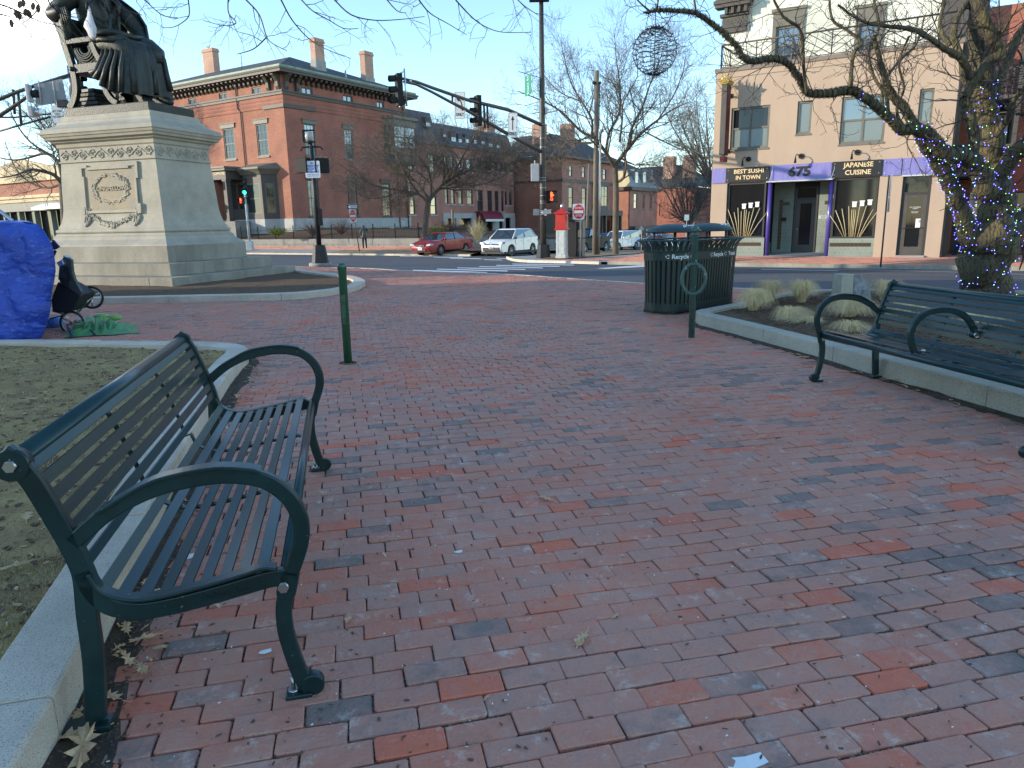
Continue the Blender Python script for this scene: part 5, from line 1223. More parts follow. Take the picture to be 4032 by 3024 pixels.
 # entrance recess
D=1.35;f2=lambda s,o,z:f(s,o-D,z)
rf,rpx=RB.face('L',D)
da,db=rpx(3126,850)[0],rpx(3218,850)[0];dz1=rpx(3170,735)[1];dz0=rpx(3160,788)[1]
mb=MB();fbox(mb,f,rc[0],da-.03,-D-.1,-D,zB,zb0);build(mb,'recess_wall',M['shop_tile'],RB.r,fix=True);mb=MB();fbox(mb,f,db+.03,rc[1]+.2,-D-.1,-D,zB,zb0);build(mb,'recess_wall',M['shop_tile'],RB.r,fix=True)
mb=MB();fbox(mb,f,rc[1]+.12,rc[1]+.2,-D,-.36,zB,.45);build(mb,'recess_side',M['shop_tile'],RB.r,fix=True);mb=MB();fbox(mb,f,rc[0]-.12,rc[0]-.04,-D,-.36,zB,.45);build(mb,'recess_side',M['shop_tile'],RB.r,fix=True)
mb=MB();fbox(mb,f,rc[0]-.10,rc[0]-.06,-D,-.36,.455,zb0);build(mb,'side_glass',M['darkframe'],RB.r,fix=True);mb=MB();fbox(mb,f,rc[1]+.14,rc[1]+.18,-D,-.36,.455,zb0);build(mb,'side_glass',M['darkframe'],RB.r,fix=True)
mb=MB();fbox(mb,f,rc[0],rc[1]+.1,-D,-.02,zb0-.04,zb0+.1);build(mb,'soffit',M['cap'],RB.r,fix=True)
mb=MB();mb.rings([[f(rc[0],-D,-.13),f(rc[1]+.12,-D,-.13),f(rc[1]+.12,.0,-.13),f(rc[0],.0,-.13)],[f(rc[0],-D,.03),f(rc[1]+.12,-D,.03),f(rc[1]+.12,0,-.062),f(rc[0],0,-.062)]]);build(mb,'doorstep',M['concrete'],RB.r,fix=True)
def shopdoor(s0,s1,z0,zm,z1,ff,B=RB,label=None):
 mb=MB();t=.10
 fbox(mb,ff,s0,s0+t,-.06,.0,z0,z1);fbox(mb,ff,s1-t,s1,-.06,.0,z0,z1);fbox(mb,ff,s0+t,s1-t,-.06,.0,zm,zm+.09);fbox(mb,ff,s0+t,s1-t,-.06,.0,z1-.06,z1)
 dr=build(mb,'door',M['darkframe'],B.r,fix=True,label=label)
 mb=MB();st_=.14;fbox(mb,ff,s0+t,s0+t+st_,-.05,-.012,z0,zm);fbox(mb,ff,s1-t-st_,s1-t,-.05,-.012,z0,zm);fbox(mb,ff,s0+t+st_,s1-t-st_,-.05,-.012,z0,z0+.32);fbox(mb,ff,s0+t+st_,s1-t-st_,-.05,-.012,zm-.14,zm)
 build(mb,'leaf',M['trim'],dr,fix=True)
 for a,c in((z0+.32,zm-.14),(zm+.09,z1-.06)):
  mb=MB();mb.poly([ff(s,-.035,z)for s,z in((s0+t,a),(s1-t,a),(s1-t,c),(s0+t,c))]);build(mb,'pane',M['glassdark'],dr)
 return dr
dA=shopdoor(da,db,.03,dz0,dz1,lambda s,o,z:f(s,o-D+.02,z))
mb=MB();mb.ball(f(da+.17,-D+.05,1.0),.035,8);build(mb,'handle',M['bolt'],dA)
for s0_,sg in((da-.62,1),(db+.50,1)):
 k=0;z=.15
 while z<2.15:
  mb=MB();fbox(mb,f,s0_,s0_+.145,-D,-D+.012,z,z+.145);build(mb,'tile',M['darktile'],RB.r,fix=True);z+=.15
 mb=MB();fbox(mb,f,s0_+.15,s0_+.42,-D,-D+.012,2.0,2.145)if s0_<da else fbox(mb,f,s0_-.25,s0_-.005,-D,-D+.012,2.0,2.145);build(mb,'tile',M['darktile'],RB.r,fix=True)
mb=MB();q=(db+.06,db+.42);fbox(mb,f,q[0],q[1],-D,-D+.014,1.42,1.56);nm=build(mb,'number_tiles',M['oldwhite'],RB.r,fix=True);ftext('675',.12,nm,M['signblack'],(q[0]+q[1])/2,1.49,-D+.018,ext=.001)
mb=MB();fbox(mb,f,rc[0]+.35,rc[0]+.55,-D,-D+.06,1.35,1.5);build(mb,'meter_box',M['blackmetal'],RB.r,fix=True)
dB=shopdoor(d2[0],d2[1],.0,p(3600,766)[1],d2[3],lambda s,o,z:f(s,o-.08,z))
mb=MB();fbox(mb,f,d2[0],d2[1],-.3,.10,-.11,-.004);build(mb,'doorstep',M['concrete'],RB.r,fix=True)
sx=(d2[0]+d2[1])/2
mb=MB();fbox(mb,f,sx+.08,sx+.34,-.112,-.108,1.03,1.36);nt_=build(mb,'notice',M['paper'],dB,fix=True);ftext('B',.15,nt_,M['signblack'],sx+.21,1.26,-.105,ext=.001);ftext('- - - -\n- - -\n- - - -',.07,nt_,M['signblack'],sx+.21,1.12,-.105,ext=.001)
ftext('675 CONGRESS\nSTREET',.055,dB,M['white'],sx+.02,1.76,-.105,ext=.001);ftext('RESTAURANT\nENTRANCE',.04,dB,M['white'],sx+.02,1.60,-.105,ext=.001)
mb=MB();fbox(mb,f,d2[0]+.12,d2[1]-.12,-.10,-.06,1.0,1.03);build(mb,'push_bar',M['blackmetal'],dB,fix=True)
# bamboo displays and lanterns inside the shop windows
for h,seed in((s1h,3),(s2h,4)):
 rnd=random.Random(seed);cx=h[0]+(h[1]-h[0])*(.45 if h is s1h else.50);zb_=h[2]+.05;rt=empty('bamboo_display',RB.M@Mx.Translation((cx,.06,zb_)),'fan of bamboo canes standing in the window under the '+('best sushi sign' if h is s1h else 'japanese cuisine sign'),'display','bamboo in the restaurant windows')
 for k in range(11):
  t=(k-5)/5;mb=MB();x0=t*.30+rnd.uniform(-.03,.03);tt=.62*abs(t)**2.2*(1 if t>0 else-1)+t*.05;H_=1.12+rnd.uniform(-.12,.12);mb.tube([(x0,0,0),(x0+tt*.45,0,H_*.5),(x0+tt*1.0,0,H_)],.014,6);build(mb,'cane',M['bamboo'],rt)
 mb=MB();mb.tube([(-.5,.015,.12),(.5,.015,.12)],.012,5);build(mb,'rail',M['darktile'],rt)
 for k in range(3):
  rl=MB();x_=cx+.0+k*.27;z_=zb_+1.33+.03*k;rl.bx(-.09,.09,.05,.07,-.02,.03);rl.bx(-.075,.075,.05,.07,-.18,-.03)
  q=empty('paper_lantern',RB.M@Mx.Translation((x_,.0,z_)),('leftmost','middle','rightmost')[k]+' of the three small white lanterns in the window under the '+('best sushi' if h is s1h else 'japanese cuisine')+' sign','lantern','white lanterns in the restaurant windows');build(rl,'shade',M['paper'],q,fix=True)
  # gooseneck lamps
for k,(x,y)in enumerate([(2948,627),(3155,615),(3376,600)]):
 s,z=p(x,y);mb=MB();mb.cyl(f(s,.04,z),.001,.001,3)if 0 else None
 mb.tube([f(s,0,z),f(s,.05,z)],.105,16);q=build(mb,'wall_lamp',M['blackmetal'],RB.r)
 mb=MB();mb.tube([f(s,.05,z),f(s-.1,.35,z+.06),f(s-.13,.46,z-.02),f(s-.13,.46,z-.10)],.018,7);mb.tube([f(s-.13,.46,z-.08),f(s-.13,.46,z-.28)],[.03,.05],10);build(mb,'lamp_arm',M['blackmetal'],q)
 # blade sign
s,z1_=p(2880,316);_,z0_=p(2860,640);rt=empty('blade_sign',RB.M@Mx.Translation((s,0,0)),'tall narrow maroon blade sign with a gilded crown on the stucco wall','sign')
mb=MB();mb.bx(-.12,.10,-.92,-.34,z0_+.25,z1_-.28);bd=build(mb,'casing',M['trim'],rt,bevel=.01)
mb=MB();mb.bx(.10,.118,-.86,-.40,z0_+.30,z1_-.33);build(mb,'face_panel',M['maroon'],bd)
text('R\nI\nB\nO\nL\nL\nI\nT\nA',.34,bd,M['trim'],RB.M@Mx.Translation((s+.122,-.63,(z0_+z1_)/2))@Mx.Rotation(math.pi/2,4,'Z')@Mx.Rotation(math.pi/2,4,'X'),ext=.003)
mb=MB();mb.bx(-.10,.10,-.86,-.40,z0_-.02,z0_+.20);build(mb,'lower_box',M['maroon'],rt,bevel=.01)
mb=MB();mb.rings([[(-.16,-.96,z1_-.28),(.14,-.96,z1_-.28),(.14,-.30,z1_-.28),(-.16,-.30,z1_-.28)],[(-.22,-1.02,z1_-.14),(.20,-1.02,z1_-.14),(.20,-.24,z1_-.14),(-.22,-.24,z1_-.14)]])
for k in range(9):a=k*.698;mb.cyl((-.01+.17*math.cos(a),-.63+.34*math.sin(a),z1_-.15),.035,.20+.05*(k%2),6,r2=.012)
build(mb,'crown',M['gold'],rt,fix=True)
mb=MB();zc_=(z0_+z1_)/2
for zq in(z1_-.62,z0_+.45):mb.bx(-.03,.03,-.35,.0,zq-.03,zq+.03);mb.bx(-.09,.09,-.03,0,zq-.09,zq+.09)
build(mb,'bracket',M['blackmetal'],rt)
# roof terrace railing with diagonal bars
rl=MB();zr=zT;H=.92
def rail_run(a,c,map_):
 n=max(1,round(abs(c-a)/1.35));w_=(c-a)/n
 mbx=MB();
 for k in range(n+1):q=map_(a+k*w_,zr);mbx.tube([q,V(q)+V((0,0,H))],.025,6)
 mbx.tube([map_(a,zr+H),map_(c,zr+H)],.035,6);mbx.tube([map_(a,zr+.06),map_(c,zr+.06)],.018,6)
 for k in range(n):
  s0=a+k*w_;half=w_/2
  for j in range(1,6):
   d=j/6
   for sg in((1,-1)[k%2],):
   # bars leaning one way, with a chevron in the middle of each panel
    x0,x1=s0+(0 if sg>0 else w_),s0+(w_ if sg>0 else 0)
    P0=(x0+(x1-x0)*max(0,d*2-1),zr+.06+(H-.06)*min(1,d*2));P1=(x0+(x1-x0)*min(1,d*2),zr+.06+(H-.06)*max(0,d*2-1))
    mbx.tube([map_(*P0),map_(*P1)],.014,4)
 return mbx
rt=empty('terrace_railing',RB.M,'iron railing with diagonal bars round the roof terrace of the restaurant building','railing')
build(rail_run(.15,xR-.1,lambda s,z:f(s,-.12,z)),'front_railing',M['brownpole'],rt,kind='stuff');build(rail_run(.2,4.0,lambda s,z:(.15,s,z)),'side_railing',M['brownpole'],rt,kind='stuff')
# cream upper storey, set back
SB_=1.9;fu,pu=RB.face('L',SB_)
ux0=pu(2852,200)[0];ux1=pu(3716,60)[0];zu1=zT+5.2
uA=pxh(3053,108,3150,236,pu);uB=pxh(3380,95,3462,190,pu);uA=(uA[0],uA[1],zT+.25,uA[3]);uB=(uB[0],uB[1],zT+.25,uB[3])
UP=wall(RB,fu,ux0,ux1,zT-.3,zu1,[uA,uB],M['creambrick'],name='upper_wall')
mb=MB();mb.poly([fu(ux0,0,zT-.3),fu(ux0,0,zu1),fu(ux0,-7,zu1),fu(ux0,-7,zT-.3)]);mb.poly([fu(ux1,0,zT-.3),fu(ux1,-7,zT-.3),fu(ux1,-7,zu1),fu(ux1,0,zu1)]);build(mb,'upper_side',M['creambrick'],RB.r)
for h in(uA,uB):
 window(RB,fu,*h,'trimgrey','glasssky',1,2,mun=(3,4),fw=.09,gl2='glass')
 mb=MB();fbox(mb,fu,h[0]-.14,h[1]+.14,0,.06,h[3]+.002,h[3]+.55);fbox(mb,fu,h[0]-.2,h[1]+.2,0,.12,h[3]+.552,h[3]+.66);fbox(mb,fu,h[0]-.14,h[0]-.002,0,.05,h[2],h[3]);fbox(mb,fu,h[1]+.002,h[1]+.14,0,.05,h[2],h[3]);build(mb,'window_surround',M['trimgrey'],RB.r,fix=True)
c0_,cz=pu(2852,130);c1_,_=pu(2935,120);zk=pu(2895,128)[1];zk2=pu(2895,38)[1]
mb=MB()
for k,(dz0_,dz1_,o)in enumerate([(0,.18,.05),(.185,.32,.09),(.325,.62,.05),(.625,.75,.14)]):fbox(mb,fu,ux0-o-.05,c1_+o,0,.10+o,zk+dz0_,zk+dz1_)
for k in range(4):fbox(mb,fu,ux0+.05+k*.27,ux0+.17+k*.27,.16,.40,zk+.70,zk+.95)
fbox(mb,fu,ux0-.35,c1_+.25,0,.48,zk+.96,zk+1.10);fbox(mb,fu,ux0-.40,c1_+.30,0,.54,zk+1.102,zk+1.22)
fprism(mb,fu,[(ux0-.4,zk+1.225),(ux0-.1,zk+1.225),(ux0+2.4,zk+2.6),(ux0+2.1,zk+2.7)],0,.5)
build(mb,'corner_cornice',M['trim'],RB.r,fix=True)
mb=MB();zf_=zk+.36
for k in range(6):
 s=ux0+.10+k*.165
 for a,c,d,e in((0,.13,.18,.20),(0,.02,.0,.18),(.0,.13,0,.02),(.11,.13,0,.13),(.05,.13,.11,.13),(.05,.07,.06,.13)):fbox(mb,fu,s+a,s+c,.15,.165,zf_+d,zf_+e)
build(mb,'key_pattern',M['trimgrey'],RB.r,fix=True)
mb=MB();fbox(mb,fu,ux1-.1,ux1+.9,.0,.3,zT,zu1);build(mb,'porch_frame',M['trim'],RB.r,fix=True)
# dark side bay and pipe on the left flank
mb=MB();mb.bx(-.30,-.03,2.2,3.6,2.0,zT-1.55);mb.bx(-.38,-.03,2.1,3.7,zT-1.548,zT-1.3);build(mb,'side_bay',M['trim'],RB.r)
# ------------------------------------------------------------------ alley, wooden stair and brick buildings to the right of it
AL=Bld('brick_house',RB.M@Mx.Translation((xR+.02,0,0)),'brick house in shadow behind the wooden stair right of the restaurant')
fa,pa=AL.face('L',2.6)
wall(AL,fa,0,4.2,-.2,9.0,[(.25,1.15,-.05,2.1),(1.8,2.6,.9,2.3),(1.0,1.8,4.0,5.6)],M['brick2']);
mb=MB();fbox(mb,fa,.25,1.15,-.2,-.1,-.05,2.1);build(mb,'door',M['darkframe'],AL.r,fix=True);window(AL,fa,1.8,2.6,.9,2.3,'trim','glassdark');window(AL,fa,1.0,1.8,4.0,5.6,'trim','glass')
mb=MB();mb.poly([(4.2,2.6,-.2),(4.2,9,-.2),(4.2,9,9),(4.2,2.6,9)]);mb.poly([(0,2.6,9.0),(4.2,2.6,9),(4.2,9,9),(0,9,9)]);build(mb,'side_wall',M['brick2'],AL.r)
mb=MB();fbox(mb,lambda s,o,z:(s,-o,z),.02,4.2,-2.58,-.3,-.25,-.09);build(mb,'passage_floor',M['concrete'],AL.r,fix=True)
WS=empty('wooden_stair',AL.M,'dark wooden outside stair and landings against the brick house','stair')
for zz in(3.0,5.6):
 mb=MB();mb.bx(.05,1.9,.7,2.55,zz-.14,zz);build(mb,'landing',M['trim'],WS)
for x,y in((.10,.75),(1.85,.75),(1.85,2.4)):
 mb=MB();mb.bx(x-.07,x+.07,y-.07,y+.07,-.1,7.8);build(mb,'post',M['trim'],WS)
for z0,z1,y in((3.0,5.6,1.1),(.2,2.9,1.9)):
 for k in range(12):
  mb=MB();t=k/12;x=.15+1.6*(t if z0>1 else 1-t);z=z0+(z1-z0)*(k+1)/13;mb.bx(x-.02,x+.22,y-.4,y+.4,z,z+.04);build(mb,'tread',M['trim'],WS)
for zz in(3.0,5.6):
 mb=MB();mb.bx(.1,1.85,.70,.76,zz+.85,zz+.93)
 for k in range(10):mb.bx(.15+k*.18,.19+k*.18,.71,.75,zz,zz+.85)
 build(mb,'balustrade',M['trim'],WS)
mb=MB();mb.rings([[(.3,.8,3.0-.2),(1.9,.8,2.8),(1.9,2.5,2.8),(.3,2.5,2.8)],[(.3,.8,2.84),(1.9,.8,2.84),(1.9,2.5,2.84),(.3,2.5,2.84)]]);build(mb,'soffit_board',M['blackmetal'],WS)
B2=Bld('corner_shop',RB.M@Mx.Translation((xR+3.4,.0,0)),'brick shop with pale trim at the right edge behind the lit tree')
fb,pb=B2.face('L')
wall(B2,fb,0,16,-.2,5.2,[(.8,3.4,.9,3.1),(4.2,5.3,-.1,3.1),(6.0,9.0,.9,3.1)],M['brick'])
window(B2,fb,.8,3.4,.9,3.1,'trimgrey','glassdark',2,1,fw=.12);window(B2,fb,6,9,.9,3.1,'trimgrey','glassdark',2,1,fw=.12);window(B2,fb,4.2,5.3,-.1,3.1,'trimgrey','glassdark',1,2,fw=.12)
mb=MB();fbox(mb,fb,.0,16.1,-.3,.25,5.2,5.45);fbox(mb,fb,-.1,16.2,-.3,.4,5.452,5.65);fbox(mb,fb,.0,16,0,.12,3.25,3.6);build(mb,'cornice',M['trimgrey'],B2.r,fix=True)
mb=MB();fbox(mb,fb,.0,16,-.02,.06,-.2,.55);build(mb,'stucco_base',mat('orange_stucco',(.50,.24,.14),.85),B2.r,fix=True)
mb=MB();mb.poly([(0,0,-.2),(0,0,5.2),(0,9,5.2),(0,9,-.2)]);mb.poly([(0,0,5.3),(16,0,5.3),(16,9,5.3),(0,9,5.3)]);build(mb,'side_wall',M['brick'],B2.r)
mb=MB();mb.tube([fb(-.1,.1,-.1),fb(-.1,.1,4.6),fb(.1,.05,4.9)],.05,8);build(mb,'downpipe',M['oldwhite'],B2.r)
mb=MB();mb.bx(-.6,-.25,-.35,-.05,3.1,4.3);build(mb,'vent_duct',M['greymetal'],B2.r)
# backing mass: a long dark roofline behind
# ------------------------------------------------------------------ brick apartment house on the left (Longfellow Commons)
Q=at(1158,905,65)
BR=Bld('brick_apartment_house',BM((Q.x,Q.y,0),-VDIR),'large red brick house with bracketed cornice, tall chimneys and a bay window')
f,p=BR.face('L');g_,pR=BR.face('R')
zg=p(1109,275)[1];zeav=zg;zbase=.55;zgr=p(1158,860)[1];Wd=27.0;Ln=pR(1604,600)[0]
zbelt=p(1120,362)[1]
def hx(pf,x0,y0,x1,y1):
 a,b_,c_,d_=pf(x0,y0),pf(x1,y0),pf(x0,y1),pf(x1,y1);return hole((a[0]+c_[0])/2,(b_[0]+d_[0])/2,(a[1]+b_[1])/2,(c_[1]+d_[1])/2)
La=[hx(p,991,342,1029,376),hx(p,862,364,896,398),hx(p,742,388,774,418)]
Za,Zb_=La[0][2],La[0][3];La=[(a,b,Za,Zb_)for a,b,_,_ in La]+[(-22.5,-21.2,Za,Zb_)]
Lb=[hx(p,1012,487,1055,615),hx(p,883,508,926,640)];Lb=[(a,b,Lb[0][2],Lb[0][3])for a,b,_,_ in Lb]+[(-17.6,-16.3,Lb[0][2],Lb[0][3]),(-22.3,-21.0,Lb[0][2],Lb[0][3])]
Ra=[hx(pR,1187,338,1230,373),hx(pR,1350,370,1388,402),hx(pR,1483,393,1512,422)];Ra=[(a,b,Za,Zb_)for a,b,_,_ in Ra]
Rb=[hx(pR,1200,487,1242,600),hx(pR,1357,509,1391,620)];Rb=[(a,b,Lb[0][2],Lb[0][3])for a,b,_,_ in Rb]
Rc=[hx(pR,1215,708,1257,852),hx(pR,1371,712,1408,850),hx(pR,1506,728,1539,846)];zc0,zc1=Rc[0][2],Rc[0][3];Rc=[(a,b,zc0,zc1)for a,b,_,_ in Rc]
ent=hole(p(905,760)[0],p(960,760)[0],zgr,p(930,706)[1])
wall(BR,f,-Wd,0,zgr,zg,La+Lb+[ent],M['brick']);wall(BR,g_,0,Ln,zgr,zg,Ra+Rb+Rc,M['brick2'])  # same brick on both sides; the shaded side gets its own shade colour
mb=MB();mb.poly([(-Wd,0,0),(-Wd,0,zg),(-Wd,Ln,zg),(-Wd,Ln,0)]);mb.poly([(-Wd,Ln,0),(-Wd,Ln,zg),(0,Ln,zg),(0,Ln,0)]);build(mb,'rear_wall',M['brick2'],BR.r,fix=True)
mb=MB();fbox(mb,f,-Wd,.08,-.3,.08,zbase-.8,zgr);fbox(mb,g_,.0,Ln,-.3,.08,zbase-.8,zgr);build(mb,'granite_base',M['wallstone'],BR.r,fix=True)
for h in La+Ra:pass
for h in La:window(BR,f,*h,'trim','glass',2,1,fw=.12,depth=.12)
for h in Ra:window(BR,g_,*h,'trim','glasssky',2,1,fw=.12,depth=.12)
for h in Lb:window(BR,f,*h,'trimgrey','glass',1,2,mun=(3,4),lintel='ped',sill='trimgrey',fw=.10,gl2='glass')
for h in Rb:window(BR,g_,*h,'trimgrey','glasssky',1,2,mun=(3,4),lintel='ped',sill='trimgrey',fw=.10,gl2='glass')
for k,h in enumerate(Rc):
 window(BR,g_,*h,'trim','curtain' if k==0 else 'glass',1,2,mun=(3,4),lintel='ped',sill='trim',fw=.10)
 if k==1:
  mb=MB();fbox(mb,g_,h[0]+.05,h[0]+(h[1]-h[0])*.72,-.06,.04,zc0+.05,zc1-.05);build(mb,'shutter',mat('brown_shutter',(.14,.075,.05),.7),BR.r,fix=True)
  # cornice: brackets, frieze, fascia and copper gutter
OV=.95
mb=MB()
for(dz,o)in((0,OV),):
 mb.rings([[(-Wd-o,-o,zg-.28),(o,-o,zg-.28),(o,Ln+o,zg-.28),(-Wd-o,Ln+o,zg-.28)],[(-Wd-o,-o,zg-.08),(o,-o,zg-.08),(o,Ln+o,zg-.08),(-Wd-o,Ln+o,zg-.08)]])
build(mb,'soffit',M['trim'],BR.r,fix=True)
mb=MB();o=OV+.06;mb.rings([[(-Wd-o,-o,zg-.07),(o,-o,zg-.07),(o,Ln+o,zg-.07),(-Wd-o,Ln+o,zg-.07)],[(-Wd-o-.06,-o-.06,zg+.08),(o+.06,-o-.06,zg+.08),(o+.06,Ln+o+.06,zg+.08),(-Wd-o-.06,Ln+o+.06,zg+.08)]]);build(mb,'fascia',M['trimgrey'],BR.r,fix=True)
mb=MB();o=OV-.1;mb.rings([[(-Wd-o,-o,zg+.082),(o,-o,zg+.082),(o,Ln+o,zg+.082),(-Wd-o,Ln+o,zg+.082)],[(-Wd-o,-o,zg+.30),(o,-o,zg+.30),(o,Ln+o,zg+.30),(-Wd-o,Ln+o,zg+.30)]]);build(mb,'gutter',M['copper'],BR.r,fix=True)
RH=3.4;mb=MB();o=OV-.2;A=[(-Wd-o,-o,zg+.25),(o,-o,zg+.25),(o,Ln+o,zg+.25),(-Wd-o,Ln+o,zg+.25)]
hw=(Ln)/2;r1,r2=(-hw*.95,Ln/2,zg+RH),(-Wd+hw*.95,Ln/2,zg+RH)
mb.poly([A[0],A[1],r1,r2]);mb.poly([A[1],A[2],r1]);mb.poly([A[2],A[3],r2,r1]);mb.poly([A[3],A[0],r2]);build(mb,'roof',M['shingle'],BR.r)
def bracket(ff,s,big=False):
 mb=MB();h_=1.35 if big else.62;w_=.17 if big else.11;d_=OV*.8
 pts=[(0,zg-.28),(d_,zg-.28),(d_,zg-.42),(d_*.8,zg-.5),(d_*.42,zg-.28-h_*.45),(d_*.38,zg-.28-h_*.75),(.12,zg-.28-h_),(0,zg-.28-h_)]
 mb.rings([[ff(s-w_,o_,z)for o_,z in pts],[ff(s+w_,o_,z)for o_,z in pts]]);return mb
bd=None
def place_br(ff,s,big):
 build(bracket(ff,s,big),'bracket',M['trim'],BR.r,fix=True)
s=-.35
while s>-Wd:
 place_br(f,s,s>-1.9 and abs(s+.35)<2.2 and(abs(s+.35)<.1 or abs(s+1.55)<.35));s-=.60
s=.35
while s<Ln:
 place_br(g_,s,abs(s-.35)<.1 or abs(s-1.55)<.35);s+=.60
mb=MB();fbox(mb,f,-Wd,.08,0,.12,zbelt-.12,zbelt+.10);fbox(mb,f,-Wd,.16,0,.2,zbelt+.102,zbelt+.22);fbox(mb,g_,-.1,Ln,.0,.12,zbelt-.12,zbelt+.10);fbox(mb,g_,-.1,Ln,0,.2,zbelt+.102,zbelt+.22)
zq=p(1120,415)[1];fbox(mb,f,-2.6,.12,0,.14,zq-.12,zq+.18);fbox(mb,g_,-.1,3.6,0,.14,zq-.12,zq+.18);build(mb,'belt_course',M['trim'],BR.r,fix=True)
mb=MB();fbox(mb,f,-Wd,-2.62,0,.07,zq-.05,zq+.10);fbox(mb,g_,3.62,Ln,0,.07,zq-.05,zq+.10)
for k in range(3):z=zq+.25+k*.33;fbox(mb,f,-Wd,.03,0,.03,z,z+.14);fbox(mb,g_,-.02,Ln,0,.03,z,z+.14)
build(mb,'corbel_brickwork',M['brick2'],BR.r,fix=True)
# downpipe
mb=MB();a,c_=p(930,345),p(972,680)
zj=p(940,430)[1];mb.tube([f(a[0],.55,zg-.2),f(a[0],.10,zg-.9),f(a[0],.10,zj),f(a[0]+.35,.10,zj-.25),f(c_[0],.10,3.0)],.055,8);build(mb,'downpipe',M['trim'],BR.r)
mb=MB();s_=Ln-.5;mb.tube([g_(s_,.12,zg-.4),g_(s_,.12,.9)],.06,8);mb.tube([g_(s_-1.4,.12,6.5),g_(s_-1.4,.12,.9)],.06,8);build(mb,'downpipe',M['trim'],BR.r)
# portico with gilded name
x0,x1=p(790,760)[0],p(905,760)[0];PO=2.6
pf,pp=BR.face('L',-PO)
xa_,xb_=pp(760,700)[0],pp(889,700)[0];zt1=pp(880,655)[1];zt0=pp(880,706)[1];zfl=pp(890,872)[1]
PT=MB();fbox(PT,f,xa_,xb_,0,PO,zt0,zt1-.35);po=build(PT,'portico',M['trim'],BR.r,fix=True)
mb=MB();fbox(mb,f,xa_-.25,xb_+.25,0,PO+.25,zt1-.348,zt1-.15);fbox(mb,f,xa_-.35,xb_+.35,0,PO+.35,zt1-.148,zt1);build(mb,'portico_cornice',M['trimgrey'],po,fix=True)
for x in(xb_-.35,xa_+.35):
 mb=MB();fbox(mb,f,x-.22,x+.22,PO-.5,PO-.06,zfl,zt0-.002);fbox(mb,f,x-.28,x+.28,PO-.55,PO-.01,zt0-.18,zt0-.003);fbox(mb,f,x-.28,x+.28,PO-.55,PO-.01,zfl,zfl+.2);build(mb,'column',M['trim'],po,fix=True)
mb=MB();fbox(mb,f,xa_-.2,xb_+.9,.02,PO+.2,zbase-.4,zfl-.002);build(mb,'porch_floor',M['rubblewall'],po,fix=True)
tw=pp(884,684)[0]-pp(828,684)[0];tx=pp(884,684)[0]
text('LONGFELLOW COMMONS',.34,po,M['signgold'],BR.M@Mx.Translation((tx,-PO-.004,pp(856,684)[1]))@Mx.Rotation(math.pi/2,4,'X'),ext=.01,align='RIGHT',fitw=tw*1.82)
mb=MB();fbox(mb,f,ent[0],ent[1],-.16,-.08,ent[2],ent[3]);dr=build(mb,'door',M['trim'],BR.r,fix=True)
for a in(.08,.55):
 mb=MB();fbox(mb,f,ent[0]+(ent[1]-ent[0])*a,ent[0]+(ent[1]-ent[0])*(a+.36),-.085,-.075,ent[2]+1.0,ent[3]-.5);build(mb,'pane',M['glass'],dr,fix=True)
 # bay window
za0,za1=zgr,p(1040,690)[1];xb0,xb1=p(972,760)[0]+.3,p(1106,760)[0]-.35;BO=1.15
pts=[(xb0,0),(xb0+.75,-BO),(xb1-.75,-BO),(xb1,0)]
mb=MB();mb.rings([[(x,y,z)for x,y in pts]for z in(za0-1.3,za0)]);bw=build(mb,'bay_base',M['wallstone'],BR.r,fix=True)
mb=MB();mb.rings([[(x,y,z)for x,y in pts]for z in(za0+.002,za0+.5)]);mb.rings([[(x,y,z)for x,y in pts]for z in(za1-.75,za1-.002)]);bay=build(mb,'bay_window',M['trim'],BR.r,fix=True)
def off(pts_,o):return[(pts_[0][0]-o,0),(pts_[1][0]-o*.6,pts_[1][1]-o),(pts_[2][0]+o*.6,pts_[2][1]-o),(pts_[3][0]+o,0)]
mb=MB();mb.rings([[(x,y,za1)for x,y in off(pts,.1)],[(x,y,za1+.25)for x,y in off(pts,.3)],[(x,y,za1+.45)for x,y in off(pts,.5)],[(x,y,za1+.60)for x,y in off(pts,.5)],[(x,y*.2,za1+1.0)for x,y in off(pts,.1)]]);build(mb,'bay_cornice',M['trimgrey'],bay,fix=True)
for(ax,ay),(cx,cy)in zip(pts,pts[1:]):
 L_=math.hypot(cx-ax,cy-ay);tx_,ty_=(cx-ax)/L_,(cy-ay)/L_;ff=lambda s,o,z,ax=ax,ay=ay,tx_=tx_,ty_=ty_:(ax+tx_*s+ty_*o,ay+ty_*s-tx_*o,z)
 for s0,s1 in((0,.30),(L_-.30,L_)):
  mb=MB();fbox(mb,ff,s0,s1,-.08,0,za0+.5,za1-.75);build(mb,'bay_post',M['trim'],bay,fix=True)
 window(BR,ff,.30,L_-.30,za0+.5,za1-.75,'trimgrey','glass' if L_>1.7 else 'glassdark',1,2,depth=.06,fw=.09)
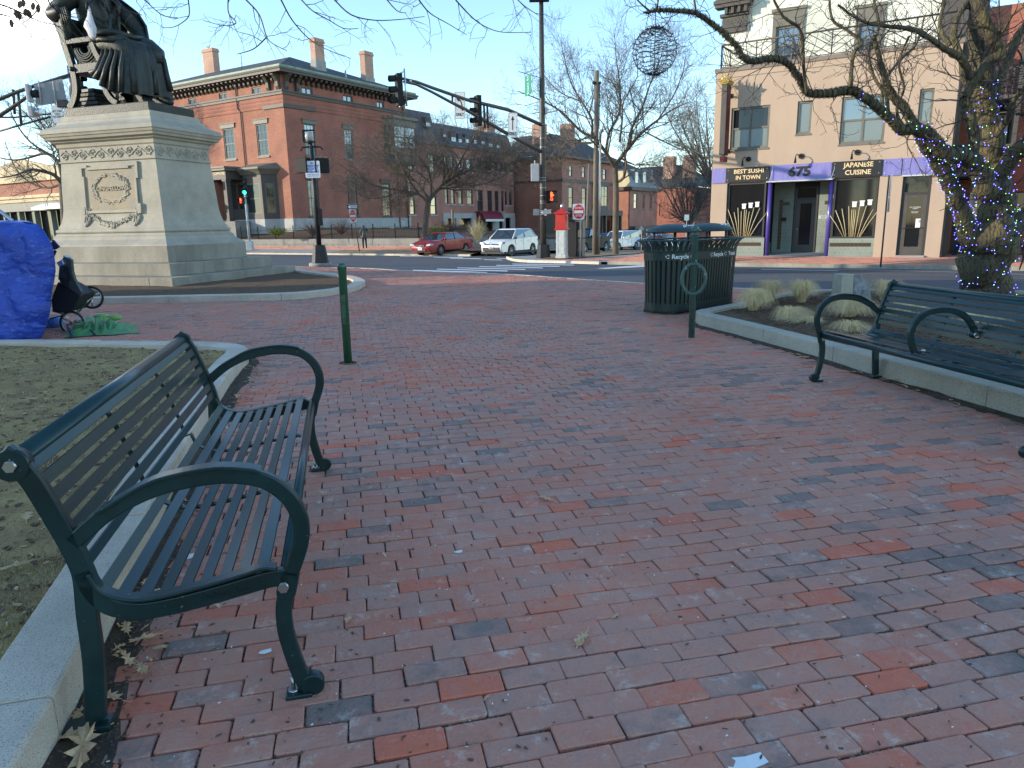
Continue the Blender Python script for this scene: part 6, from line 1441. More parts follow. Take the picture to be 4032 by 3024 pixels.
 # oriel on the State Street side
o0,o1,oz0,oz1=hx(pR,1524,500,1612,590);ob=[(0,o0-.5),(.9,o0),(.9,o1),(0,o1+.5)]
mb=MB();mb.rings([[(x,y,z)for x,y in ob]for z in(oz0-1.5,oz0)]);orl=build(mb,'oriel',M['trim'],BR.r,fix=True)
mb=MB();mb.rings([[(x,y,z)for x,y in ob]for z in(oz1,oz1+.6)]);mb.rings([[(x*1.3,(y-(o0+o1)/2)*1.12+(o0+o1)/2,z)for x,y in ob]for z in(oz1+.602,oz1+.85)]);build(mb,'oriel_cornice',M['trimgrey'],orl,fix=True)
fo=lambda s,o,z:(.9+o,s,z);window(BR,fo,o0,o1,oz0,oz1,'trim','glasssky',2,2,mun=(6,4),depth=.05,fw=.14)
for yy0,yy1 in((o0-.5,o0),(o1,o1+.5)):
 mb=MB();a=(0,yy0 if yy0<o0 else yy1);mb.poly([(0,o0-.5,oz0),(.9,o0,oz0),(.9,o0,oz1),(0,o0-.5,oz1)]if yy0<o0 else[(.9,o1,oz0),(0,o1+.5,oz0),(0,o1+.5,oz1),(.9,o1,oz1)]);build(mb,'oriel_side',M['trim'],orl)
 # chimneys: local positions on the roof (x, y, width, top)
def chimney(px0,px1,ytop,ybot,depth_y,name,pots=True,B=BR):
# depth_y: local y of the stack's near face, found on plane y = depth_y
 cf,cp_=B.face('L',depth_y);a,t=cp_(px0,ytop);c_,_=cp_(px1,ytop);w_=abs(c_-a);zb_=cp_((px0+px1)/2,ybot)[1]
 mb=MB();fbox(mb,cf,a,a+w_,-w_*.45,0,zb_-2.2,t-.35);ch_=build(mb,'chimney',M['chimney'],B.r,fix=True)
 mb=MB();fbox(mb,cf,a-.08,a+w_+.08,-w_*.45-.08,.08,t-.35,t-.18);fbox(mb,cf,a-.03,a+w_+.03,-w_*.45-.03,.03,t-.178,t);build(mb,'chimney_cap',M['chimney'],ch_,fix=True)
 return a,w_,t
g1=chimney(795,835,196,320,9.5,'c')
mb=None
gq,cq=BR.face('R',-1.6)
for px0,px1,yt,yb,zb1_ in((1215,1272,140,285,2.0),(1412,1466,192,330,1.5)):
 ya,t=cq(px0+22,yt+6);yb_,_=cq(px1,yt);w_=yb_-ya
 mb=MB();mb.bx(-1.6-w_*.55,-1.6,ya,ya+w_,zg+.2,t-.35);ch_=build(mb,'chimney',M['chimney'],BR.r)
 mb=MB();mb.bx(-1.68-w_*.55,-1.52,ya-.08,ya+w_+.08,t-.35,t-.18);mb.bx(-1.63-w_*.55,-1.57,ya-.03,ya+w_+.03,t-.178,t)
 build(mb,'chimney_cap',M['chimney'],ch_);mb=MB();mb.bx(-1.66-w_*.55,-1.54,ya-.06,ya+w_+.06,zg,zg+zb1_);build(mb,'chimney_base',M['concrete'],BR.r)
mb=MB();cf,cp_=BR.face('L',8);a,z=cp_(1190,262);mb.bx(a-.7,a+.7,8,9,z-1.2,z+.1);build(mb,'roof_vent',M['greymetal'],BR.r)
mb=MB();a,z=cp_(1361,290);mb.cyl((a,8,z-2),.07,2.0+.3,8);build(mb,'vent_pipe',M['greymetal'],BR.r)
# gull on the left chimney
rt=empty('gull',BR.M@Mx.Translation((g1[0]+g1[1]*.45,9.8,g1[2])),'white gull perched on the leftmost chimney','bird')
mb=MB();mb.smooth=True;mb.rings([[(x,r_*math.cos(a),z+r_*math.sin(a))for a in[i*.6283 for i in range(10)]]for x,r_,z in((-.34,.01,.22),(-.22,.06,.22),(-.05,.10,.24),(.10,.105,.27),(.20,.07,.36),(.235,.055,.42),(.28,.05,.45),(.32,.02,.44))]);build(mb,'body',M['gull'],rt,fix=True)
mb=MB()
for s_ in(-1,1):mb.prism([(-.40,.24),(-.1,.20),(.12,.30),(-.05,.34)],s_*.095,s_*.115,'y')
build(mb,'wing',M['gullgrey'],rt,fix=True);mb=MB();mb.tube([(.31,0,.44),(.38,0,.42)],[.015,.006],6);mb.tube([(0,.04,.0),(0,.04,.16)],.008,4);mb.tube([(0,-.04,.0),(0,-.04,.16)],.008,4);build(mb,'beak_and_legs',M['yellow'],rt)
# ------------------------------------------------------------------ mansard row behind it along the side street
def pl(pf,x,y):return pf(x,y)
MR=Bld('mansard_row_house',BR.M@Mx.Translation((0,Ln+.02,0)),'brown brick row with a slate mansard roof, granite shopfront and maroon awning')
gm,pm=MR.face('R')
m1=pm(2024,800)[0];zmb0=pm(1620,566)[1];zmb=pm(2000,588)[1];zmb=(zmb0+zmb)/2;mst=pm(1718,460)[0]
z6b=lambda x,y:(x*.3617+1500,y*.3617+750);z5b=lambda x,y:(x*.3617+1500,y*.3617+200)
gz1=pm(*z6b(900,248))[1];gz0=pm(*z6b(900,302))[1];zsb=pm(*z6b(700,450))[1]-.5;msh=pm(*z6b(675,400))[0]
lo=[hx(pm,*z6b(a,20),*z6b(b,c))for a,b,c in((700,735,150),(765,805,150),(845,890,150),(940,1000,150),(1050,1110,200),(1160,1210,205),(1240,1280,215),(1310,1335,205),(1350,1372,160),(1395,1425,165))]
zl0,zl1=sum(h[2]for h in lo[:4])/4,pm(*z5b(960,1510))[1];lo=[(a,b,zl0 if k not in(4,5,6,7)else zl0-.8,zl1)for k,(a,b,_,_)in enumerate(lo)]
zu0,zu1_=pm(*z5b(1000,1290))[1],pm(*z5b(960,1175))[1];hi=[(a,b,zu0,zu1_)for a,b,_,_ in lo]
ex=[hx(pm,1607,772,1634,845),hx(pm,*z6b(540,110),*z6b(605,255))];ze0,ze1=ex[0][2],ex[0][3];ex=[(a,b,ze0,ze1)for a,b,_,_ in ex]+[(a,b,zu0-.6,zu1_)for a,b,_,_ in ex]
wall(MR,gm,0,msh,0,zmb,ex,M['brick3']);wall(MR,gm,msh,m1,gz1,zmb,lo+hi,M['brick3'])
for h in lo+hi+ex:window(MR,gm,*h,'darkframe','glass' if h in lo else 'glasssky',1,2,lintel='arch' if h in ex else None,sill='wallstone',fw=.09,depth=.12)
mb=MB();fbox(mb,gm,msh,m1,-.1,.12,gz0,gz1-.002);sf=build(mb,'granite_lintel',M['wallstone'],MR.r,fix=True)
for a,b in((675,710),(815,845),(985,1030),(1215,1240),(1325,1350),(1408,1455)):
 q0,q1=pm(*z6b(a,380))[0],pm(*z6b(b,380))[0];mb=MB();fbox(mb,gm,q0,q1,-.1,.10,zsb,gz0-.002);build(mb,'granite_pier',M['wallstone'],MR.r,fix=True)
mb=MB();mb.poly([gm(msh,-.5,zsb),gm(m1,-.5,zsb),gm(m1,-.5,gz0),gm(msh,-.5,gz0)]);build(mb,'shop_glass',M['glassdark'],MR.r)
for a,b,mt in((1065,1110,'cream_wall'),(1130,1180,'cream_wall'),(1240,1320,'paper')):
 q0,q1=pm(*z6b(a,400))[0],pm(*z6b(b,400))[0];mb=MB();fbox(mb,gm,q0,q1,-.48,-.42,zsb+.3,gz0-.2);build(mb,'door' if mt!='paper' else 'blind',M['curtain']if mt!='paper' else mat('white_blind',(.42,.44,.42),.6),MR.r,fix=True)
q0,q1=pm(*z6b(1032,300))[0],pm(*z6b(1250,300))[0];aw=MB();za_,zb_=gz0-.15,gz1+.25
aw.smooth=True;aw.rings([[gm(s,.12+1.1*math.sin(t*math.pi/16),za_+(zb_-za_)*math.cos(t*math.pi/16))for t in range(9)]for s in(q0,q0+.02,q1-.02,q1)],close=False,cap=False)
for s in(q0,q1):aw.poly([gm(s,.12,za_)]+[gm(s,.12+1.1*math.sin(t*math.pi/16),za_+(zb_-za_)*math.cos(t*math.pi/16))for t in range(9)])
an=build(aw,'awning',M['awning'],MR.r);mb=MB();fbox(mb,gm,q0+.4,q1,1.17,1.22,za_-.28,za_-.002);build(mb,'valance',M['signwhite'],an,fix=True)
# mansard
ms=MB();D1=.9
zt_a=pm(*z5b(590,668))[1];zt_b=pm(*z5b(1380,905))[1];zt_b2=pm(*z5b(700,785))[1];ztb=(zt_b+zt_b2)/2
ms.poly([gm(0,.1,zmb),gm(mst,.1,zmb),gm(mst,-D1,zt_a),gm(0,-D1,zt_a)]);ms.poly([gm(mst,.1,zmb),gm(m1,.1,zmb),gm(m1,-D1,ztb),gm(mst,-D1,ztb)]);ms.poly([gm(mst,.1,zmb),gm(mst,-D1,zt_a),gm(mst,-9,zt_a),gm(mst,-9,zmb)][::-1])
ms.poly([gm(0,-D1,zt_a),gm(mst,-D1,zt_a),gm(mst,-14,zt_a),gm(0,-14,zt_a)]);ms.poly([gm(mst,-D1,ztb),gm(m1,-D1,ztb),gm(m1,-14,ztb),gm(mst,-14,ztb)]);ms.poly([gm(m1,.1,zmb),gm(m1,-14,zmb),gm(m1,-14,ztb),gm(m1,-D1,ztb)]);ms.poly([gm(m1,0,0),gm(m1,-14,0),gm(m1,-14,zmb),gm(m1,0,zmb)])
build(ms,'mansard_roof',M['slate'],MR.r)
mb=MB();fbox(mb,gm,0,m1+.1,-.1,.3,zmb-.25,zmb);build(mb,'cornice',M['trim'],MR.r,fix=True)
for a,b,c,d in((245,285,705,785),(500,545,745,820),(685,715,875,935),(775,820,895,985),(855,885,920,1000),(930,960,925,1000),(1020,1050,935,1010),(1100,1135,950,1020),(1185,1220,965,1060),(1265,1310,980,1070),(1330,1365,990,1060)):
 h=hx(pm,*z5b(a,c),*z5b(b,d));fd=lambda s,o,z:gm(s,o,z)
 mb=MB();fbox(mb,gm,h[0]-.12,h[1]+.12,-D1*1.2,-.10,h[2]-.15,h[3]+.2);dm=build(mb,'dormer',M['slate'],MR.r,fix=True)
 mb=MB();mb.poly([gm(h[0],-.09,h[2]),gm(h[1],-.09,h[2]),gm(h[1],-.11,h[3]),gm(h[0],-.11,h[3])]);build(mb,'pane',M['glasssky'],dm)
mb=MB();a,z=pm(*z5b(1420,980));fbox(mb,gm,m1-2.2,m1-.4,-4,-2.5,ztb-.3,ztb+1.3);build(mb,'chimney',M['chimney'],MR.r,fix=True)
# ------------------------------------------------------------------ two more brick houses down the side street
zh=lambda x,y:(x*.4886+2000,y*.4886+480)
H2=Bld('brick_row_house',MR.M@Mx.Translation((0,m1+1.2,0)),'brick house with a hipped dark roof and dark porch beyond the awning shop')
f2,p2=H2.face('L');k2,zE=p2(*zh(435,265));base2=-1.9
g2,pr2=H2.face('R',k2);L2=pr2(2413,800)[0];x20=p2(2030,800)[0]
hs=[hx(pr2,*zh(490,525),*zh(525,695)),hx(pr2,*zh(598,545),*zh(630,700)),hx(pr2,*zh(765,540),*zh(790,680))];z0_,z1_=hs[0][2],hs[0][3];hs=[(a,b,z0_,z1_)for a,b,_,_ in hs]
hu=[hx(pr2,*zh(495,345),*zh(518,440)),hx(pr2,*zh(600,355),*zh(622,440)),hx(pr2,*zh(768,375),*zh(790,470))];z2_,z3_=hu[0][2],hu[0][3];hu=[(a,b,z2_,z3_)for a,b,_,_ in hu]
wall(H2,f2,x20-2,k2,base2,zE,[],M['brick']);wall(H2,g2,0,L2,base2,zE,hs+hu,M['brick3'])  # lit gable and shaded front of one house, toned apart by brick colour
for h in hs:window(H2,g2,*h,'trimgrey','glass',1,2,lintel='arch',sill='trim',fw=.1)
for h in hu:window(H2,g2,*h,'trim','glasssky',1,2,fw=.1)
zbl=p2(*zh(435,468))[1]
mb=MB();fbox(mb,f2,x20-2,k2+.1,0,.1,zbl-.15,zbl+.15);fbox(mb,g2,-.1,L2,0,.1,zbl-.2,zbl+.2);fbox(mb,f2,x20-2,k2+.7,0,.7,zE-.35,zE);fbox(mb,g2,-.0,L2+.6,0,.7,zE-.35,zE);build(mb,'cornice',M['trim'],H2.r,fix=True)
mb=MB();X0,X1=x20-2,k2+.8;rr=min((X1-X0),L2)/2;zr2=p2(*zh(350,135))[1]*.98
mb.poly([(X0,-.8,zE),(X1,-.8,zE),(X1-rr,rr,zE+3.3),(X0,rr,zE+3.3)]);mb.poly([(X1,-.8,zE),(X1,L2+.8,zE),(X1-rr,L2+.8-rr,zE+3.3),(X1-rr,rr,zE+3.3)]);mb.poly([(X1,L2+.8,zE),(X0,L2+.8,zE),(X0,L2+.8-rr,zE+3.3),(X1-rr,L2+.8-rr,zE+3.3)]);build(mb,'roof',M['shingle'],H2.r)
for x,y in((X1-5.5,2.5),(X1-2.6,5)):
 mb=MB();mb.bx(x-1.1,x+.6,y,y+1,zE,zE+4.4);build(mb,'chimney',M['chimney'],H2.r)
 # porch and bay in dark timber
pz=pr2(*zh(600,715))[1];s0_,s1_=pr2(*zh(460,800))[0],pr2(*zh(845,800))[0]
mb=MB();fbox(mb,g2,s0_,s1_,0,1.6,pz-.7,pz);po2=build(mb,'porch',M['trim'],H2.r,fix=True)
for t in(0,.22,.42,.62,.80,.97):
 mb=MB();s=s0_+(s1_-s0_)*t;fbox(mb,g2,s,s+.4,1.1,1.5,base2,pz-.702);build(mb,'column',M['trim'],po2,fix=True)
mb=MB();fbox(mb,g2,s0_+(s1_-s0_)*.3,s0_+(s1_-s0_)*.75,.02,.06,base2,pz-.8);build(mb,'entrance',M['black'],po2,fix=True)
for t in(.06,.84):window(H2,lambda s,o,z:g2(s,o+1.3,z),s0_+(s1_-s0_)*t,s0_+(s1_-s0_)*(t+.13),pz-4.0,pz-1.0,'trim','curtain',1,2)
b0_,b1_,bz0,bz1=hx(pr2,*zh(700,520),*zh(755,680));mb=MB();fbox(mb,g2,b0_-.8,b1_+.2,0,.9,bz0-.9,bz0);fbox(mb,g2,b0_-.8,b1_+.2,0,1.0,bz1,bz1+.5);ob_=build(mb,'upper_bay',M['trim'],H2.r,fix=True)
window(H2,lambda s,o,z:g2(s,o+.85,z),b0_-.7,b1_+.1,bz0,bz1,'trim','glass',3,2,depth=.04)
mb=MB();fbox(mb,f2,p2(2140,700)[0],p2(2175,700)[0],0,.06,base2+.6,base2+4.2);build(mb,'side_door',M['trimgrey'],H2.r,fix=True)
H3=Bld('mansard_house',H2.M@Mx.Translation((0,L2+1.5,0)),'brick house with pale shingled mansard dormers beyond the bare street tree')
f3,p3=H3.face('L');k3,z3E=p3(*zh(985,522));g3,pr3=H3.face('R',k3);L3=pr3(2588,800)[0]
h3=[hx(pr3,*zh(1015,575),*zh(1042,700)),hx(pr3,*zh(1082,580),*zh(1103,700)),hx(pr3,*zh(1140,585),*zh(1160,700))];h3=[(a,b,h3[0][2],h3[0][3])for a,b,_,_ in h3]
wall(H3,f3,k3-12,k3,-3,z3E,[],M['brick']);wall(H3,g3,0,L3,-3,z3E,h3,M['brick3'])
for h in h3:window(H3,g3,*h,'trimgrey','glasssky',1,2,lintel='arch',sill='trimgrey',fw=.12)
zt3=p3(*zh(985,385))[1]
mb=MB();mb.poly([f3(k3-12,.3,z3E),f3(k3+.3,.3,z3E),f3(k3-1,-1,zt3),f3(k3-12,-1,zt3)]);build(mb,'mansard_side',M['cream'],H3.r)
mb=MB();mb.poly([g3(-.3,.3,z3E),g3(L3+.3,.3,z3E),g3(L3-1,-1,zt3),g3(1,-1,zt3)]);build(mb,'mansard_front',M['paleshingle'],H3.r)
mb=MB();mb.poly([g3(.9,-.9,zt3),g3(L3-.9,-.9,zt3),g3(L3-5,-6,zt3+2.6),g3(5,-6,zt3+2.6)]);mb.poly([g3(.9,-.9,zt3),g3(5,-6,zt3+2.6),g3(5,-11,zt3+2.6),g3(.9,-11,zt3)]);build(mb,'roof',M['shingle'],H3.r)
mb=MB();fbox(mb,f3,k3-12,k3+.5,0,.5,z3E-.5,z3E);fbox(mb,g3,-.0,L3+.5,0,.5,z3E-.5,z3E);fbox(mb,g3,-.0,L3+.5,0,.9,z3E-6.2,z3E-5.7);fbox(mb,f3,k3-12,k3+.1,0,.1,z3E-6.4,z3E-6.1);build(mb,'cornice',M['trim'],H3.r,fix=True)
for a,b in((1030,1052),(1093,1113),(1153,1170)):
 h=hx(pr3,*zh(a,405),*zh(b,490));mb=MB();fbox(mb,g3,h[0]-.25,h[1]+.25,-1.2,-.1,h[2]-.2,h[3]+.4);dm=build(mb,'dormer',M['paleshingle'],H3.r,fix=True);mb=MB();fbox(mb,g3,h[0],h[1],-.1,-.06,h[2],h[3]);build(mb,'pane',M['glasssky'],dm,fix=True)
mb=MB();fbox(mb,g3,0,L3,.05,1.6,-3,z3E-6.25);pb_=build(mb,'porch',M['trim'],H3.r,fix=True)
for k in range(6):window(H3,lambda s,o,z:g3(s,o+1.75,z),L3*(k+.2)/6,L3*(k+.75)/6,0.2,z3E-7.2,'trim','curtain' if k%3 else 'glassdark',1,2)
mb=MB();fbox(mb,g3,0,L3,-14,-.02,-3,0);build(mb,'core',M['brick2'],H3.r,fix=True)
H4=Bld('distant_brick_house',H3.M@Mx.Translation((0,L3+4,0)),'distant brick house with chimneys behind the spreading bare tree')
f4,p4=H4.face('L');k4,z4=p4(2740,735);x4=p4(2592,735)[0]
wall(H4,f4,x4-6,k4,-4,z4,[hx(p4,2596,800,2615,850),hx(p4,2660,760,2676,800)],M['brick2']);mb=MB();mb.poly([f4(x4-6,.5,z4),f4(k4+.5,.5,z4),f4(k4-4,-7,z4+4),f4(x4-6,-7,z4+4)]);mb.poly([f4(k4+.5,.5,z4),f4(k4+.5,-14,z4),f4(k4-4,-7,z4+4)]);build(mb,'roof',M['shingle'],H4.r)
for q in(hx(p4,2596,800,2615,850),hx(p4,2660,760,2676,800)):window(H4,f4,*q,'trim','glass',1,2)
mb=MB();mb.poly([f4(k4,0,-4),f4(k4,-14,-4),f4(k4,-14,z4),f4(k4,0,z4)]);fbox(mb,f4,x4-6,k4,-14,-.1,-4,z4-.1);build(mb,'side_wall',M['brick2'],H4.r)
for a in(2690,2610):q,z=p4(a,660);mb=MB();fbox(mb,f4,q-.9,q+.9,-4,-2.5,z4,z4+5.2);build(mb,'chimney',M['chimney'],H4.r,fix=True)
# ------------------------------------------------------------------ brick building at far left behind the pedestal
LO=at(60,960,78);L8=Bld('pediment_shop',BM((LO.x,LO.y,0),-VDIR),'low brick shop building with a cream pediment at the far left')
f8,p8=L8.face('L');z1l=lambda x,y:(x*.2412,y*.2412+600)
xa8,xb8=p8(-250,800)[0],p8(560,800)[0]
zt8=p8(*z1l(500,480))[1];zm8=p8(*z1l(500,700))[1];zs8=p8(*z1l(500,810))[1];zg8=p8(*z1l(500,960))[1]
wall(L8,f8,xa8,xb8,zm8,zt8,[],M['brick'])
mb=MB();fbox(mb,f8,xa8,xb8,-.1,.25,zs8,zm8);fbox(mb,f8,xa8,xb8,-.1,.45,zm8-.3,zm8-.05);build(mb,'cream_band',M['cream'],L8.r,fix=True)
mb=MB();fbox(mb,f8,xa8,xb8,-.1,.12,zs8-.9,zs8-.002);build(mb,'grey_band',M['trimgrey'],L8.r,fix=True)
mb=MB();fbox(mb,f8,xa8,xb8,-.1,.05,zg8,zs8-.902);sb=build(mb,'sign_fascia',M['shop_tile'],L8.r,fix=True)
sgx=p8(*z1l(440,920));text('LOCAL 188',.62,sb,M['paint_y'],L8.M@Mx.Translation((sgx[0],-.06,sgx[1]))@Mx.Rotation(math.pi/2,4,'X'),ext=.02,fitw=p8(*z1l(545,920))[0]-p8(*z1l(330,920))[0])
mb=MB();mb.poly([f8(xa8,-.6,-.3),f8(xb8,-.6,-.3),f8(xb8,-.6,zg8),f8(xa8,-.6,zg8)]);build(mb,'shop_glass',M['glassdark'],L8.r)
for k in range(14):s=xa8+(xb8-xa8)*k/13;mb=MB();fbox(mb,f8,s-.15,s+.15,-.5,.02,-.5,zg8-.002);build(mb,'pilaster',M['shop_tile'],L8.r,fix=True)
mb=MB();q0,q1=p8(*z1l(720,930))[0],p8(*z1l(1300,930))[0];mb.rings([[f8(q0,.05,zg8+.5),f8(q1,.05,zg8+.5),f8(q1,1.2,zg8+.05),f8(q0,1.2,zg8+.05)],[f8(q0,.05,zg8+.7),f8(q1,.05,zg8+.7),f8(q1,1.2,zg8+.3),f8(q0,1.2,zg8+.3)]]);build(mb,'awning',M['paper'],L8.r,fix=True)
pk,zp=p8(*z1l(330,105));fl,zf=p8(*z1l(-420,420));fr_,_=p8(*z1l(1250,330));zf=zt8+.75
mb=MB();fbox(mb,f8,xa8,xb8,-.1,.3,zt8,zt8+.7);fprism(mb,f8,[(fl,zt8+.702),(fr_,zt8+.702),(fr_-(fr_-pk)*.0,zt8+1.0),(pk+(fr_-pk)*.5,zt8+(zp-zt8)*.62),(pk,zp),(pk+(fl-pk)*.5,zt8+(zp-zt8)*.68),(fl,zt8+1.0)],-.2,.2);build(mb,'pediment',M['cream'],L8.r,fix=True)
fbx=MB();fbox(fbx,f8,xa8,xb8,-18,-.75,-.3,zt8+.4);build(fbx,'block',M['brick2'],L8.r,fix=True)
# ------------------------------------------------------------------ retaining wall, iron fence, terrace
W_=empty('granite_retaining_wall',Mx.Identity(4),'low old granite block wall under the iron fence','wall')
def lw_top():return.50
rnd=random.Random(2);s=SW0-.6;SQ=VDIR.dot(V((Q.x,Q.y,0)))
while s<84:
 L_=rnd.uniform(1.7,2.9)
 for r_,(z0,z1)in enumerate(((-.6,.06),(.065,.50))):
  oo=rnd.uniform(-.02,.02);a,b=wpt(WW-.02+oo,s+.01+(.6 if r_ else 0)),wpt(WW-.02+oo,s+L_-.01+(.6 if r_ else 0));c_,d_=wpt(WW+.5,s+L_-.01+(.6 if r_ else 0)),wpt(WW+.5,s+.01+(.6 if r_ else 0))
  mb=MB();mb.rings([[(*q,z)for q in(a,b,c_,d_)]for z in(z0,z1)]);build(mb,'granite_block',M['rubblewall'],W_,bevel=.02,fix=True)
 s+=L_
s=0
while s<26:
 L_=rnd.uniform(1.7,2.8);a,b=wpt(WW+.5+s,SW0),wpt(WW+.5+s+L_-.02,SW0);c_,d_=wpt(WW+.5+s+L_-.02,SW0+.5),wpt(WW+.5+s,SW0+.5);mb=MB();mb.rings([[(*q,z-.035*s)for q in(a,b,c_,d_)]for z in(-.9,.5)]);build(mb,'granite_block',M['rubblewall'],W_,bevel=.02,fix=True);s+=L_
def tz(x,y):
 q=wv(x,y)-WW;s_=V((x,y,0)).dot(VDIR);return.46+max(0,min(q,3.0))*.14*min(1,max(0,(s_-SW0)/8))+.05*NZ.noise(V((x,y,0)))-.03*max(0,q-6)*(1 if s_<SQ else 0)+(min(max(s_-SW0,0),16)/16)*.5*(1 if q>6 else q/6)
mb=MB();mb.smooth=True;gr([wpt(WW+.3,SW0+.3),wpt(WW+.3,95),wpt(WW+4.2,95),wpt(WW+4.2,SQ+.4),wpt(WW+30,SQ+.4),wpt(WW+30,SW0+.3)],1.0,tz,mb);build(mb,'terrace_soil',M['soil'],kind='structure')
FN=empty('iron_fence',Mx.Identity(4),'black iron picket fence on top of the granite wall','fence')
s=SW0+.3;mb=MB();n=0
while s<80:
 x,y=wpt(WW+.25,s)
 if n%14==0:
  m2=MB();m2.bx(x-.035,x+.035,y-.035,y+.035,.5,1.62);build(m2,'post',M['blackmetal'],FN)
 else:mb.tube([(x,y,.56),(x,y,1.36)],.011,4);mb.tube([(x,y,1.36),(x,y,1.46)],[.022,.002],4)
 n+=1;s+=.16
for k in range(110):
 x,y=wpt(WW+.3+k*.18,SW0+.25);mb.tube([(x,y,.5-.035*k*.18),(x,y,1.36-.035*k*.18)],.011,4)
build(mb,'picket',M['blackmetal'],FN,kind='stuff')
for z in(.66,1.22):
 mb=MB();a,b=wpt(WW+.25,SW0+.3),wpt(WW+.25,80);mb.tube([(*a,z),(*b,z)],.016,4);build(mb,'rail',M['blackmetal'],FN)
 mb=MB();b=wpt(WW+20,SW0+.25);a=wpt(WW+.25,SW0+.25);mb.tube([(*a,z),(*b,z-.7)],.016,4);build(mb,'rail',M['blackmetal'],FN)
 # unseen block added west of the plaza, outside the frame, to shade it
SH=Bld('plaza_shade_block',BM((-34,-30,0),(0,1)),'unseen three storey brick block added to shade the plaza from the west')
fs=lambda s,o,z:(s,-o,z)
hs_=[(2.5+3*i,4.0+3*i,1.2+3.3*k,3.2+3.3*k)for i in range(13)for k in range(3)]
wall(SH,fs,0,43,-.1,10.2,hs_,M['brick'])
for h in hs_[::1]:window(SH,fs,*h,'trim','glass',1,1)
mb=MB();mb.bx(0,43,.2,12,-.1,10.4);build(mb,'block',M['brick2'],SH.r)
# ------------------------------------------------------------------ signals, signs, poles
def panelM(px0,py0,px1,py1,Y,yaw=0,depth=0):
 """matrix at the centre of a flat thing between two photo corners at distance Y, facing the viewer turned by yaw; returns matrix, width, height"""
 a,b=at(px0,py0,Y),at(px1,py1,Y);c=(a+b)/2;W_=abs(b.x-a.x)/math.cos(yaw);H_=abs(a.z-b.z)
 return Mx.Translation(c)@Mx.Rotation(yaw,4,'Z')@Mx.Rotation(math.pi/2,4,'X'),W_,H_
def rrect(w_,h_,r_,n=4):
 out=[]
 for cx,cy,a0 in((w_/2-r_,h_/2-r_,0),(-w_/2+r_,h_/2-r_,90),(-w_/2+r_,-h_/2+r_,180),(w_/2-r_,-h_/2+r_,270)):
  for k in range(n+1):a=math.radians(a0+90*k/n);out.append((cx+r_*math.cos(a),cy+r_*math.sin(a)))
 return out
def plate(w_,h_,z0,z1,r_=.03):mb=MB();mb.prism(rrect(w_,h_,r_),z0,z1,'z');return mb
def signboard(name,label,Mw,w_,h_,face='signwhite',cat='sign',r_=.05,group=None):
 rt=empty(name,Mw,label,cat,group);build(plate(w_,h_,-.006,0,r_),'plate',M['signback'],rt,fix=True);build(plate(w_-.004,h_-.004,.0005,.003,r_),'face',M[face],rt,fix=True);return rt
def flat(rt,pts,mt,name='symbol',z=.005,t=.002):
 mb=MB();mb.prism(pts,z,z+t,'z');return build(mb,name,M[mt],rt,fix=True)
def stext(rt,s,size,x,y,mt,fitw=None,z=.0055,bold=0):text(s,size,rt,M[mt],WM[rt.name]@Mx.Translation((x,y,z)),ext=.001,fitw=fitw,bold=bold)
def rect(x0,x1,y0,y1):return[(x0,y0),(x1,y0),(x1,y1),(x0,y1)]
def disc(cx,cy,r_,n=24,sy=1):return[(cx+r_*math.cos(6.2832*k/n),cy+r_*sy*math.sin(6.2832*k/n))for k in range(n)]
def head3(parent,Mw,lit=None,n=3,s=.355,name='signal_head',backs=False):
 """three-section signal; local -Y is the lens side"""
 rt=bpy.data.objects.new(name,None);link(rt,parent,Mw)
 mb=MB();mb.bx(-s/2,s/2,0,.20,-s*n/2,s*n/2);build(mb,'housing',M['blackmetal'],rt,bevel=.012)
 for k in range(n):
  z=s*(n/2-.5-k);mb=MB();mb.smooth=True
  m_=[(.135*math.cos(a),z+.135*math.sin(a))for a in[math.radians(-30+240*i/14)for i in range(15)]]
  mb.rings([[(x,0,y)for x,y in m_],[(x*1.02,-.26+.08*max(0,(z-y)/.135),y-.02)for x,y in m_]],close=False,cap=False);build(mb,'visor',M['blackmetal'],rt)
  mb=MB();mb.cyl((0,-.012,z),.115,.014,20,axis='y');build(mb,'lens',M['ledgreen' if lit==k else 'leddark'],rt)
 return rt
def pedhead(parent,Mw,red=True,s=.46):
 rt=bpy.data.objects.new('pedestrian_head',None);link(rt,parent,Mw)
 mb=MB();mb.bx(-s/2,s/2,0,.24,-s/2,s/2);build(mb,'housing',M['blackmetal'],rt,bevel=.03)
 mb=MB();mb.bx(-s/2-.01,s/2+.01,-.10,.0,s/2-.02,s/2);mb.bx(-s/2-.01,-s/2+.01,-.10,0,-s/2+.05,s/2-.021);mb.bx(s/2-.01,s/2+.01,-.10,0,-s/2+.05,s/2-.021);build(mb,'hood',M['blackmetal'],rt)
 if red:
  mb=MB();k=s
  for x0,x1,z0,z1 in((-.10,.10,.02,.22),(-.10,-.06,.2,.38),(-.045,-.005,.2,.40),(.01,.05,.2,.39),(.065,.10,.2,.34),(.10,.2,.06,.16),(-.06,.06,-.08,.03)):mb.bx(x0*k,x1*k,-.012,-.004,(z0-.02)*k,(z1-.02)*k)
  mb.bx(-.10*k,-.05*k,-.012,-.004,-.36*k,-.16*k);mb.bx(.0*k,.10*k,-.012,-.004,-.36*k,-.30*k);mb.bx(.06*k,.11*k,-.012,-.004,-.30*k,-.16*k)
  build(mb,'hand_symbol',M['ledred'],rt)
 return rt
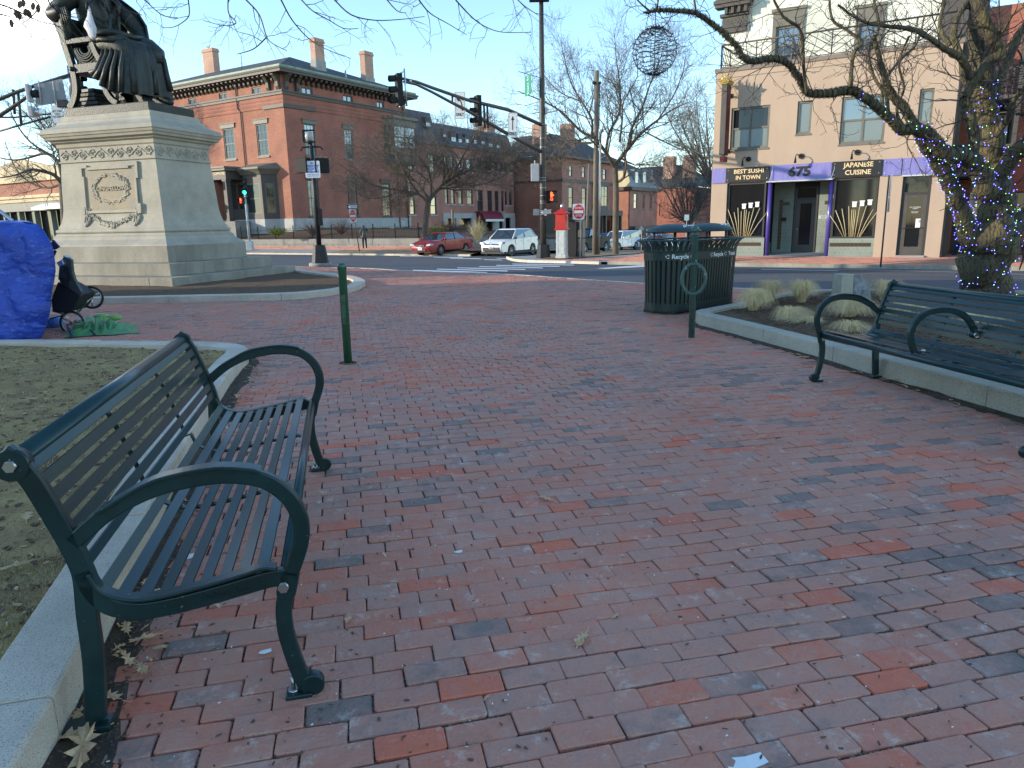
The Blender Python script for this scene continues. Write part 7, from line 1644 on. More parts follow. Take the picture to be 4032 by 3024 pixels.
 # --- signal post by the statue bed
g=G(1262,1040);YS=g.y
rt=empty('signal_post',frame(g),'black signal post on a tapered base at the corner, with pedestrian signals seen from behind','signal post')
def up(px,py):return at(px,py,YS)
tz_=at(1215,560,YS).z;pk=.095
mb=MB();mb.lathe((0,0,0),[(.48,-.1),(.48,.05),(.001,.055)],24);build(mb,'concrete_pad',M['concrete'],rt)
mb=MB();mb.rings([[(x*r_,y*r_,z)for x,y in[(math.cos(math.radians(45*k+22.5)),math.sin(math.radians(45*k+22.5)))for k in range(8)]]for r_,z in((.37,.055),(.36,.12),(.26,.80),(.20,.81))]);build(mb,'base',M['sigpole'],rt,bevel=.01,fix=True)
zc=at(1222,590,YS).z-g.z
mb=MB();mb.tube([(0,0,.80),(0,0,zc+.15)],[pk*1.15,pk*.85],18);build(mb,'pole',M['sigpole'],rt)
mb=MB();mb.tube([(0,0,1.62),(0,0,2.35)],pk*1.32,18);mb.bx(.09,.22,-.12,.1,1.62,2.32);build(mb,'button_box',M['blackmetal'],rt,bevel=.01)
mb=MB();mb.tube([(0,0,zc-.1),(0,0,zc+.35)],.06,12);mb.tube([(-.45,-.05,zc-.05),(-.38,-.03,zc+.10),(0,0,zc+.13),(.38,-.03,zc+.10),(.47,-.05,zc-.0)],.035,8);build(mb,'bracket',M['blackmetal'],rt)
hA=at(1195,652,YS)-g;hB=at(1262,652,YS)-g
for c,yw in((hA,-.5),(hB,.45)):pedhead(rt,WM[rt.name]@Mx.Translation((c.x+.02*(1 if c is hA else-1),c.y+.15,c.z))@Mx.Rotation(yw+math.pi,4,'Z'),False,.60)
zl=at(1215,540,YS).z-g.z;lx=(at(1217,540,YS)-g).x
mb=MB();mb.lathe((lx,0,zl-.28),[(.001,0),(.09,.0),(.11,.1),(.05,.14),(.001,.15)],14);build(mb,'lamp_neck',M['blackmetal'],rt)
mb=MB();mb.lathe((lx,0,zl-.16),[(.09,0),(.15,.08),(.17,.2),(.14,.32),(.001,.36)],18);build(mb,'lamp_globe',M['lamp'],rt)
mb=MB();mb.bx(lx-.26,lx+.20,.0,.24,zl-.20,zl-.17);mb.bx(lx-.26,lx+.20,.0,.24,zl+.26,zl+.30);mb.bx(lx-.26,lx-.23,-.05,.24,zl-.17,zl+.26);build(mb,'lamp_shield',M['blackmetal'],rt)
Mw,w_,h_=panelM(1198,634,1263,700,YS-.16,-.05)
sg=signboard('no_drinking_sign','white sign with blue lettering forbidding drinking, on the signal post',Mw,w_,h_)
for k,(t,y,fw_,sz)in enumerate([('NO',.36,.20,.2),('DRINKING OF',.20,.86,.2),('ALCOHOLIC',.04,.76,.2),('BEVERAGES',-.14,.82,.2)]):stext(sg,t,h_*.19,0,y*h_,'signblue',fitw=fw_*w_,bold=.003)
stext(sg,'"PER ORDER CITY OF PORTLAND"',h_*.07,0,-.31*h_,'signblue',fitw=.8*w_);stext(sg,'17 MRSA SEC. 2003-A, SUB. 2',h_*.07,0,-.40*h_,'signblue',fitw=.76*w_)
for y in(.36,-.36):flat(sg,disc(0,y*h_+.02,.012,10),'blackmetal','bolt',.004,.006)
# --- far small signal on a white post (across Congress Street)
gB=at(985,975,50);gB.z=at(985,975,50).z
rt=empty('far_signal_post',frame(gB),'slim white signal post with a green light before the portico','signal post')
mb=MB();mb.bx(-.2,.2,-.2,.2,-.2,.45);build(mb,'base',M['oldwhite'],rt,bevel=.02)
zt=at(957,770,50).z-gB.z
mb=MB();mb.tube([(0,0,.45),(0,0,zt+.1)],[.085,.07],12);build(mb,'pole',M['oldwhite'],rt)
c=at(960,737,50)-gB;head3(rt,WM[rt.name]@Mx.Translation((0,0,c.z+.02))@Mx.Rotation(.15,4,'Z'),lit=2,s=.36)
for px,rd_,yw in((939,True,-.2),(979,False,.5)):
 c=at(px,790,50)-gB;pedhead(rt,WM[rt.name]@Mx.Translation((c.x+(.14 if px<960 else-.14),0,c.z))@Mx.Rotation(yw,4,'Z'),rd_,.44)
 # --- mast at the far corner with its signal arm
g=G(2140,1016,.02);YM=g.y
rt=empty('signal_mast',frame(g),'tall dark signal mast with a two-pipe arm reaching left over the street','signal mast')
s_=YM/2795
mb=MB();mb.rings([[(x*r_,y*r_,z)for x,y in[(math.cos(math.radians(60*k)),math.sin(math.radians(60*k)))for k in range(6)]]for r_,z in((.37,-.05),(.36,.1),(.30,.68),(.22,.70))]);build(mb,'base',M['sigpole'],rt,fix=True,bevel=.01)
ztop=at(2129,4,YM).z-g.z
mb=MB();mb.tube([(0,0,.6),(0,0,3.6),(0,0,7.6),(0,0,ztop)],[.165,.15,.135,.105],18);build(mb,'pole',M['brownpole'],rt)
mb=MB()
for y in(490,545,580,700,710,740,770,792,800,860,880,905):z=at(2132,y,YM).z-g.z;mb.tube([(0,0,z-.012),(0,0,z+.012)],.158,16)
build(mb,'steel_bands',M['alu'],rt,kind='stuff')
mb=MB();mb.box((-.1,-.15,ztop+.02),(.95,.35,.16));build(mb,'lamp_head',M['sigpole'],rt,bevel=.04)
YT1=YM*.74
def AP(px,py,t):return at(px,py,YM+(YT1-YM)*t)-g
upr=[AP(2132,492,0),AP(2000,432,.24),AP(1835,392,.53),AP(1700,345,.78),AP(1640,322,.89),AP(1582,309,1)]
lwr=[AP(2132,598,0),AP(1990,522,.26),AP(1835,432,.53),AP(1780,405,.64),AP(1700,362,.78),AP(1640,333,.89),AP(1590,322,1)]
mb=MB();mb.tube(upr,[.085,.08,.07,.06,.05,.045],10);mb.tube(lwr,[.09,.085,.07,.06,.05,.045,.04],10)
for a,b in((AP(1905,410,.41),AP(1910,505,.41)),(AP(1918,408,.43),AP(1922,505,.43)),(AP(1781,378,.63),AP(1781,408,.63))):mb.tube([a,b],.045,8)
arm=build(mb,'arm',M['brownpole'],rt)
mb=MB()
for px,py in((1607,316),(1615,320)):c=AP(px,py,.95);mb.ball(c,.065,8)
mb.tube([AP(1591,270,1),AP(1602,418,1)],.03,8);mb.tube([AP(1590,282,1),AP(1568,290,1)],.02,6);mb.tube([AP(1600,415,1),AP(1572,420,1)],.02,6);build(mb,'tip_bracket',M['alu'],rt)
a1,b1=at(1568,290,YT1),at(1575,418,YT1);sc=(a1.z-b1.z)/3
head3(rt,Mx.Translation((a1+b1)/2-V((.10,0,0)))@Mx.Rotation(-1.15,4,'Z'),None,s=sc)
YT2=YM+(YT1-YM)*.44;a2,b2=at(1872,376,YT2),at(1875,496,YT2);head3(rt,Mx.Translation((a2+b2)/2)@Mx.Rotation(-1.15,4,'Z'),None,s=(a2.z-b2.z)/3)
c=at(2204,773,YM-.2);pedhead(rt,Mx.Translation(at(2172,773,YM-.35))@Mx.Rotation(-.25,4,'Z'),True,.56)
mb=MB();mb.bx(-.05,.3,-.06,.0,0,.03);mb.tube([(0,0,at(2140,798,YM).z-g.z),AP(2170,798,0)],.03,6);build(mb,'pedestrian_bracket',M['blackmetal'],rt)
mb=MB();A,B=at(2090,646,YM-.1),at(2122,714,YM-.1);mb.bx(A.x,B.x,YM-.35,YM-.05,B.z,A.z);bx_=build(mb,'control_box',M['greymetal'],rt,world=True,bevel=.015);mb=MB();q=at(2106,646,YM-.2);mb.cyl((q.x,q.y,q.z),.03,.17,8);build(mb,'aerial',M['oldwhite'],bx_,world=True)
mb=MB();A,B=at(2146,424,YM),at(2156,449,YM);mb.bx(A.x,B.x,YM-.1,YM+.1,B.z,A.z);build(mb,'small_box',M['greymetal'],rt,world=True,bevel=.01)
mb=MB();mb.tube([AP(2128,265,0),AP(2065,289,.02)],.012,5);mb.tube([AP(2042,282,.02),AP(2128,306,0)],.016,5);build(mb,'banner_bracket',M['blackmetal'],rt)
q0=at(2140,836,YM-.18);mb=MB();mb.box((q0.x+.10,q0.y,q0.z),(.11,.02,.33));build(mb,'button_plate',M['signwhite'],rt,world=True)
# banner: seen nearly edge on
c=at(2079,336,YM-.1);rt2=empty('street_banner',Mx.Translation(c)@Mx.Rotation(math.radians(-72),4,'Z')@Mx.Rotation(math.pi/2,4,'X'),'green hanging street banner lettered State St beside the mast','banner')
hh=(at(2079,300,YM).z-at(2079,375,YM).z)/2*1.05
build(plate(.9,hh*2,-.006,.006,.01),'cloth',M['signgreen'],rt2,fix=True)
text('State St',.34,rt2,M['signwhite'],WM[rt2.name]@Mx.Translation((0,0,.009))@Mx.Rotation(math.pi/2,4,'Z'),ext=.001,fitw=hh*1.8)
# lane signs on the arm
def onlysign(px0,py0,px1,py1,t,left,lab):
 Mw,w_,h_=panelM(px0,py0,px1,py1,YM+(YT1-YM)*t-.15,-.12);Mw=Mw@Mx.Rotation(-.03,4,'Z')
 s=signboard('lane_sign',lab,Mw,w_,h_,group='lane signs on the signal arm');
 b=.018
 for q in(rect(-w_/2+.02,w_/2-.02,h_/2-.035,h_/2-.02),rect(-w_/2+.02,w_/2-.02,-h_/2+.02,-h_/2+.035),rect(-w_/2+.02,-w_/2+.035,-h_/2+.036,h_/2-.036),rect(w_/2-.035,w_/2-.02,-h_/2+.036,h_/2-.036)):flat(s,q,'greymetal','border')
 stext(s,'ONLY',h_*.16,0,-h_*.34,'signblack',fitw=w_*.74,bold=.006)
 if left:
  pts=catm([(.22*w_,-.20*h_),(.20*w_,-.02*h_),(.08*w_,.14*h_),(-.12*w_,.22*h_)],4);L,R_=[],[]
  for i,q in enumerate(pts):
   a,b_=V(pts[max(i-1,0)]),V(pts[min(i+1,len(pts)-1)]);tt=(b_-a).normalized();nn=V((-tt.y,tt.x))*.05*w_*1.0;L.append((q[0]+nn.x,q[1]+nn.y));R_.append((q[0]-nn.x,q[1]-nn.y))
  mb=MB()
  for i in range(len(L)-1):mb.poly([(*R_[i],.006),(*R_[i+1],.006),(*L[i+1],.006),(*L[i],.006)])
  mb.poly([(-.10*w_,.12*h_,.006),(-.06*w_,.30*h_,.006),(-.34*w_,.26*h_,.006)]);build(mb,'arrow',M['signblack'],s)
 else:
  mb=MB();mb.poly([(*q,.006)for q in rect(-.05*w_,.05*w_,-.20*h_,.22*h_)]);mb.poly([(-.17*w_,.20*h_,.006),(.17*w_,.20*h_,.006),(0,.38*h_,.006)]);build(mb,'arrow',M['signblack'],s)
 for x,y in((-.40,.34),(.40,.28),(-.40,.14),(.40,.08),(-.40,-.06),(.40,-.10)):flat(s,disc(x*w_,y*h_,.022,10),'white' if(x,y)not in((-.40,.34),(.40,-.10))else 'signblack','reflector')
onlysign(1787,361,1834,468,.53,True,'white lane sign with a left curving arrow above ONLY');onlysign(1999,444,2038,541,.24,False,'white lane sign with a straight arrow above ONLY')
def oneway(px0,py0,px1,py1,Y,tilt,lab,nm='one_way_sign'):
 Mw,w_,h_=panelM(px0,py0,px1,py1,Y);Mw=Mw@Mx.Rotation(tilt,4,'Z');s=signboard(nm,lab,Mw,w_,h_,'signblack',r_=.02,group='one way signs')
 for q in(rect(-w_/2+.01,w_/2-.01,h_/2-.03,h_/2-.012),rect(-w_/2+.01,w_/2-.01,-h_/2+.012,-h_/2+.03)):flat(s,q,'white','border',.0035,.001)
 flat(s,[(-.44*w_,0),(-.24*w_,-.34*h_),(-.24*w_,-.24*h_),(.42*w_,-.24*h_),(.42*w_,.24*h_),(-.24*w_,.24*h_),(-.24*w_,.34*h_)],'white','arrow',.0035,.001)
 stext(s,'ONE WAY',h_*.40,.09*w_,0,'signblack',fitw=.60*w_,bold=.003,z=.0058);return s
oneway(2123,827,2173,843,YM-.45,.10,'one way sign strapped to the tall signal mast')
Mw,w_,h_=panelM(2099,823,2124,848,YM+.3);sg=signboard('blank_sign','blank grey back of a small sign on the left of the signal mast',Mw,w_,h_,'signback')
def dne(px0,py0,px1,py1,Y,lab,yaw=0,tilt=0):
 Mw,w_,h_=panelM(px0,py0,px1,py1,Y,yaw);Mw=Mw@Mx.Rotation(tilt,4,'Z');s=signboard('do_not_enter_sign',lab,Mw,w_,h_,group='do not enter signs');r_=.46*h_
 mb=MB();mb.prism([(.46*w_*math.cos(a),.46*h_*math.sin(a))for a in[i*6.2832/32 for i in range(32)]],.0035,.0045,'z');build(mb,'disc',M['signred'],s,fix=True)
 flat(s,rect(-.38*w_,.38*w_,-.10*h_,.08*h_),'signwhite','bar',.005,.001);stext(s,'DO NOT',.19*h_,0,.24*h_,'signwhite',fitw=.62*w_,bold=.003);stext(s,'ENTER',.19*h_,0,-.25*h_,'signwhite',fitw=.52*w_,bold=.003);return s
dne(2255,803,2302,864,36.0,'square do not enter sign above the black cabinet at the corner')
gp=G(2293,1006,.02);rt=empty('sign_post',frame((at(2285,830,36.05).x,36.05,gz(4,36))),'thin steel post of the corner do not enter sign','post');mb=MB();mb.tube([(0,0,0),(0,0,at(2285,800,36).z-gz(4,36))],.03,8);build(mb,'tube',M['greymetal'],rt)
# left street signs
YL=50.5;pb=at(1415,985,YL)
rt=empty('leaning_sign_post',frame(pb),'rusty leaning post carrying the left one way and do not enter signs','post')
tp_=at(1386,800,YL)-pb;mb=MB();mb.tube([(0,0,-.1),tp_],.035,8);build(mb,'tube',M['brownpole'],rt)
oneway(1366,803,1410,824,YL-.10,.05,'one way sign on the leaning post before the brick house');dne(1375,825,1403,875,YL-.08,'narrow do not enter sign below the one way sign on the leaning post',.45)
# --- fire alarm box, cabinet
g=G(2213,1018,.02);rt=empty('fire_alarm_box',frame(g,-.35),'red fire alarm box with a pointed roof on a flaking white pedestal','alarm box')
zz=lambda y:at(2205,y,g.y).z-g.z
z1_,z2_,z3_,z4_,z5_=zz(905),zz(842),zz(836),zz(826),zz(808)
mb=MB();mb.rings([[(-a,-a,z),(a,-a,z),(a,a,z),(-a,a,z)]for a,z in((.26,-.05),(.26,.12),(.235,.16),(.235,z1_))]);pd=build(mb,'pedestal',M['oldwhite'],rt,bevel=.01,fix=True)
for z0,z1 in((.22,.72),(.76,z1_-.08)):
 for sg_ in(0,1):
  mb=MB();
  if sg_==0:
   for q in((-.17,-.14),(.14,.17)):mb.bx(q[0],q[1],-.25,-.235,z0,z1)
   mb.bx(-.14,.14,-.25,-.235,z0,z0+.03);mb.bx(-.14,.14,-.25,-.235,z1-.03,z1)
  else:
   for q in((-.17,-.14),(.14,.17)):mb.bx(.235,.25,q[0],q[1],z0,z1)
   mb.bx(.235,.25,-.14,.14,z0,z0+.03);mb.bx(.235,.25,-.14,.14,z1-.03,z1)
  build(mb,'panel_frame',M['oldwhite'],pd)
mb=MB();mb.rings([[(-a,-a,z),(a,-a,z),(a,a,z),(-a,a,z)]for a,z in((.30,z1_+.002),(.30,z1_+.07),(.255,z1_+.09),(.245,z2_))]);bx_=build(mb,'box',M['red'],rt,bevel=.01,fix=True)
mb=MB();mb.rings([[(-a,-a,z),(a,-a,z),(a,a,z),(-a,a,z)]for a,z in((.33,z2_+.002),(.33,z2_+.04),(.10,z4_+.02),(.05,z4_+.06))]);build(mb,'roof',M['red'],bx_,fix=True)
mb=MB();mb.lathe((0,0,z4_+.05),[(.07,0),(.075,.12),(.06,.2),(.001,.24)],12);build(mb,'finial',M['alu'],bx_)
mb=MB();mb.prism([(-.12,z1_+.25),(.12,z1_+.25),(.12,z1_+.55),(0,z1_+.66),(-.12,z1_+.55)],.25,.262,'x');build(mb,'alarm_door',M['red'],bx_,fix=True)
g=G(2278,1008,.02);g.y=37.6;g=at(2278,1006,37.6);rt=empty('control_cabinet',frame(g,-.35),'tall black control cabinet with a small pale notice','cabinet')
zz=lambda y:at(2278,y,g.y).z-g.z
mb=MB();mb.bx(-.62,-.02,-.35,.35,-.05,zz(873));build(mb,'body',M['black'],rt,bevel=.01)
mb=MB();mb.bx(-.015,.28,-.30,.32,-.05,zz(940));mb.bx(-.015,.28,-.25,.32,zz(938),zz(872));mb.bx(-.03,.30,-.28,.34,zz(871),zz(866));build(mb,'side_unit',M['brownpole'],rt,bevel=.01)
mb=MB();mb.bx(.03,.20,-.262,-.252,zz(933),zz(905));build(mb,'notice',M['cream'],rt)
# --- wooden pole with conduit
g=G(2342,998,.05);g=at(2342,998,42.0);rt=empty('utility_pole',frame(g),'weathered cut off wooden utility pole with a metal conduit beside the street tree','utility pole')
zt=at(2350,278,42).z-g.z;tx=(at(2350,278,42)-g).x
mb=MB();mb.tube([(0,0,-.1),(tx*.5,0,zt*.5),(tx,0,zt)],[.15,.135,.12],14);build(mb,'pole',M['wood'],rt)
mb=MB();zc=at(2355,530,42).z-g.z;mb.tube([(.22,-.05,-.05),(.22+tx*.3,-.05,zc*.5),(.22+tx*.6,-.05,zc),(.30+tx*.6,-.05,zc+.22),(.42+tx*.6,-.05,zc+.18)],[.07,.07,.075,.09,.09],10);build(mb,'conduit',M['alu'],rt)
mb=MB();mb.tube([(tx+.14,-.05,zc+.3),(tx+.15,-.05,zt-.7)],.03,6);mb.ball((tx-.16,-.1,zt-.65),.10,8);mb.ball((tx+.16,-.1,zt-.65),.08,8);build(mb,'insulator',M['blackmetal'],rt)
g=at(2310,955,62);rt=empty('thin_pole',frame(g),'thin grey pole standing behind the corner signs','pole');zt=at(2320,640,62).z-g.z;mb=MB();mb.tube([(0,0,-.3),(at(2320,640,62).x-g.x,0,zt)],[.14,.10],10);build(mb,'pole',M['wood'],rt)
g=at(1785,930,58);rt=empty('short_post',frame(g),'short wooden post before the granite shopfront','post');mb=MB();mb.tube([(0,0,-.5),(0,0,at(1785,825,58).z-g.z)],.11,10);build(mb,'pole',M['wood'],rt)
for k,(px0,py0,px1,py1,Y,lab)in enumerate([(2695,845,2713,868,60,'white parking sign on a thin post before the far trees'),(2518,890,2535,912,62,'pale diamond sign back on a post before the porch'),(2513,905,2524,923,61.8,'small pale sign below the diamond sign back')]):
 Mw,w_,h_=panelM(px0,py0,px1,py1,Y);s=signboard('small_sign',lab,Mw if k!=1 else Mw@Mx.Rotation(.785,4,'Z'),w_*(1 if k!=1 else.8),h_*(1 if k!=1 else.8),'signwhite' if k!=1 else 'signback')
 if k<2:q=at((px0+px1)/2,py1,Y+.03);rt=empty('sign_post',frame((q.x,q.y,q.z-2.3)),'thin post under the '+('white parking sign' if k==0 else 'diamond sign back'),'post');mb=MB();mb.tube([(0,0,-.3),(0,0,2.3+h_)],.03,6);build(mb,'tube',M['greymetal'],rt)
 # parking sign in front of the restaurant
g=at(3468,1040,24.7);rt=empty('kerbside_sign',frame(g),'brown post with edge-on parking signs before the restaurant','sign')
tt=at(3497,690,24.7)-g;mb=MB();mb.tube([(0,0,-.1),(0,0,tt.z)],.028,8);build(mb,'post',M['brownpole'],rt)
for z0,z1 in((at(3490,775,24.7).z-g.z,tt.z),(at(3480,835,24.7).z-g.z,at(3480,778,24.7).z-g.z)):mb=MB();mb.box((0.03,-.1,(z0+z1)/2),(.012,.42,z1-z0),rz=math.radians(-20));build(mb,'plate',M['signback'],rt)
# banner pole beside the lit tree
g=Zp(3785,1150,.0);a,b=at(3795,1128,12.7),at(3843,720,12.7);c=at(3872,480,12.7)
rt=empty('banner_pole',frame((a.x,a.y,a.z)),'slim dark lamp pole with vertical lettering behind the lit tree trunk','pole')
mb=MB();mb.tube([(0,0,-1.1),b-a],[.07,.065],12);pl_=build(mb,'pole',M['brownpole'],rt);mb=MB();mb.tube([b-a,c-a],[.045,.045],10);build(mb,'upper_tube',M['greymetal'],rt)
q=at(3836,845,12.6);text('WUMAN',.11,pl_,M['white'],Mx.Translation(q+V((-.02,-.03,0)))@Mx.Rotation(-.16,4,'Z')@Mx.Rotation(math.pi/2,4,'X')@Mx.Rotation(-math.pi/2-.09,4,'Z'),ext=.001,fitw=.48)
# --- left signal arm, coming in from outside the frame
YA=26;gA=G(-420,1110);base=V((at(-420,600,YA).x,YA,0));rt=empty('left_signal_mast',frame(base),'signal arm with signs seen from behind, left of the statue','signal mast')
mb=MB();mb.tube([(0,0,0),(0,0,8.2)],[.16,.11],14);build(mb,'pole',M['brownpole'],rt)
def AQ(px,py):return at(px,py,YA)-base
mb=MB();mb.tube([AQ(-420,470),AQ(-200,440),AQ(0,390),AQ(60,365),AQ(150,333),AQ(230,308),AQ(279,293)],[.09,.08,.065,.06,.055,.05,.05],10);mb.tube([AQ(-420,610),AQ(-200,545),AQ(0,455),AQ(60,415),AQ(150,350),AQ(210,315),(AQ(276,302))],[.09,.08,.065,.06,.05,.045,.04],10)
mb.tube([AQ(-420,500),AQ(0,462),AQ(60,462),AQ(200,448)],.03,6);mb.tube([AQ(0,516),AQ(70,495),AQ(200,460)],.035,6)
for a,b in(((52,352),(58,450)),((70,355),(84,490))):mb.tube([AQ(*a),AQ(*b)],.045,8)
build(mb,'arm',M['brownpole'],rt)
mb=MB();mb.tube([AQ(266,258),AQ(282,410)],.035,8);mb.tube([AQ(266,273),AQ(288,277)],.015,6);build(mb,'tip_tube',M['alu'],rt)
for px,py,w_,h_,Y in((205,362,105,105,YA),):
 c=AQ(px,py);mb=MB();mb.rings([[AQ(x,y)+V((0,-.12+o,0))for x,y in((143,338),(252,312),(272,402),(152,420))]for o in(0,.02)]);sb_=build(mb,'large_sign_back',M['signback'],rt,fix=True)
 for x in(168,224):mb=MB();mb.tube([AQ(x-4,322)+V((0,-.16,0)),AQ(x+6,415)+V((0,-.16,0))],.022,6);build(mb,'stiffener',M['greymetal'],sb_)
for y0,y1,px in((332,402,115),(418,460,125)):
 A,B=at(px-13,y0,YA-.2),at(px+10,y1,YA-.2);mb=MB();mb.bx(A.x,B.x,YA-.3,YA-.05,B.z,A.z);build(mb,'signal_back',M['greymetal'],rt,world=True,bevel=.02)
 mb=MB();c=at(px+25,(y0+y1)/2+3,YA-.1);mb.tube([c-V((.16,0,0)),c+V((.12,0,0))],[.12,.13],14);build(mb,'visor',M['blackmetal' if y0<400 else 'alu'],rt,world=True)
c=at(318,350,YA+.2);head3(rt,Mx.Translation(at(315,355,YA+.3))@Mx.Rotation(1.25,4,'Z'),None,s=.37)
Mw,w_,h_=panelM(200,415,252,483,YA-.3);s=signboard('left_turn_sign','white sign reading left turn yield on green, half hidden by the pedestal',Mw,w_,h_)
stext(s,'LEFT TURN\nYIELD\nON GREEN',h_*.17,0,0,'signblack',fitw=w_*.9)
mb=MB();A,B=at(233,396,YA-.5),at(275,425,YA-.5);mb.bx(A.x,B.x,YA-.7,YA-.5,B.z,A.z);build(mb,'grey_box',M['sigpole'],rt,world=True,bevel=.02)
# ------------------------------------------------------------------ cars
def car(name,label,cat,FLc,h,L,Wd,H,wb,wr,prof,gh,mt,extra=None):
 """FLc: ground contact of the front wheel on the visible (left) side; h: heading; prof: upper body outline front to rear; gh: greenhouse"""
 h=V((h[0],h[1],0)).normalized();lf=V((-h.y,h.x,0));tr=Wd-.24
 c=V(FLc)-h*wb/2-lf*tr/2;Mw=Mx(((h.x,lf.x,0,c.x),(h.y,lf.y,0,c.y),(0,0,1,V(FLc).z),(0,0,0,1)))
 rt=empty(name,Mw,label,cat);w_=Wd/2;fo=prof[0][0]if 0 else L/2
 xf,xr=wb/2,-wb/2;ar=wr+.06;bot=.22
 low=[(-L/2+.10,.30),(-L/2+.25,bot)]
 def arch(cx):return[(cx-ar*math.cos(t),max(bot,wr+ar*math.sin(t)))for t in[math.pi*k/8 for k in range(9)]]
 sh=(L/2)-(xf+wr+.40)
 out=list(prof)+low+[(xr-ar,bot)]+arch(xr)[0:]+arch(xf)+[(xf+ar,bot),(L/2-.18,bot)]
 cz=.6
 def plan(x,y):return y*(1-.20*min(1,abs(x)/(L/2))**5)
 mb=MB();rs_=[]
 for y,k in((-w_,.955),(-w_+.05,1.0),(w_-.05,1.0),(w_,.955)):
  rs_.append([(x*(1-(1-k)*.25),plan(x,y),cz+(z-cz)*k if z>cz else z)for x,z in out])
 mb.rings(rs_);bd=build(mb,'body',M[mt],rt,fix=True,bevel=.025)
 for p in bd.data.polygons:p.use_smooth=True
 bd.modifiers['bevel'].harden_normals=False
 bd.data.set_sharp_from_angle(angle=.6)if hasattr(bd.data,'set_sharp_from_angle')else None
 # greenhouse
 (x0,x1,x2,x3,zb,zt)=gh;yb,yt=w_-.06,w_-.24
 B=[(x0,yb),(x3,yb),(x3,-yb),(x0,-yb)];T=[(x1,yt),(x2,yt),(x2,-yt),(x1,-yt)]
 mb=MB();mb.rings([[(x,plan(x,y),zb)for x,y in B],[(x,y,zt)for x,y in T]]);build(mb,'glass',M['carglass'],rt,fix=True)
 mb=MB();e=.03
 mb.rings([[(x1+.06,yt+.02,zt-.02),(x2-.06,yt+.02,zt-.02),(x2-.06,-yt-.02,zt-.02),(x1+.06,-yt-.02,zt-.02)],[(x1-.1,yt-.12,zt+.055),(x2+.1,yt-.12,zt+.055),(x2+.1,-yt+.12,zt+.055),(x1-.1,-yt+.12,zt+.055)]]);rf=build(mb,'roof',M[mt],rt,fix=True)
 mb=MB()
 for s in(-1,1):
  for(a,c_)in(((x0,yb),(x1,yt)),((x3,yb),(x2,yt))):mb.tube([(a[0],plan(a[0],a[1])*s,zb-.02),(c_[0],c_[1]*s,zt)],[.045,.035],6)
  for t in gh_p(gh):mb.tube([(t[0],plan(t[0],yb)*s,zb),(t[1],yt*s,zt)],.03,5)
 build(mb,'pillar',M[mt],rt)
 for x,s in((xf,1),(xf,-1),(xr,1),(xr,-1)):
  y=s*(w_-.12);mb=MB();n=24
  prf=[(wr-.13,-.10),(wr-.03,-.11),(wr,-.08),(wr,.08),(wr-.03,.11),(wr-.13,.10)]
  mb.smooth=True;mb.rings([[(x+r_*math.cos(6.2832*k/n),y+o,wr+r_*math.sin(6.2832*k/n))for r_,o in prf]for k in range(n+1)],close=True,cap=False);wh=build(mb,'wheel',M['tyre'],rt,fix=True)
  mb=MB();mb.tube([(x,y+s*.03,wr),(x,y+s*.06,wr)],wr-.125,20);mb.cur=0;d_=build(mb,'disc',M['black'],wh)
  mb=MB()
  for k in range(7):a=k*.8976;mb.tube([(x+.05*math.cos(a),y+s*.10,wr+.05*math.sin(a)),(x+(wr-.12)*math.cos(a),y+s*.085,wr+(wr-.12)*math.sin(a))],.025,5)
  mb.tube([(x+(wr-.12)*math.cos(6.2832*k/20),y+s*.09,wr+(wr-.12)*math.sin(6.2832*k/20))for k in range(21)],.016,5,cap=False);mb.tube([(x,y,wr),(x,y+s*.12,wr)],.06,8);build(mb,'rim',M['rim'],wh)
 for s in(-1,1):
  mb=MB();mb.ball((x0-.12,s*(w_+.10),zb+.06),.10,10,(.7,1,.8));mb.tube([(x0-.12,s*(w_-.06),zb),(x0-.12,s*(w_+.08),zb+.04)],.03,5);build(mb,'mirror',M[mt if mt!='carwhite' or 'pickup' in name else 'black'],rt)
 hz,hy=extra['hz'],w_*.74
 fx=extra['fx'];GY=extra.get('gw',.42)
 for s in(-1,1):
  mb=MB();mb.rings([[(fx+.02-k,s*y,z)for y,z in((hy-.22,hz-.05),(hy+.14,hz-.03),(hy+.17,hz+.10),(hy-.12,hz+.06))]for k in(0,.34)]);hl=build(mb,'headlight',M['headlight'],rt,fix=True,bevel=.01)
  if extra.get('lit'):mb=MB();mb.ball((fx+.02,s*hy,hz+.02),.055,8);build(mb,'lamp',M['lit'],hl)
  mb=MB();mb.box((-L/2+.06,s*hy,hz+.12),(.08,.26,.16));build(mb,'tail_light',M['red'],rt)
 for z0,z1,wg,mtg in extra['grille']:
  mb=MB();mb.bx(fx-.20,fx+extra.get('go',.02),-wg,wg,z0,z1);gr_=build(mb,'grille',M['black'],rt,bevel=.015)
  if mtg:
   k=int((z1-z0)/.09);mb=MB()
   for q in range(k):z=z0+(z1-z0)*(q+.5)/k;mb.bx(fx-.1,fx+extra.get('go',.02)+.015,-wg+.03,wg-.03,z-.015,z+.015)
   build(mb,'grille_bar',M[mtg],gr_)
 if 'badge' in extra:
  if isinstance(extra['badge'],str):text(extra['badge'],.17,rt,M['signred'],Mw@Mx.Translation((fx+.07,0,extra['bz']))@Mx.Rotation(math.pi/2,4,'Z')@Mx.Rotation(math.pi/2,4,'X'),ext=.01,bold=.01)
  else:mb=MB();mb.tube([(fx+.05,.085*math.cos(6.2832*k/16),extra['bz']+.06*math.sin(6.2832*k/16))for k in range(17)],.012,5,cap=False);mb.tube([(fx+.05,.04*math.cos(6.2832*k/16),extra['bz']+.055*math.sin(6.2832*k/16))for k in range(17)],.009,5,cap=False);build(mb,'badge',M['chrome'],rt)
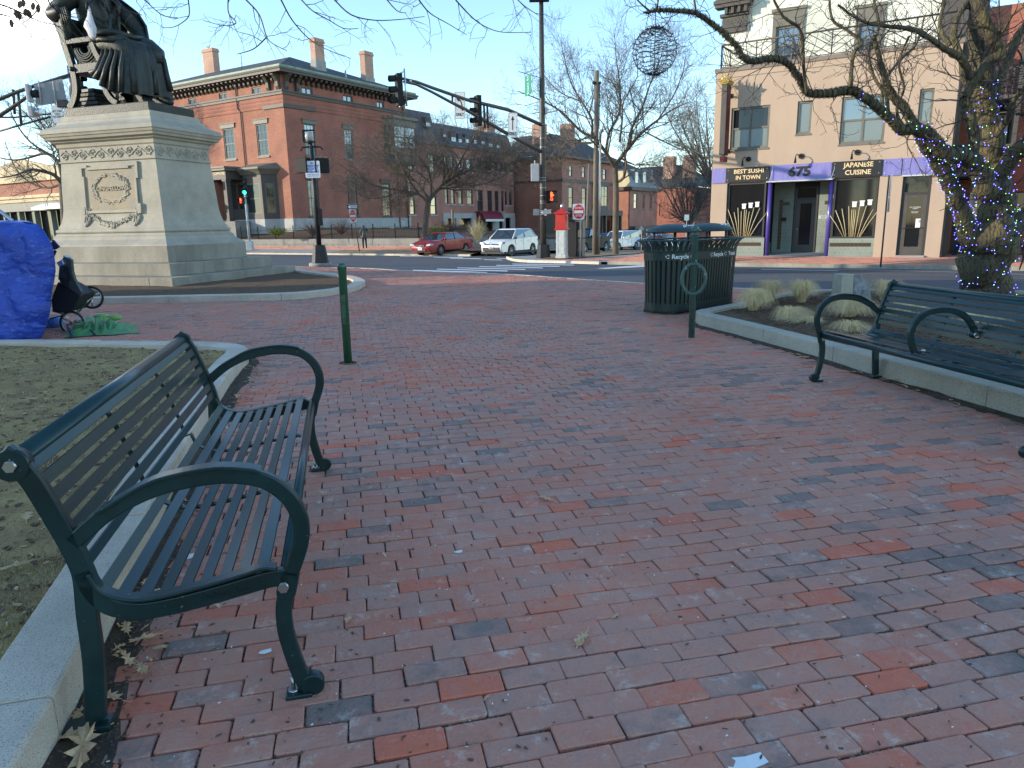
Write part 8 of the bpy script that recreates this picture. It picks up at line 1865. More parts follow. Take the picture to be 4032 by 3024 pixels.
 mb=MB();mb.bx(fx+.0,fx+.05,-.16,.16,extra['pz']-.08,extra['pz']+.08);pl_=build(mb,'number_plate',M['signwhite'],rt)
 mb=MB();mb.bx(fx+.051,fx+.053,-.11,.11,extra['pz']-.035,extra['pz']+.03);build(mb,'plate_digits',M['gullgrey'],pl_)
 # door shut lines and handles
 mb=MB();mh=MB()
 for s in(-1,1):
  for t in extra['doors']:mb.bx(t-.006,t+.006,s*(w_-.012),s*(w_+.001),.32,zb-.02)
  for t in extra['handles']:mh.bx(t-.09,t+.09,s*(w_-.01),s*(w_+.018),zb-.16,zb-.125)
 build(mb,'door_seam',M['black'],rt);build(mh,'door_handle',M[mt],rt,bevel=.005)
 if extra.get('sill'):mb=MB();[mb.bx(-L/2+.2,L/2-.25,s*(w_-.10),s*(w_+.004),.20,.33)for s in(-1,1)];mb.bx(L/2-.42,L/2-.06,-w_*.8,w_*.8,.21,.34);build(mb,'black_cladding',M['black'],rt)
 return rt,Mw
def gh_p(gh):
 x0,x1,x2,x3,zb,zt=gh;a=(x0+x3)/2+.05;return[(a,a-.02)]
HD=-UDIR
C1=at(1733,1006,46.5)
car('red_sedan','red four door sedan at the front of the queue, in front of the bare tree','car',C1,HD,4.8,1.82,1.47,2.78,.325,[(2.40,.38),(2.42,.55),(2.36,.70),(2.20,.80),(1.55,.93),(1.05,1.0),(-1.75,1.05),(-2.20,1.06),(-2.38,.95),(-2.42,.6),(-2.38,.4)],(1.18,.42,-.85,-1.78,.98,1.40),'carred',dict(hz=.68,fx=2.40,go=.04,grille=[(.56,.72,.38,'carred'),(.30,.42,.45,None)],bz=.68,badge=1,pz=.46,doors=(.95,-.15,-1.15),handles=(.10,-1.0)))
C2=at(2010,1011,45.2)
car('white_suv','white compact suv waiting behind the red sedan','car',C2,V((-.53,-.848,0)),4.6,1.85,1.70,2.66,.36,[(2.28,.42),(2.30,.62),(2.24,.82),(2.05,.94),(1.35,1.06),(1.05,1.10),(-1.9,1.20),(-2.22,1.20),(-2.30,.95),(-2.32,.55),(-2.25,.40)],(1.14,.42,-1.45,-2.16,1.10,1.66),'carwhite',dict(hz=.84,fx=2.28,go=.05,lit=True,grille=[(.76,.82,.50,None),(.36,.60,.62,None)],bz=.84,badge=1,pz=.60,doors=(.85,-.12,-1.05),handles=(.05,-.95),sill=True))
C3=at(2300,1003,51.5);C3.z-=.05
car('black_pickup','black pickup truck hidden behind the fire alarm box and cabinet','truck',C3,V((-.53,-.848,0)),5.8,2.0,1.88,3.6,.42,[(2.86,.50),(2.90,.80),(2.86,1.08),(2.70,1.18),(1.35,1.24),(-.9,1.28),(-2.8,1.28),(-2.9,1.2),(-2.9,.6),(-2.85,.5)],(1.20,.55,-.75,-1.05,1.26,1.82),'carblack',dict(hz=.98,fx=2.88,go=.07,gw=.5,grille=[(.72,1.16,.56,'chrome'),(.42,.60,.7,'chrome')],badge='GMC',bz=.98,pz=.52,doors=(1.05,.05,-.92),handles=(.25,-.75)))
C4=at(2432,990,63.0)
car('white_pickup','white pickup truck with a camper top behind the street tree','truck',C4,V((-.62,-.78,0)),5.2,1.78,1.72,3.2,.36,[(2.55,.45),(2.60,.72),(2.55,.95),(2.40,1.02),(1.15,1.10),(-.9,1.12),(-2.5,1.12),(-2.6,1.0),(-2.6,.55),(-2.5,.45)],(1.05,.50,-2.30,-2.50,1.10,1.68),'carwhite',dict(hz=.82,fx=2.58,go=.06,grille=[(.68,.92,.48,'chrome'),(.32,.50,.6,None)],bz=.80,pz=.42,doors=(.95,-.1,-.6),handles=(.05,)))
C5=at(2590,988,66.0)
car('silver_sedan','silver blue sedan behind the white pickup','car',C5,V((-.70,-.71,0)),4.8,1.86,1.45,2.9,.34,[(2.38,.36),(2.40,.60),(2.32,.74),(2.1,.84),(1.4,.94),(1.05,1.0),(-1.75,1.04),(-2.25,1.02),(-2.38,.9),(-2.4,.5),(-2.3,.38)],(1.15,.40,-.95,-1.80,.97,1.40),'carsilver',dict(hz=.66,fx=2.38,go=.06,grille=[(.38,.78,.36,'chrome')],bz=.70,pz=.50,lit=True,doors=(.95,-.15,-1.15),handles=(.1,-1.0)))
C6=at(2385,985,74.0)
car('blue_suv','blue suv mostly hidden behind the white pickup and the utility pole','car',C6,V((-.60,-.8,0)),4.6,1.85,1.7,2.66,.36,[(2.28,.42),(2.30,.62),(2.24,.82),(2.05,.94),(1.35,1.06),(1.05,1.10),(-1.9,1.20),(-2.22,1.20),(-2.30,.95),(-2.32,.55),(-2.25,.40)],(1.12,.48,-1.55,-2.10,1.08,1.62),'carblue',dict(hz=.86,fx=2.20,grille=[(.45,.8,.5,None)],bz=.84,pz=.60,doors=(.85,-.12),handles=(.05,)))
# ------------------------------------------------------------------ people
def person(Mw,label,joints,coat,legs,hat=None,s=1.0):
 """joints: name -> (x,y,z); X forward, Y left"""
 J=joints;order=['pel','wai','che','nec','hea','top','shl','ell','wrl','hal','shr','elr','wrr','har','hil','knl','anl','tol','hir','knr','anr','tor']
 rad=dict(pel=(.16,.12),wai=(.15,.115),che=(.18,.125),nec=.055,hea=.085,top=.075,shl=.075,ell=.055,wrl=.042,hal=.03,shr=.075,elr=.055,wrr=.042,har=.03,hil=.10,knl=.072,anl=.052,tol=.045,hir=.10,knr=.072,anr=.052,tor=.045)
 ed=[('pel','wai'),('wai','che'),('che','nec'),('nec','hea'),('hea','top'),('che','shl'),('shl','ell'),('ell','wrl'),('wrl','hal'),('che','shr'),('shr','elr'),('elr','wrr'),('wrr','har'),('pel','hil'),('hil','knl'),('knl','anl'),('anl','tol'),('pel','hir'),('hir','knr'),('knr','anr'),('anr','tor')]
 vs=[(*[c*s for c in J[n]],tuple(q*s for q in rad[n])if isinstance(rad[n],tuple)else rad[n]*s)for n in order]
 rt=empty('person',Mw,label,'person');o=skinfig('body',vs,[(order.index(a),order.index(b))for a,b in ed],[M['skin'],M[coat],M[legs],M['black'],M['hair']],rt,Mw)
 hem=(J['pel'][2]-.12)*s
 for p in o.data.polygons:
  c=p.center
  if c.z>(J['nec'][2]+.045)*s:
   back=c.x<(J['hea'][0]-.015)*s or c.z>(J['hea'][2]+.055)*s;p.material_index=4 if back else 0
  elif c.z<.085*s:p.material_index=3
  elif c.z<hem:p.material_index=2
  else:
   dl=min((c-V(J[k])*s).length for k in('hal','har'));p.material_index=0 if dl<.07*s else 1
 hx_,_,hz_=J['hea'];mb=MB();mb.ball((hx_*s+.088*s,J['hea'][1]*s,hz_*s-.01),.018*s,6,(1,.8,1.3));build(mb,'nose',M['skin'],rt)
 for k in('hal','har'):
  mb=MB();b=V(J[k])*s;w_=V(J['wrl' if k=='hal' else 'wrr'])*s;d=(b-w_).normalized();sd=d.orthogonal().normalized()
  for q in range(4):mb.tube([b+sd*(q-1.5)*.018*s,b+sd*(q-1.5)*.02*s+d*.05*s,b+sd*(q-1.5)*.018*s+d*(.07+.01*(q in(1,2)))*s+V((0,0,-.01))],[.009*s,.008*s,.006*s],5)
  mb.tube([b-sd*.03*s,b-sd*.045*s+d*.03*s],[.01*s,.007*s],5);build(mb,'hand',M['skin'],rt)
 return rt
wk=at(3800,1024,28.6);fw_=V((-.848,.53,0));yw=math.atan2(fw_.y,fw_.x)+.25
Jw=dict(pel=(0,0,.93),wai=(.02,0,1.08),che=(.03,0,1.32),nec=(.03,0,1.50),hea=(.06,0,1.62),top=(.05,0,1.71),shl=(.02,.19,1.42),ell=(.02,.25,1.16),wrl=(.24,.12,1.10),hal=(.32,.06,1.12),shr=(.02,-.19,1.42),elr=(-.02,-.25,1.16),wrr=(.20,-.12,1.14),har=(.29,-.05,1.16),hil=(.03,.09,.88),knl=(.30,.10,.52),anl=(.50,.10,.10),tol=(.64,.10,.05),hir=(-.03,-.09,.88),knr=(-.22,-.10,.50),anr=(-.46,-.10,.10),tor=(-.34,-.10,.04))
pw=person(frame(wk,yw),'person in a black coat and jeans striding past the restaurant holding papers and a bag',Jw,'coatblack','denim')
rt=empty('papers',WM[pw.name],'white papers and a red folder held by the striding person','papers');mb=MB();mb.box((.30,.02,1.20),(.24,.30,.03));build(mb,'sheet',M['paper'],rt);mb=MB();mb.box((.25,.05,1.25),(.22,.26,.05));build(mb,'folder',M['red'],rt)
rt=empty('shoulder_bag',WM[pw.name],'grey shoulder bag hanging at the hip of the striding person','bag');mb=MB();mb.box((-.02,.24,.92),(.36,.10,.26));build(mb,'pouch',M['beigebag'],rt,bevel=.02);mb=MB();mb.tube([(.10,.24,1.02),(.05,.10,1.46),(-.05,-.10,1.44)],.015,5);build(mb,'strap',M['beigebag'],rt)
pl_=at(1437,979,52.2)
Jl=dict(pel=(0,0,.90),wai=(0,0,1.05),che=(.01,0,1.28),nec=(.01,0,1.45),hea=(.03,0,1.56),top=(.02,0,1.65),shl=(0,.19,1.38),ell=(.02,.26,1.13),wrl=(.10,.22,.92),hal=(.13,.21,.86),shr=(0,-.19,1.38),elr=(.04,-.26,1.14),wrr=(.20,-.20,1.18),har=(.26,-.16,1.24),hil=(0,.09,.86),knl=(.05,.10,.48),anl=(.0,.11,.09),tol=(.13,.12,.04),hir=(0,-.09,.86),knr=(-.02,-.10,.48),anr=(-.10,-.11,.10),tor=(.03,-.12,.04))
Jl={k:(v_[0],v_[1],v_[2])for k,v_ in Jl.items()}
p2_=person(frame(pl_,math.radians(105)),'person in a grey green puffer coat walking away beside the leaning sign post',Jl,'puffer','coatblack')
# ------------------------------------------------------------------ bare trees
class Tree:
 def __init__(s,seed,up=.1,wig=.18):s.r=random.Random(seed);s.big=MB();s.tw=MB();s.up=up;s.wig=wig;s.n=0
 def path(s,p,d,L,n):
  pts=[V(p)];d=V(d).normalized();st_=L/n
  for k in range(n):
   d=(d+V((s.r.gauss(0,s.wig),s.r.gauss(0,s.wig),s.r.gauss(0,s.wig)+s.up))).normalized();pts.append(pts[-1]+d*st_)
  return pts
 def add(s,pts,r0,r1):
  n=len(pts)-1;rad=[r0+(r1-r0)*k/n for k in range(n+1)];mx_=max(r0,r1);tgt=s.big if mx_>s.thr else s.tw
  if mx_>s.thr:tgt.tube(pts,rad,10 if mx_>.08 else 6,cap=False)
  else:s.tw.tube(pts,rad,3,cap=False)
 def spawn(s,pts,r0,r1,lvl,L,dens,t0=.15,ang=(.5,1.1),ratio=.5):
  n=len(pts)-1
  tot=sum((b-a).length for a,b in zip(pts,pts[1:]));k=max(1,int(tot*dens*s.r.uniform(.8,1.2)))
  for q in range(k):
   t=t0+(1-t0)*(q+s.r.random())/k;f=min(t*n,n-1e-4);i=int(f);a,b=V(pts[i]),V(pts[i+1]);p=a.lerp(b,f-i);tg=(b-a).normalized()
   rr=r0+(r1-r0)*t;o=tg.orthogonal().normalized();o=(Mx.Rotation(s.r.uniform(0,6.283),3,tg)@o);an=s.r.uniform(*ang)
   d=tg*math.cos(an)+o*math.sin(an);l_=L*(1.05-.55*t)*s.r.uniform(.55,1.15);rc=min(rr*.7,max(rr*ratio,s.rmin));
   c=s.path(p,d,l_,4 if lvl else 3);s.add(c,rc,max(s.rmin*.6,rc*.35));s.n+=1
   if lvl:s.spawn(c,rc,max(s.rmin*.6,rc*.35),lvl-1,L*s.lr,s.dens[lvl-1],.2)
 def done(s,root,mt_big,mt_tw,crown='crown'):
  a=build(s.big,'trunk',M[mt_big],root);b=build(s.tw,crown,M[mt_tw],root);b['kind']='stuff';return a,b
def tree_px(name,label,base,limbs,Y,seed,L,lvl,dens,mt,twm,rmin,up=.1,wig=.16,thr=.03,lr=.5,cat='tree',group=None,side=(0,0),t0=.12):
 """limbs: list of (photo points, depth offset at the end, start radius, end radius)"""
 b=at(*base,Y);rt=empty(name,frame((b.x,b.y,b.z)),label,cat,group);T=Tree(seed,up,wig);T.rmin=rmin;T.thr=thr;T.dens=dens;T.lr=lr
 for i,(px,dy,r0,r1)in enumerate(limbs):
  n=len(px);pts=[at(x,y,Y+dy*(k/(n-1))**.8)for k,(x,y)in enumerate(px)]
  cr=[V(q)for q in catm([tuple(p)for p in pts],3)];T.add(cr,r0,r1)
  if i or len(limbs)==1:T.spawn(cr,r0,r1,lvl,L,dens[lvl],t0)
 inv=Mx.Translation(-b)
 for mbq in(T.big,T.tw):mbq.v=[(x-b.x,y-b.y,z-b.z)for x,y,z in mbq.v]
 a,c=T.done(rt,mt,twm);return rt,T
tree_px('street_tree','large bare street tree with a burled trunk beside the utility pole',(2424,1000),[([(2424,1000),(2424,900),(2426,780),(2424,700),(2420,640)],0,.20,.15),([(2424,720),(2455,700),(2466,640),(2450,600)],-.5,.09,.05),([(2420,660),(2385,600),(2340,545),(2285,515),(2210,440),(2130,395),(2040,360)],-2.5,.12,.02),([(2330,540),(2330,470),(2290,400),(2250,330),(2225,240),(2210,165)],2,.08,.012),([(2385,600),(2400,520),(2440,440),(2440,330),(2425,220),(2420,130)],1,.09,.012),([(2422,650),(2470,590),(2520,530),(2580,480),(2650,430),(2720,400)],-1.5,.12,.015),([(2470,590),(2490,500),(2530,420),(2560,330),(2600,230),(2620,160)],2.5,.09,.012),([(2440,560),(2450,470),(2455,400),(2510,300),(2500,200)],-1,.07,.012),([(2540,520),(2620,560),(2690,590),(2760,600)],-2,.05,.012),([(2350,560),(2250,560),(2150,520),(2060,500)],1.5,.06,.012),([(2390,610),(2330,640),(2240,640),(2160,610)],2,.05,.012),([(2440,620),(2500,650),(2580,650),(2660,690)],2,.05,.012),([(2290,400),(2200,360),(2130,280)],1,.05,.012),([(2585,480),(2650,380),(2690,280),(2700,220)],1,.05,.01)],43,11,3.0,2,[6.5,4.6,3.2],'bark','twig_brown',.0085,up=.10,wig=.15,lr=.50)
tree_px('crabapple_tree','low spreading bare tree with dense twigs before the brick houses',(1672,962),[([(1672,962),(1674,900),(1680,840),(1688,790)],0,.24,.19),([(1688,800),(1650,765),(1580,750),(1490,735),(1400,690),(1330,640)],-2,.10,.02),([(1688,790),(1730,740),(1780,700),(1850,670),(1950,610),(2050,590)],1.5,.15,.02),([(1740,730),(1750,650),(1720,560),(1690,510)],2,.10,.02),([(1690,785),(1640,720),(1560,650),(1480,600),(1400,540)],2,.10,.02),([(1780,700),(1820,620),(1860,550),(1900,500)],-1.5,.09,.02),([(1740,735),(1850,735),(1960,705),(2050,650),(2110,640)],-2,.08,.02),([(1650,765),(1600,690),(1560,600),(1540,530)],-2,.08,.02),([(1580,750),(1500,780),(1430,775),(1370,740)],0,.05,.015),([(1700,770),(1690,680),(1640,600),(1600,540)],-2.5,.08,.02),([(1850,670),(1930,680),(2010,640)],-2,.05,.015)],50.5,12,2.6,2,[7.5,5.5,3.6],'bark','twig_brown',.011,up=.04,wig=.24,lr=.55)
tree_px('far_tree','dark bare tree fanning out from its foot beside the restaurant corner',(2715,930),[([(2715,940),(2716,880)],0,.30,.25)]+[([(2715,890),(2715+dx*.3,840),(2715+dx*.7,740-abs(dx)*.1),(2715+dx,640+abs(dx)*.25)],dy,.12,.02)for dx,dy in((-160,-2),(-120,2),(-80,-3),(-50,1),(-20,3),(10,-2),(45,2),(80,-1),(115,1))],76,13,3.2,2,[4.0,3.0,2.2],'bark','twig',.014,up=.10,wig=.15)
tree_px('far_tree','tall bare tree standing behind the restaurant corner',(2800,930),[([(2810,940),(2805,700)],0,.35,.25)]+[([(2805,740),(2800+dx*.4,620),(2800+dx*.8,500),(2800+dx,380-dy*8)],dy,.13,.02)for dx,dy in((-190,-3),(-140,2),(-95,-1),(-60,3),(-20,-2),(20,2))]+[([(2800,680),(2740,600),(2660,560),(2600,550)],2,.1,.02),([(2800,700),(2720,680),(2640,640)],-2,.09,.02)],80,14,4.2,2,[3.4,2.6,1.9],'bark','twig_pale',.014,up=.10,wig=.14)
tree_px('rooftop_tree','bare tree whose twigs rise above the slate mansard roofs',(1850,900),[([(1850,900),(1850,640)],0,.4,.3)]+[([(1850,680),(1850+dx*.5,570),(1850+dx,450+abs(dx)*.25)],dy,.14,.03)for dx,dy in((-160,0),(-110,4),(-60,-4),(-10,4),(50,-3),(100,3),(150,-2))],125,15,4.5,2,[2.6,2.0,1.4],'bark','twig_pale',.02,up=.12,wig=.15)
tree_px('far_left_tree','bare tree behind the left side of the pedestal',(262,1010),[([(262,1010),(258,860),(250,740),(246,700)],0,.30,.24),([(250,730),(215,690),(170,675),(120,668),(60,690),(0,700)],-2,.14,.03),([(246,700),(232,645),(205,615),(170,605),(110,622),(50,630),(-30,615)],1,.14,.03),([(246,700),(240,620),(200,540),(150,470),(110,380)],2,.10,.02),([(250,720),(190,740),(120,720),(60,660),(20,560)],2,.08,.02),([(200,610),(120,560),(60,480),(30,400)],-1,.08,.02),([(245,690),(290,600),(300,500)],1,.08,.02)],47,16,2.4,2,[5.0,4.0,2.6],'bark','twig_brown',.009,up=.05,wig=.18)
tree_px('far_left_tree','pale twiggy tree crown rising behind the left signal arm',(300,960),[([(300,960),(290,640)],0,.4,.25)]+[([(290,660),(290+dx*.5,520),(290+dx,360+abs(dx)*.15)],dy,.12,.02)for dx,dy in((-240,-2),(-170,3),(-100,-3),(-40,2),(30,-2),(100,2),(160,-2),(220,2))],72,17,3.8,2,[3.4,2.8,2.0],'bark','twig_pale',.014,up=.12,wig=.15)
# overhanging tree: the trunk stands out of the frame on the left bed
OT=empty('overhanging_tree',frame((-6.4,2.2,.1)),'drooping bare branches reaching in across the top of the sky','tree');T=Tree(21,-.10,.26);T.rmin=.0032;T.thr=.03;T.dens=[7.5,6.0,5.0];T.lr=.46
T.big.tube([(-6.4,2.2,-.1),(-6.3,2.3,2.5),(-6.1,2.6,5.5),(-5.8,3.0,7.5)],[.30,.24,.20,.16],12)
DY=8.6
for k,(px,dy)in enumerate([([(1107,0),(1151,80),(1216,152),(1281,192),(1382,231)],0),([(970,0),(1021,58),(1050,145),(1079,174),(1130,200)],-.4),([(1050,145),(999,192),(934,213)],-.4),([(1187,0),(1230,43),(1296,80),(1353,112),(1411,112)],.5),([(1317,0),(1382,58),(1476,80),(1585,76),(1672,65)],.2),([(1650,0),(1693,51),(1766,94),(1838,137)],.6),([(1795,0),(1860,69),(1918,108),(1983,127),(2091,127)],.3),([(739,-10),(745,40),(738,72),(690,105),(640,110)],.4),([(540,-30),(590,20),(640,60),(700,70)],.2),([(900,-20),(900,50),(930,90),(880,100),(800,80)],.5),([(-60,0),(20,24),(63,41),(104,60),(158,85),(206,95),(244,111)],-1.2),([(0,55),(50,68)],-1.2),([(180,-30),(200,20),(260,60),(330,70)],-1.0),([(60,-40),(150,10),(130,60),(90,90)],-1.2),([(1500,-30),(1560,40),(1600,50)],.2),([(2000,-40),(2060,20),(2120,60)],.3),([(400,-40),(440,0),(500,40),(560,60)],-.5)]):
 n=len(px);pts=[at(x,y,DY+dy+.25*math.sin(i+k))for i,(x,y)in enumerate(px)];cr=[V(q)for q in catm([tuple(p)for p in pts],4)]
 if k not in(2,11):st_=cr[0];T.big.tube([(-5.8,3.0,7.2),V((-5.8,3,7.2)).lerp(st_,.5)+V((0,0,1.4)),st_+V((-.15,-.3,.5)),st_],[.09,.05,.016,.010],6)
 T.add(cr,.0095,.004);T.spawn(cr,.0095,.004,1,.52,6.0,.02,(.6,1.3),.6)
for mbq in(T.big,T.tw):mbq.v=[(x+6.4,y-2.2,z-.1)for x,y,z in mbq.v]
T.done(OT,'bark','twig')
mb=MB()
for x,y in((78,18),(92,12),(130,25),(150,35),(100,48),(115,55),(64,55),(75,62),(45,92)):
 c=at(x,y,DY-1.2);a=U(0,3);mb.rings([[c-V((6.4-12.8,2.2,.1))*0+V((6.4,-2.2,-.1))+V((.03*math.cos(t+a),.012*math.sin(t),.04*math.sin(t+a)))for t in[i*1.0472 for i in range(6)]],[c+V((6.4,-2.2,-.1))+V((.012*math.cos(t),.02+.01*math.sin(t),.02*math.sin(t)))for t in[i*1.0472 for i in range(6)]]])
build(mb,'dry_leaf',M['leafdark'],OT)
# ------------------------------------------------------------------ the lit tree on the right
YB=11.9;s_=YB/2795
LT=empty('lit_tree',frame((at(3895,1200,YB).x,YB,.1)),'big gnarled tree on the right wound in blue and green lights','tree');T=Tree(31,.10,.30);T.rmin=.0052;T.thr=.022;T.dens=[7.0,6.0,3.0];T.lr=.45
limbs=[([(3893,1230),(3890,1120),(3892,1020),(3902,930)],[82,76,84,92],0,0),([(3912,960),(3915,840),(3912,740),(3908,640),(3895,540),(3880,440),(3872,330),(3862,200),(3852,90),(3860,-60)],[66,62,56,50,44,40,44,40,36,30],0,.2),([(3870,1000),(3830,950),(3790,860),(3757,774),(3736,713),(3705,655),(3665,600),(3627,545),(3570,440),(3510,365),(3477,289),(3462,225),(3440,140)],[44,36,30,27,26,25,24,22,17,14,11,9,6],0,-.8),([(3895,760),(3862,690),(3828,640),(3782,612),(3745,612),(3700,588),(3655,530),(3600,505),(3556,512),(3500,464),(3423,397),(3356,358),(3260,367),(3182,367),(3158,325),(3115,265),(3073,235),(3025,232),(2959,241),(2923,223),(2899,181),(2850,132),(2790,84),(2740,52),(2663,43),(2589,41),(2541,51)],[40,34,32,30,27,25,24,21,19,18,16,15,14,13,12,12,11,11,11,10,10,10,9,8,7,6,4],-.3,-2.2),([(3930,960),(3975,900),(4032,850),(4110,800)],[48,40,36,32],0,.6),([(3920,720),(3962,644),(4032,575),(4100,520)],[36,30,26,22],0,-.5),([(3850,700),(3828,640),(3834,540),(3812,440),(3800,386),(3841,313),(3884,248),(3937,210),(3915,160),(3890,110),(3870,50),(3841,-30)],[22,22,20,18,17,17,17,18,20,20,19,17],-.4,-.6),([(3800,390),(3805,337),(3788,241),(3755,145),(3775,60),(3830,-20)],[16,14,13,12,11,9],-.5,.3),([(3817,306),(3788,234),(3720,193),(3660,150),(3591,114),(3477,102),(3390,80),(3300,20)],[14,14,12,10,9,7,5,4],-.5,-1.4),([(3905,400),(3930,337),(3949,277),(3985,205),(4010,145),(4050,80)],[20,17,15,15,14,12],.1,.4),([(3176,361),(3165,260),(3161,181),(3149,114),(3085,66),(3043,-10)],[7,6,6,5.5,5,4],-1.4,-1.8),([(3350,345),(3362,211),(3393,169),(3338,120),(3278,78),(3266,-10)],[9,7,6,5,5,4],-1.2,-1.0),([(3500,460),(3490,380),(3440,300),(3420,200),(3460,110),(3440,0)],[7,6,6,5,5,4],-1,-.5),([(3600,505),(3570,560),(3610,640),(3640,700)],[4,3,2,1.5],-.6,-.9),([(3430,400),(3470,440),(3480,330),(3540,240),(3610,170),(3640,60)],[6,6,5,5,4,3],-.9,.2),([(3895,560),(3960,480),(3990,400),(4040,340)],[14,12,10,8],0,-.7),([(3740,180),(3700,100),(3720,0)],[8,7,6],-.3,0),([(3560,510),(3530,430),(3560,350),(3540,250),(3580,140)],[6,5,4,4,3],-.7,-.9),([(2741,48),(2735,10),(2730,-30)],[4,4,3],-2,-2),([(2560,45),(2530,20),(2500,-10)],[4,3,2],-2.2,-2.3),([(2583,42),(2590,15),(2592,-20)],[3,3,2],-2.2,-2.3)]
LP=[]
for k,(px,wd,y0,y1)in enumerate(limbs):
 n=len(px);pts=[at(x,y,YB+y0+(y1-y0)*i/(n-1))for i,(x,y)in enumerate(px)];rr=[w_*pts[i].y/2795 for i,w_ in enumerate(wd)]
 q=catm([(*p,r_)for p,r_ in zip(pts,rr)]if 0 else[tuple(p)for p in pts],4);rq=[]
 for i in range(n-1):
  for j in range(4):rq.append(rr[i]+(rr[i+1]-rr[i])*j/4)
 rq.append(rr[-1]);cr=[V(a)for a in q]
 if rr[0]>.02:cr=[c+V((T.r.gauss(0,.35*q_),0,T.r.gauss(0,.22*q_)))*.35 for c,q_ in zip(cr,rq)];rq=[a*T.r.uniform(.90,1.12)for a in rq]
 T.big.tube(cr,rq,14 if rr[0]>.08 else 8,cap=False);LP.append((cr,rq))
 if k>1:T.spawn(cr,min(rq[0],.028),rq[-1],2,1.15 if k>2 else.8,4.8,.22,(.5,1.3),.42);T.spawn(cr,.012,.006,0,.18,9,.2,(.6,1.4),.5)
 if k==1:T.spawn(cr[20:],.03,.02,1,1.2,3.0,.1,(.8,1.3),.4)
b0=WM[LT.name].translation
for mbq in(T.big,T.tw):mbq.v=[(x-b0.x,y-b0.y,z-b0.z)for x,y,z in mbq.v]
T.done(LT,'barkmoss','twig')
# wound light strings
SL_=empty('string_lights',WM[LT.name],'strings of small blue, cyan and green lights wound round the big tree','lights')
wires=MB();bulbs={'lb':MB(),'lc':MB(),'lg':MB()};rn=random.Random(77)
def coil(cr,rq,i0,i1,pitch,ph,bulb=.11):
 d=0;pts=[];last=0;run=0
 for i in range(i0,min(i1,len(cr)-1)):
  a,b=cr[i],cr[i+1];L_=(b-a).length;t=(b-a).normalized();o=t.cross(V((0,1,0))).normalized();w_=t.cross(o);n=max(2,int(L_/pitch*12))
  for q in range(n):
   f=q/n;r_=(rq[i]+(rq[i+1]-rq[i])*f)*1.04+.007;an=ph+6.2832*(d+L_*f)/pitch+.25*math.sin((d+L_*f)*9+ph);p=a.lerp(b,f)+(o*math.cos(an)+w_*math.sin(an))*r_+t*(.3*pitch*math.sin(an*1.0+ph*3));pts.append(p-b0)
   if len(pts)>1:run+=(pts[-1]-pts[-2]).length
   if run>bulb*1.9:
    run=0;c=p-b0+(o*math.cos(an)+w_*math.sin(an))*.012+V((rn.gauss(0,.01),0,rn.gauss(0,.01)));k=rn.choice(['lb','lb','lb','lb','lc','lg']);bulbs[k].ball(c,.0062,5)
  d+=L_
 if len(pts)>2:wires.tube(pts,.0038,3,cap=False)
for ph in(0,2.1,4.2):coil(*LP[0],0,12,.17,ph,.13)
for ph in(0,1.6,3.1,4.7):coil(*LP[1],0,24,.20,ph,.14)
coil(*LP[1],20,34,.22,1,9)
for ph in(0,2.1,4.2):coil(*LP[2],2,31,.11,ph,.13)
coil(*LP[2],30,44,.10,1,9)
for ph in(0,3.1):coil(*LP[3],0,30,.10,ph,.15)
for ph in(0,3.1):coil(*LP[3],30,46,.09,ph,.6)
for ph in(0,3.1):coil(*LP[3],44,104,.08,ph,9)
for ph in(0,2):coil(*LP[4],0,12,.16,ph,.14);coil(*LP[5],0,12,.14,ph,.16)
coil(*LP[6],0,16,.12,1,.20)
for pts in([(3812,1010),(3870,985),(3940,950),(4032,905)],[(3830,990),(3900,975),(4000,960)],[(3700,830),(3770,800),(3850,780)]):
 wires.tube([at(x,y,YB-.42)-b0 for x,y in pts],.005,4)
build(wires,'wire',M['wire'],SL_);
for k,mbq in bulbs.items():o=build(mbq,'bulb',M[k],SL_);o['kind']='stuff';
# clip-on bulbs husks along the bare limb
mb=MB();cr,rq=LP[3]
for i in range(44,104):
 for _ in range(3):
  p=cr[i];a=rn.uniform(0,6.283);d=V((math.cos(a),.3,math.sin(a))).normalized();mb.tube([p+d*rq[i],p+d*(rq[i]+.035)],[.004,.006],4)
mb.v=[(x-b0.x,y-b0.y,z-b0.z)for x,y,z in mb.v];build(mb,'bulb_holder',M['wire'],SL_,kind='stuff')
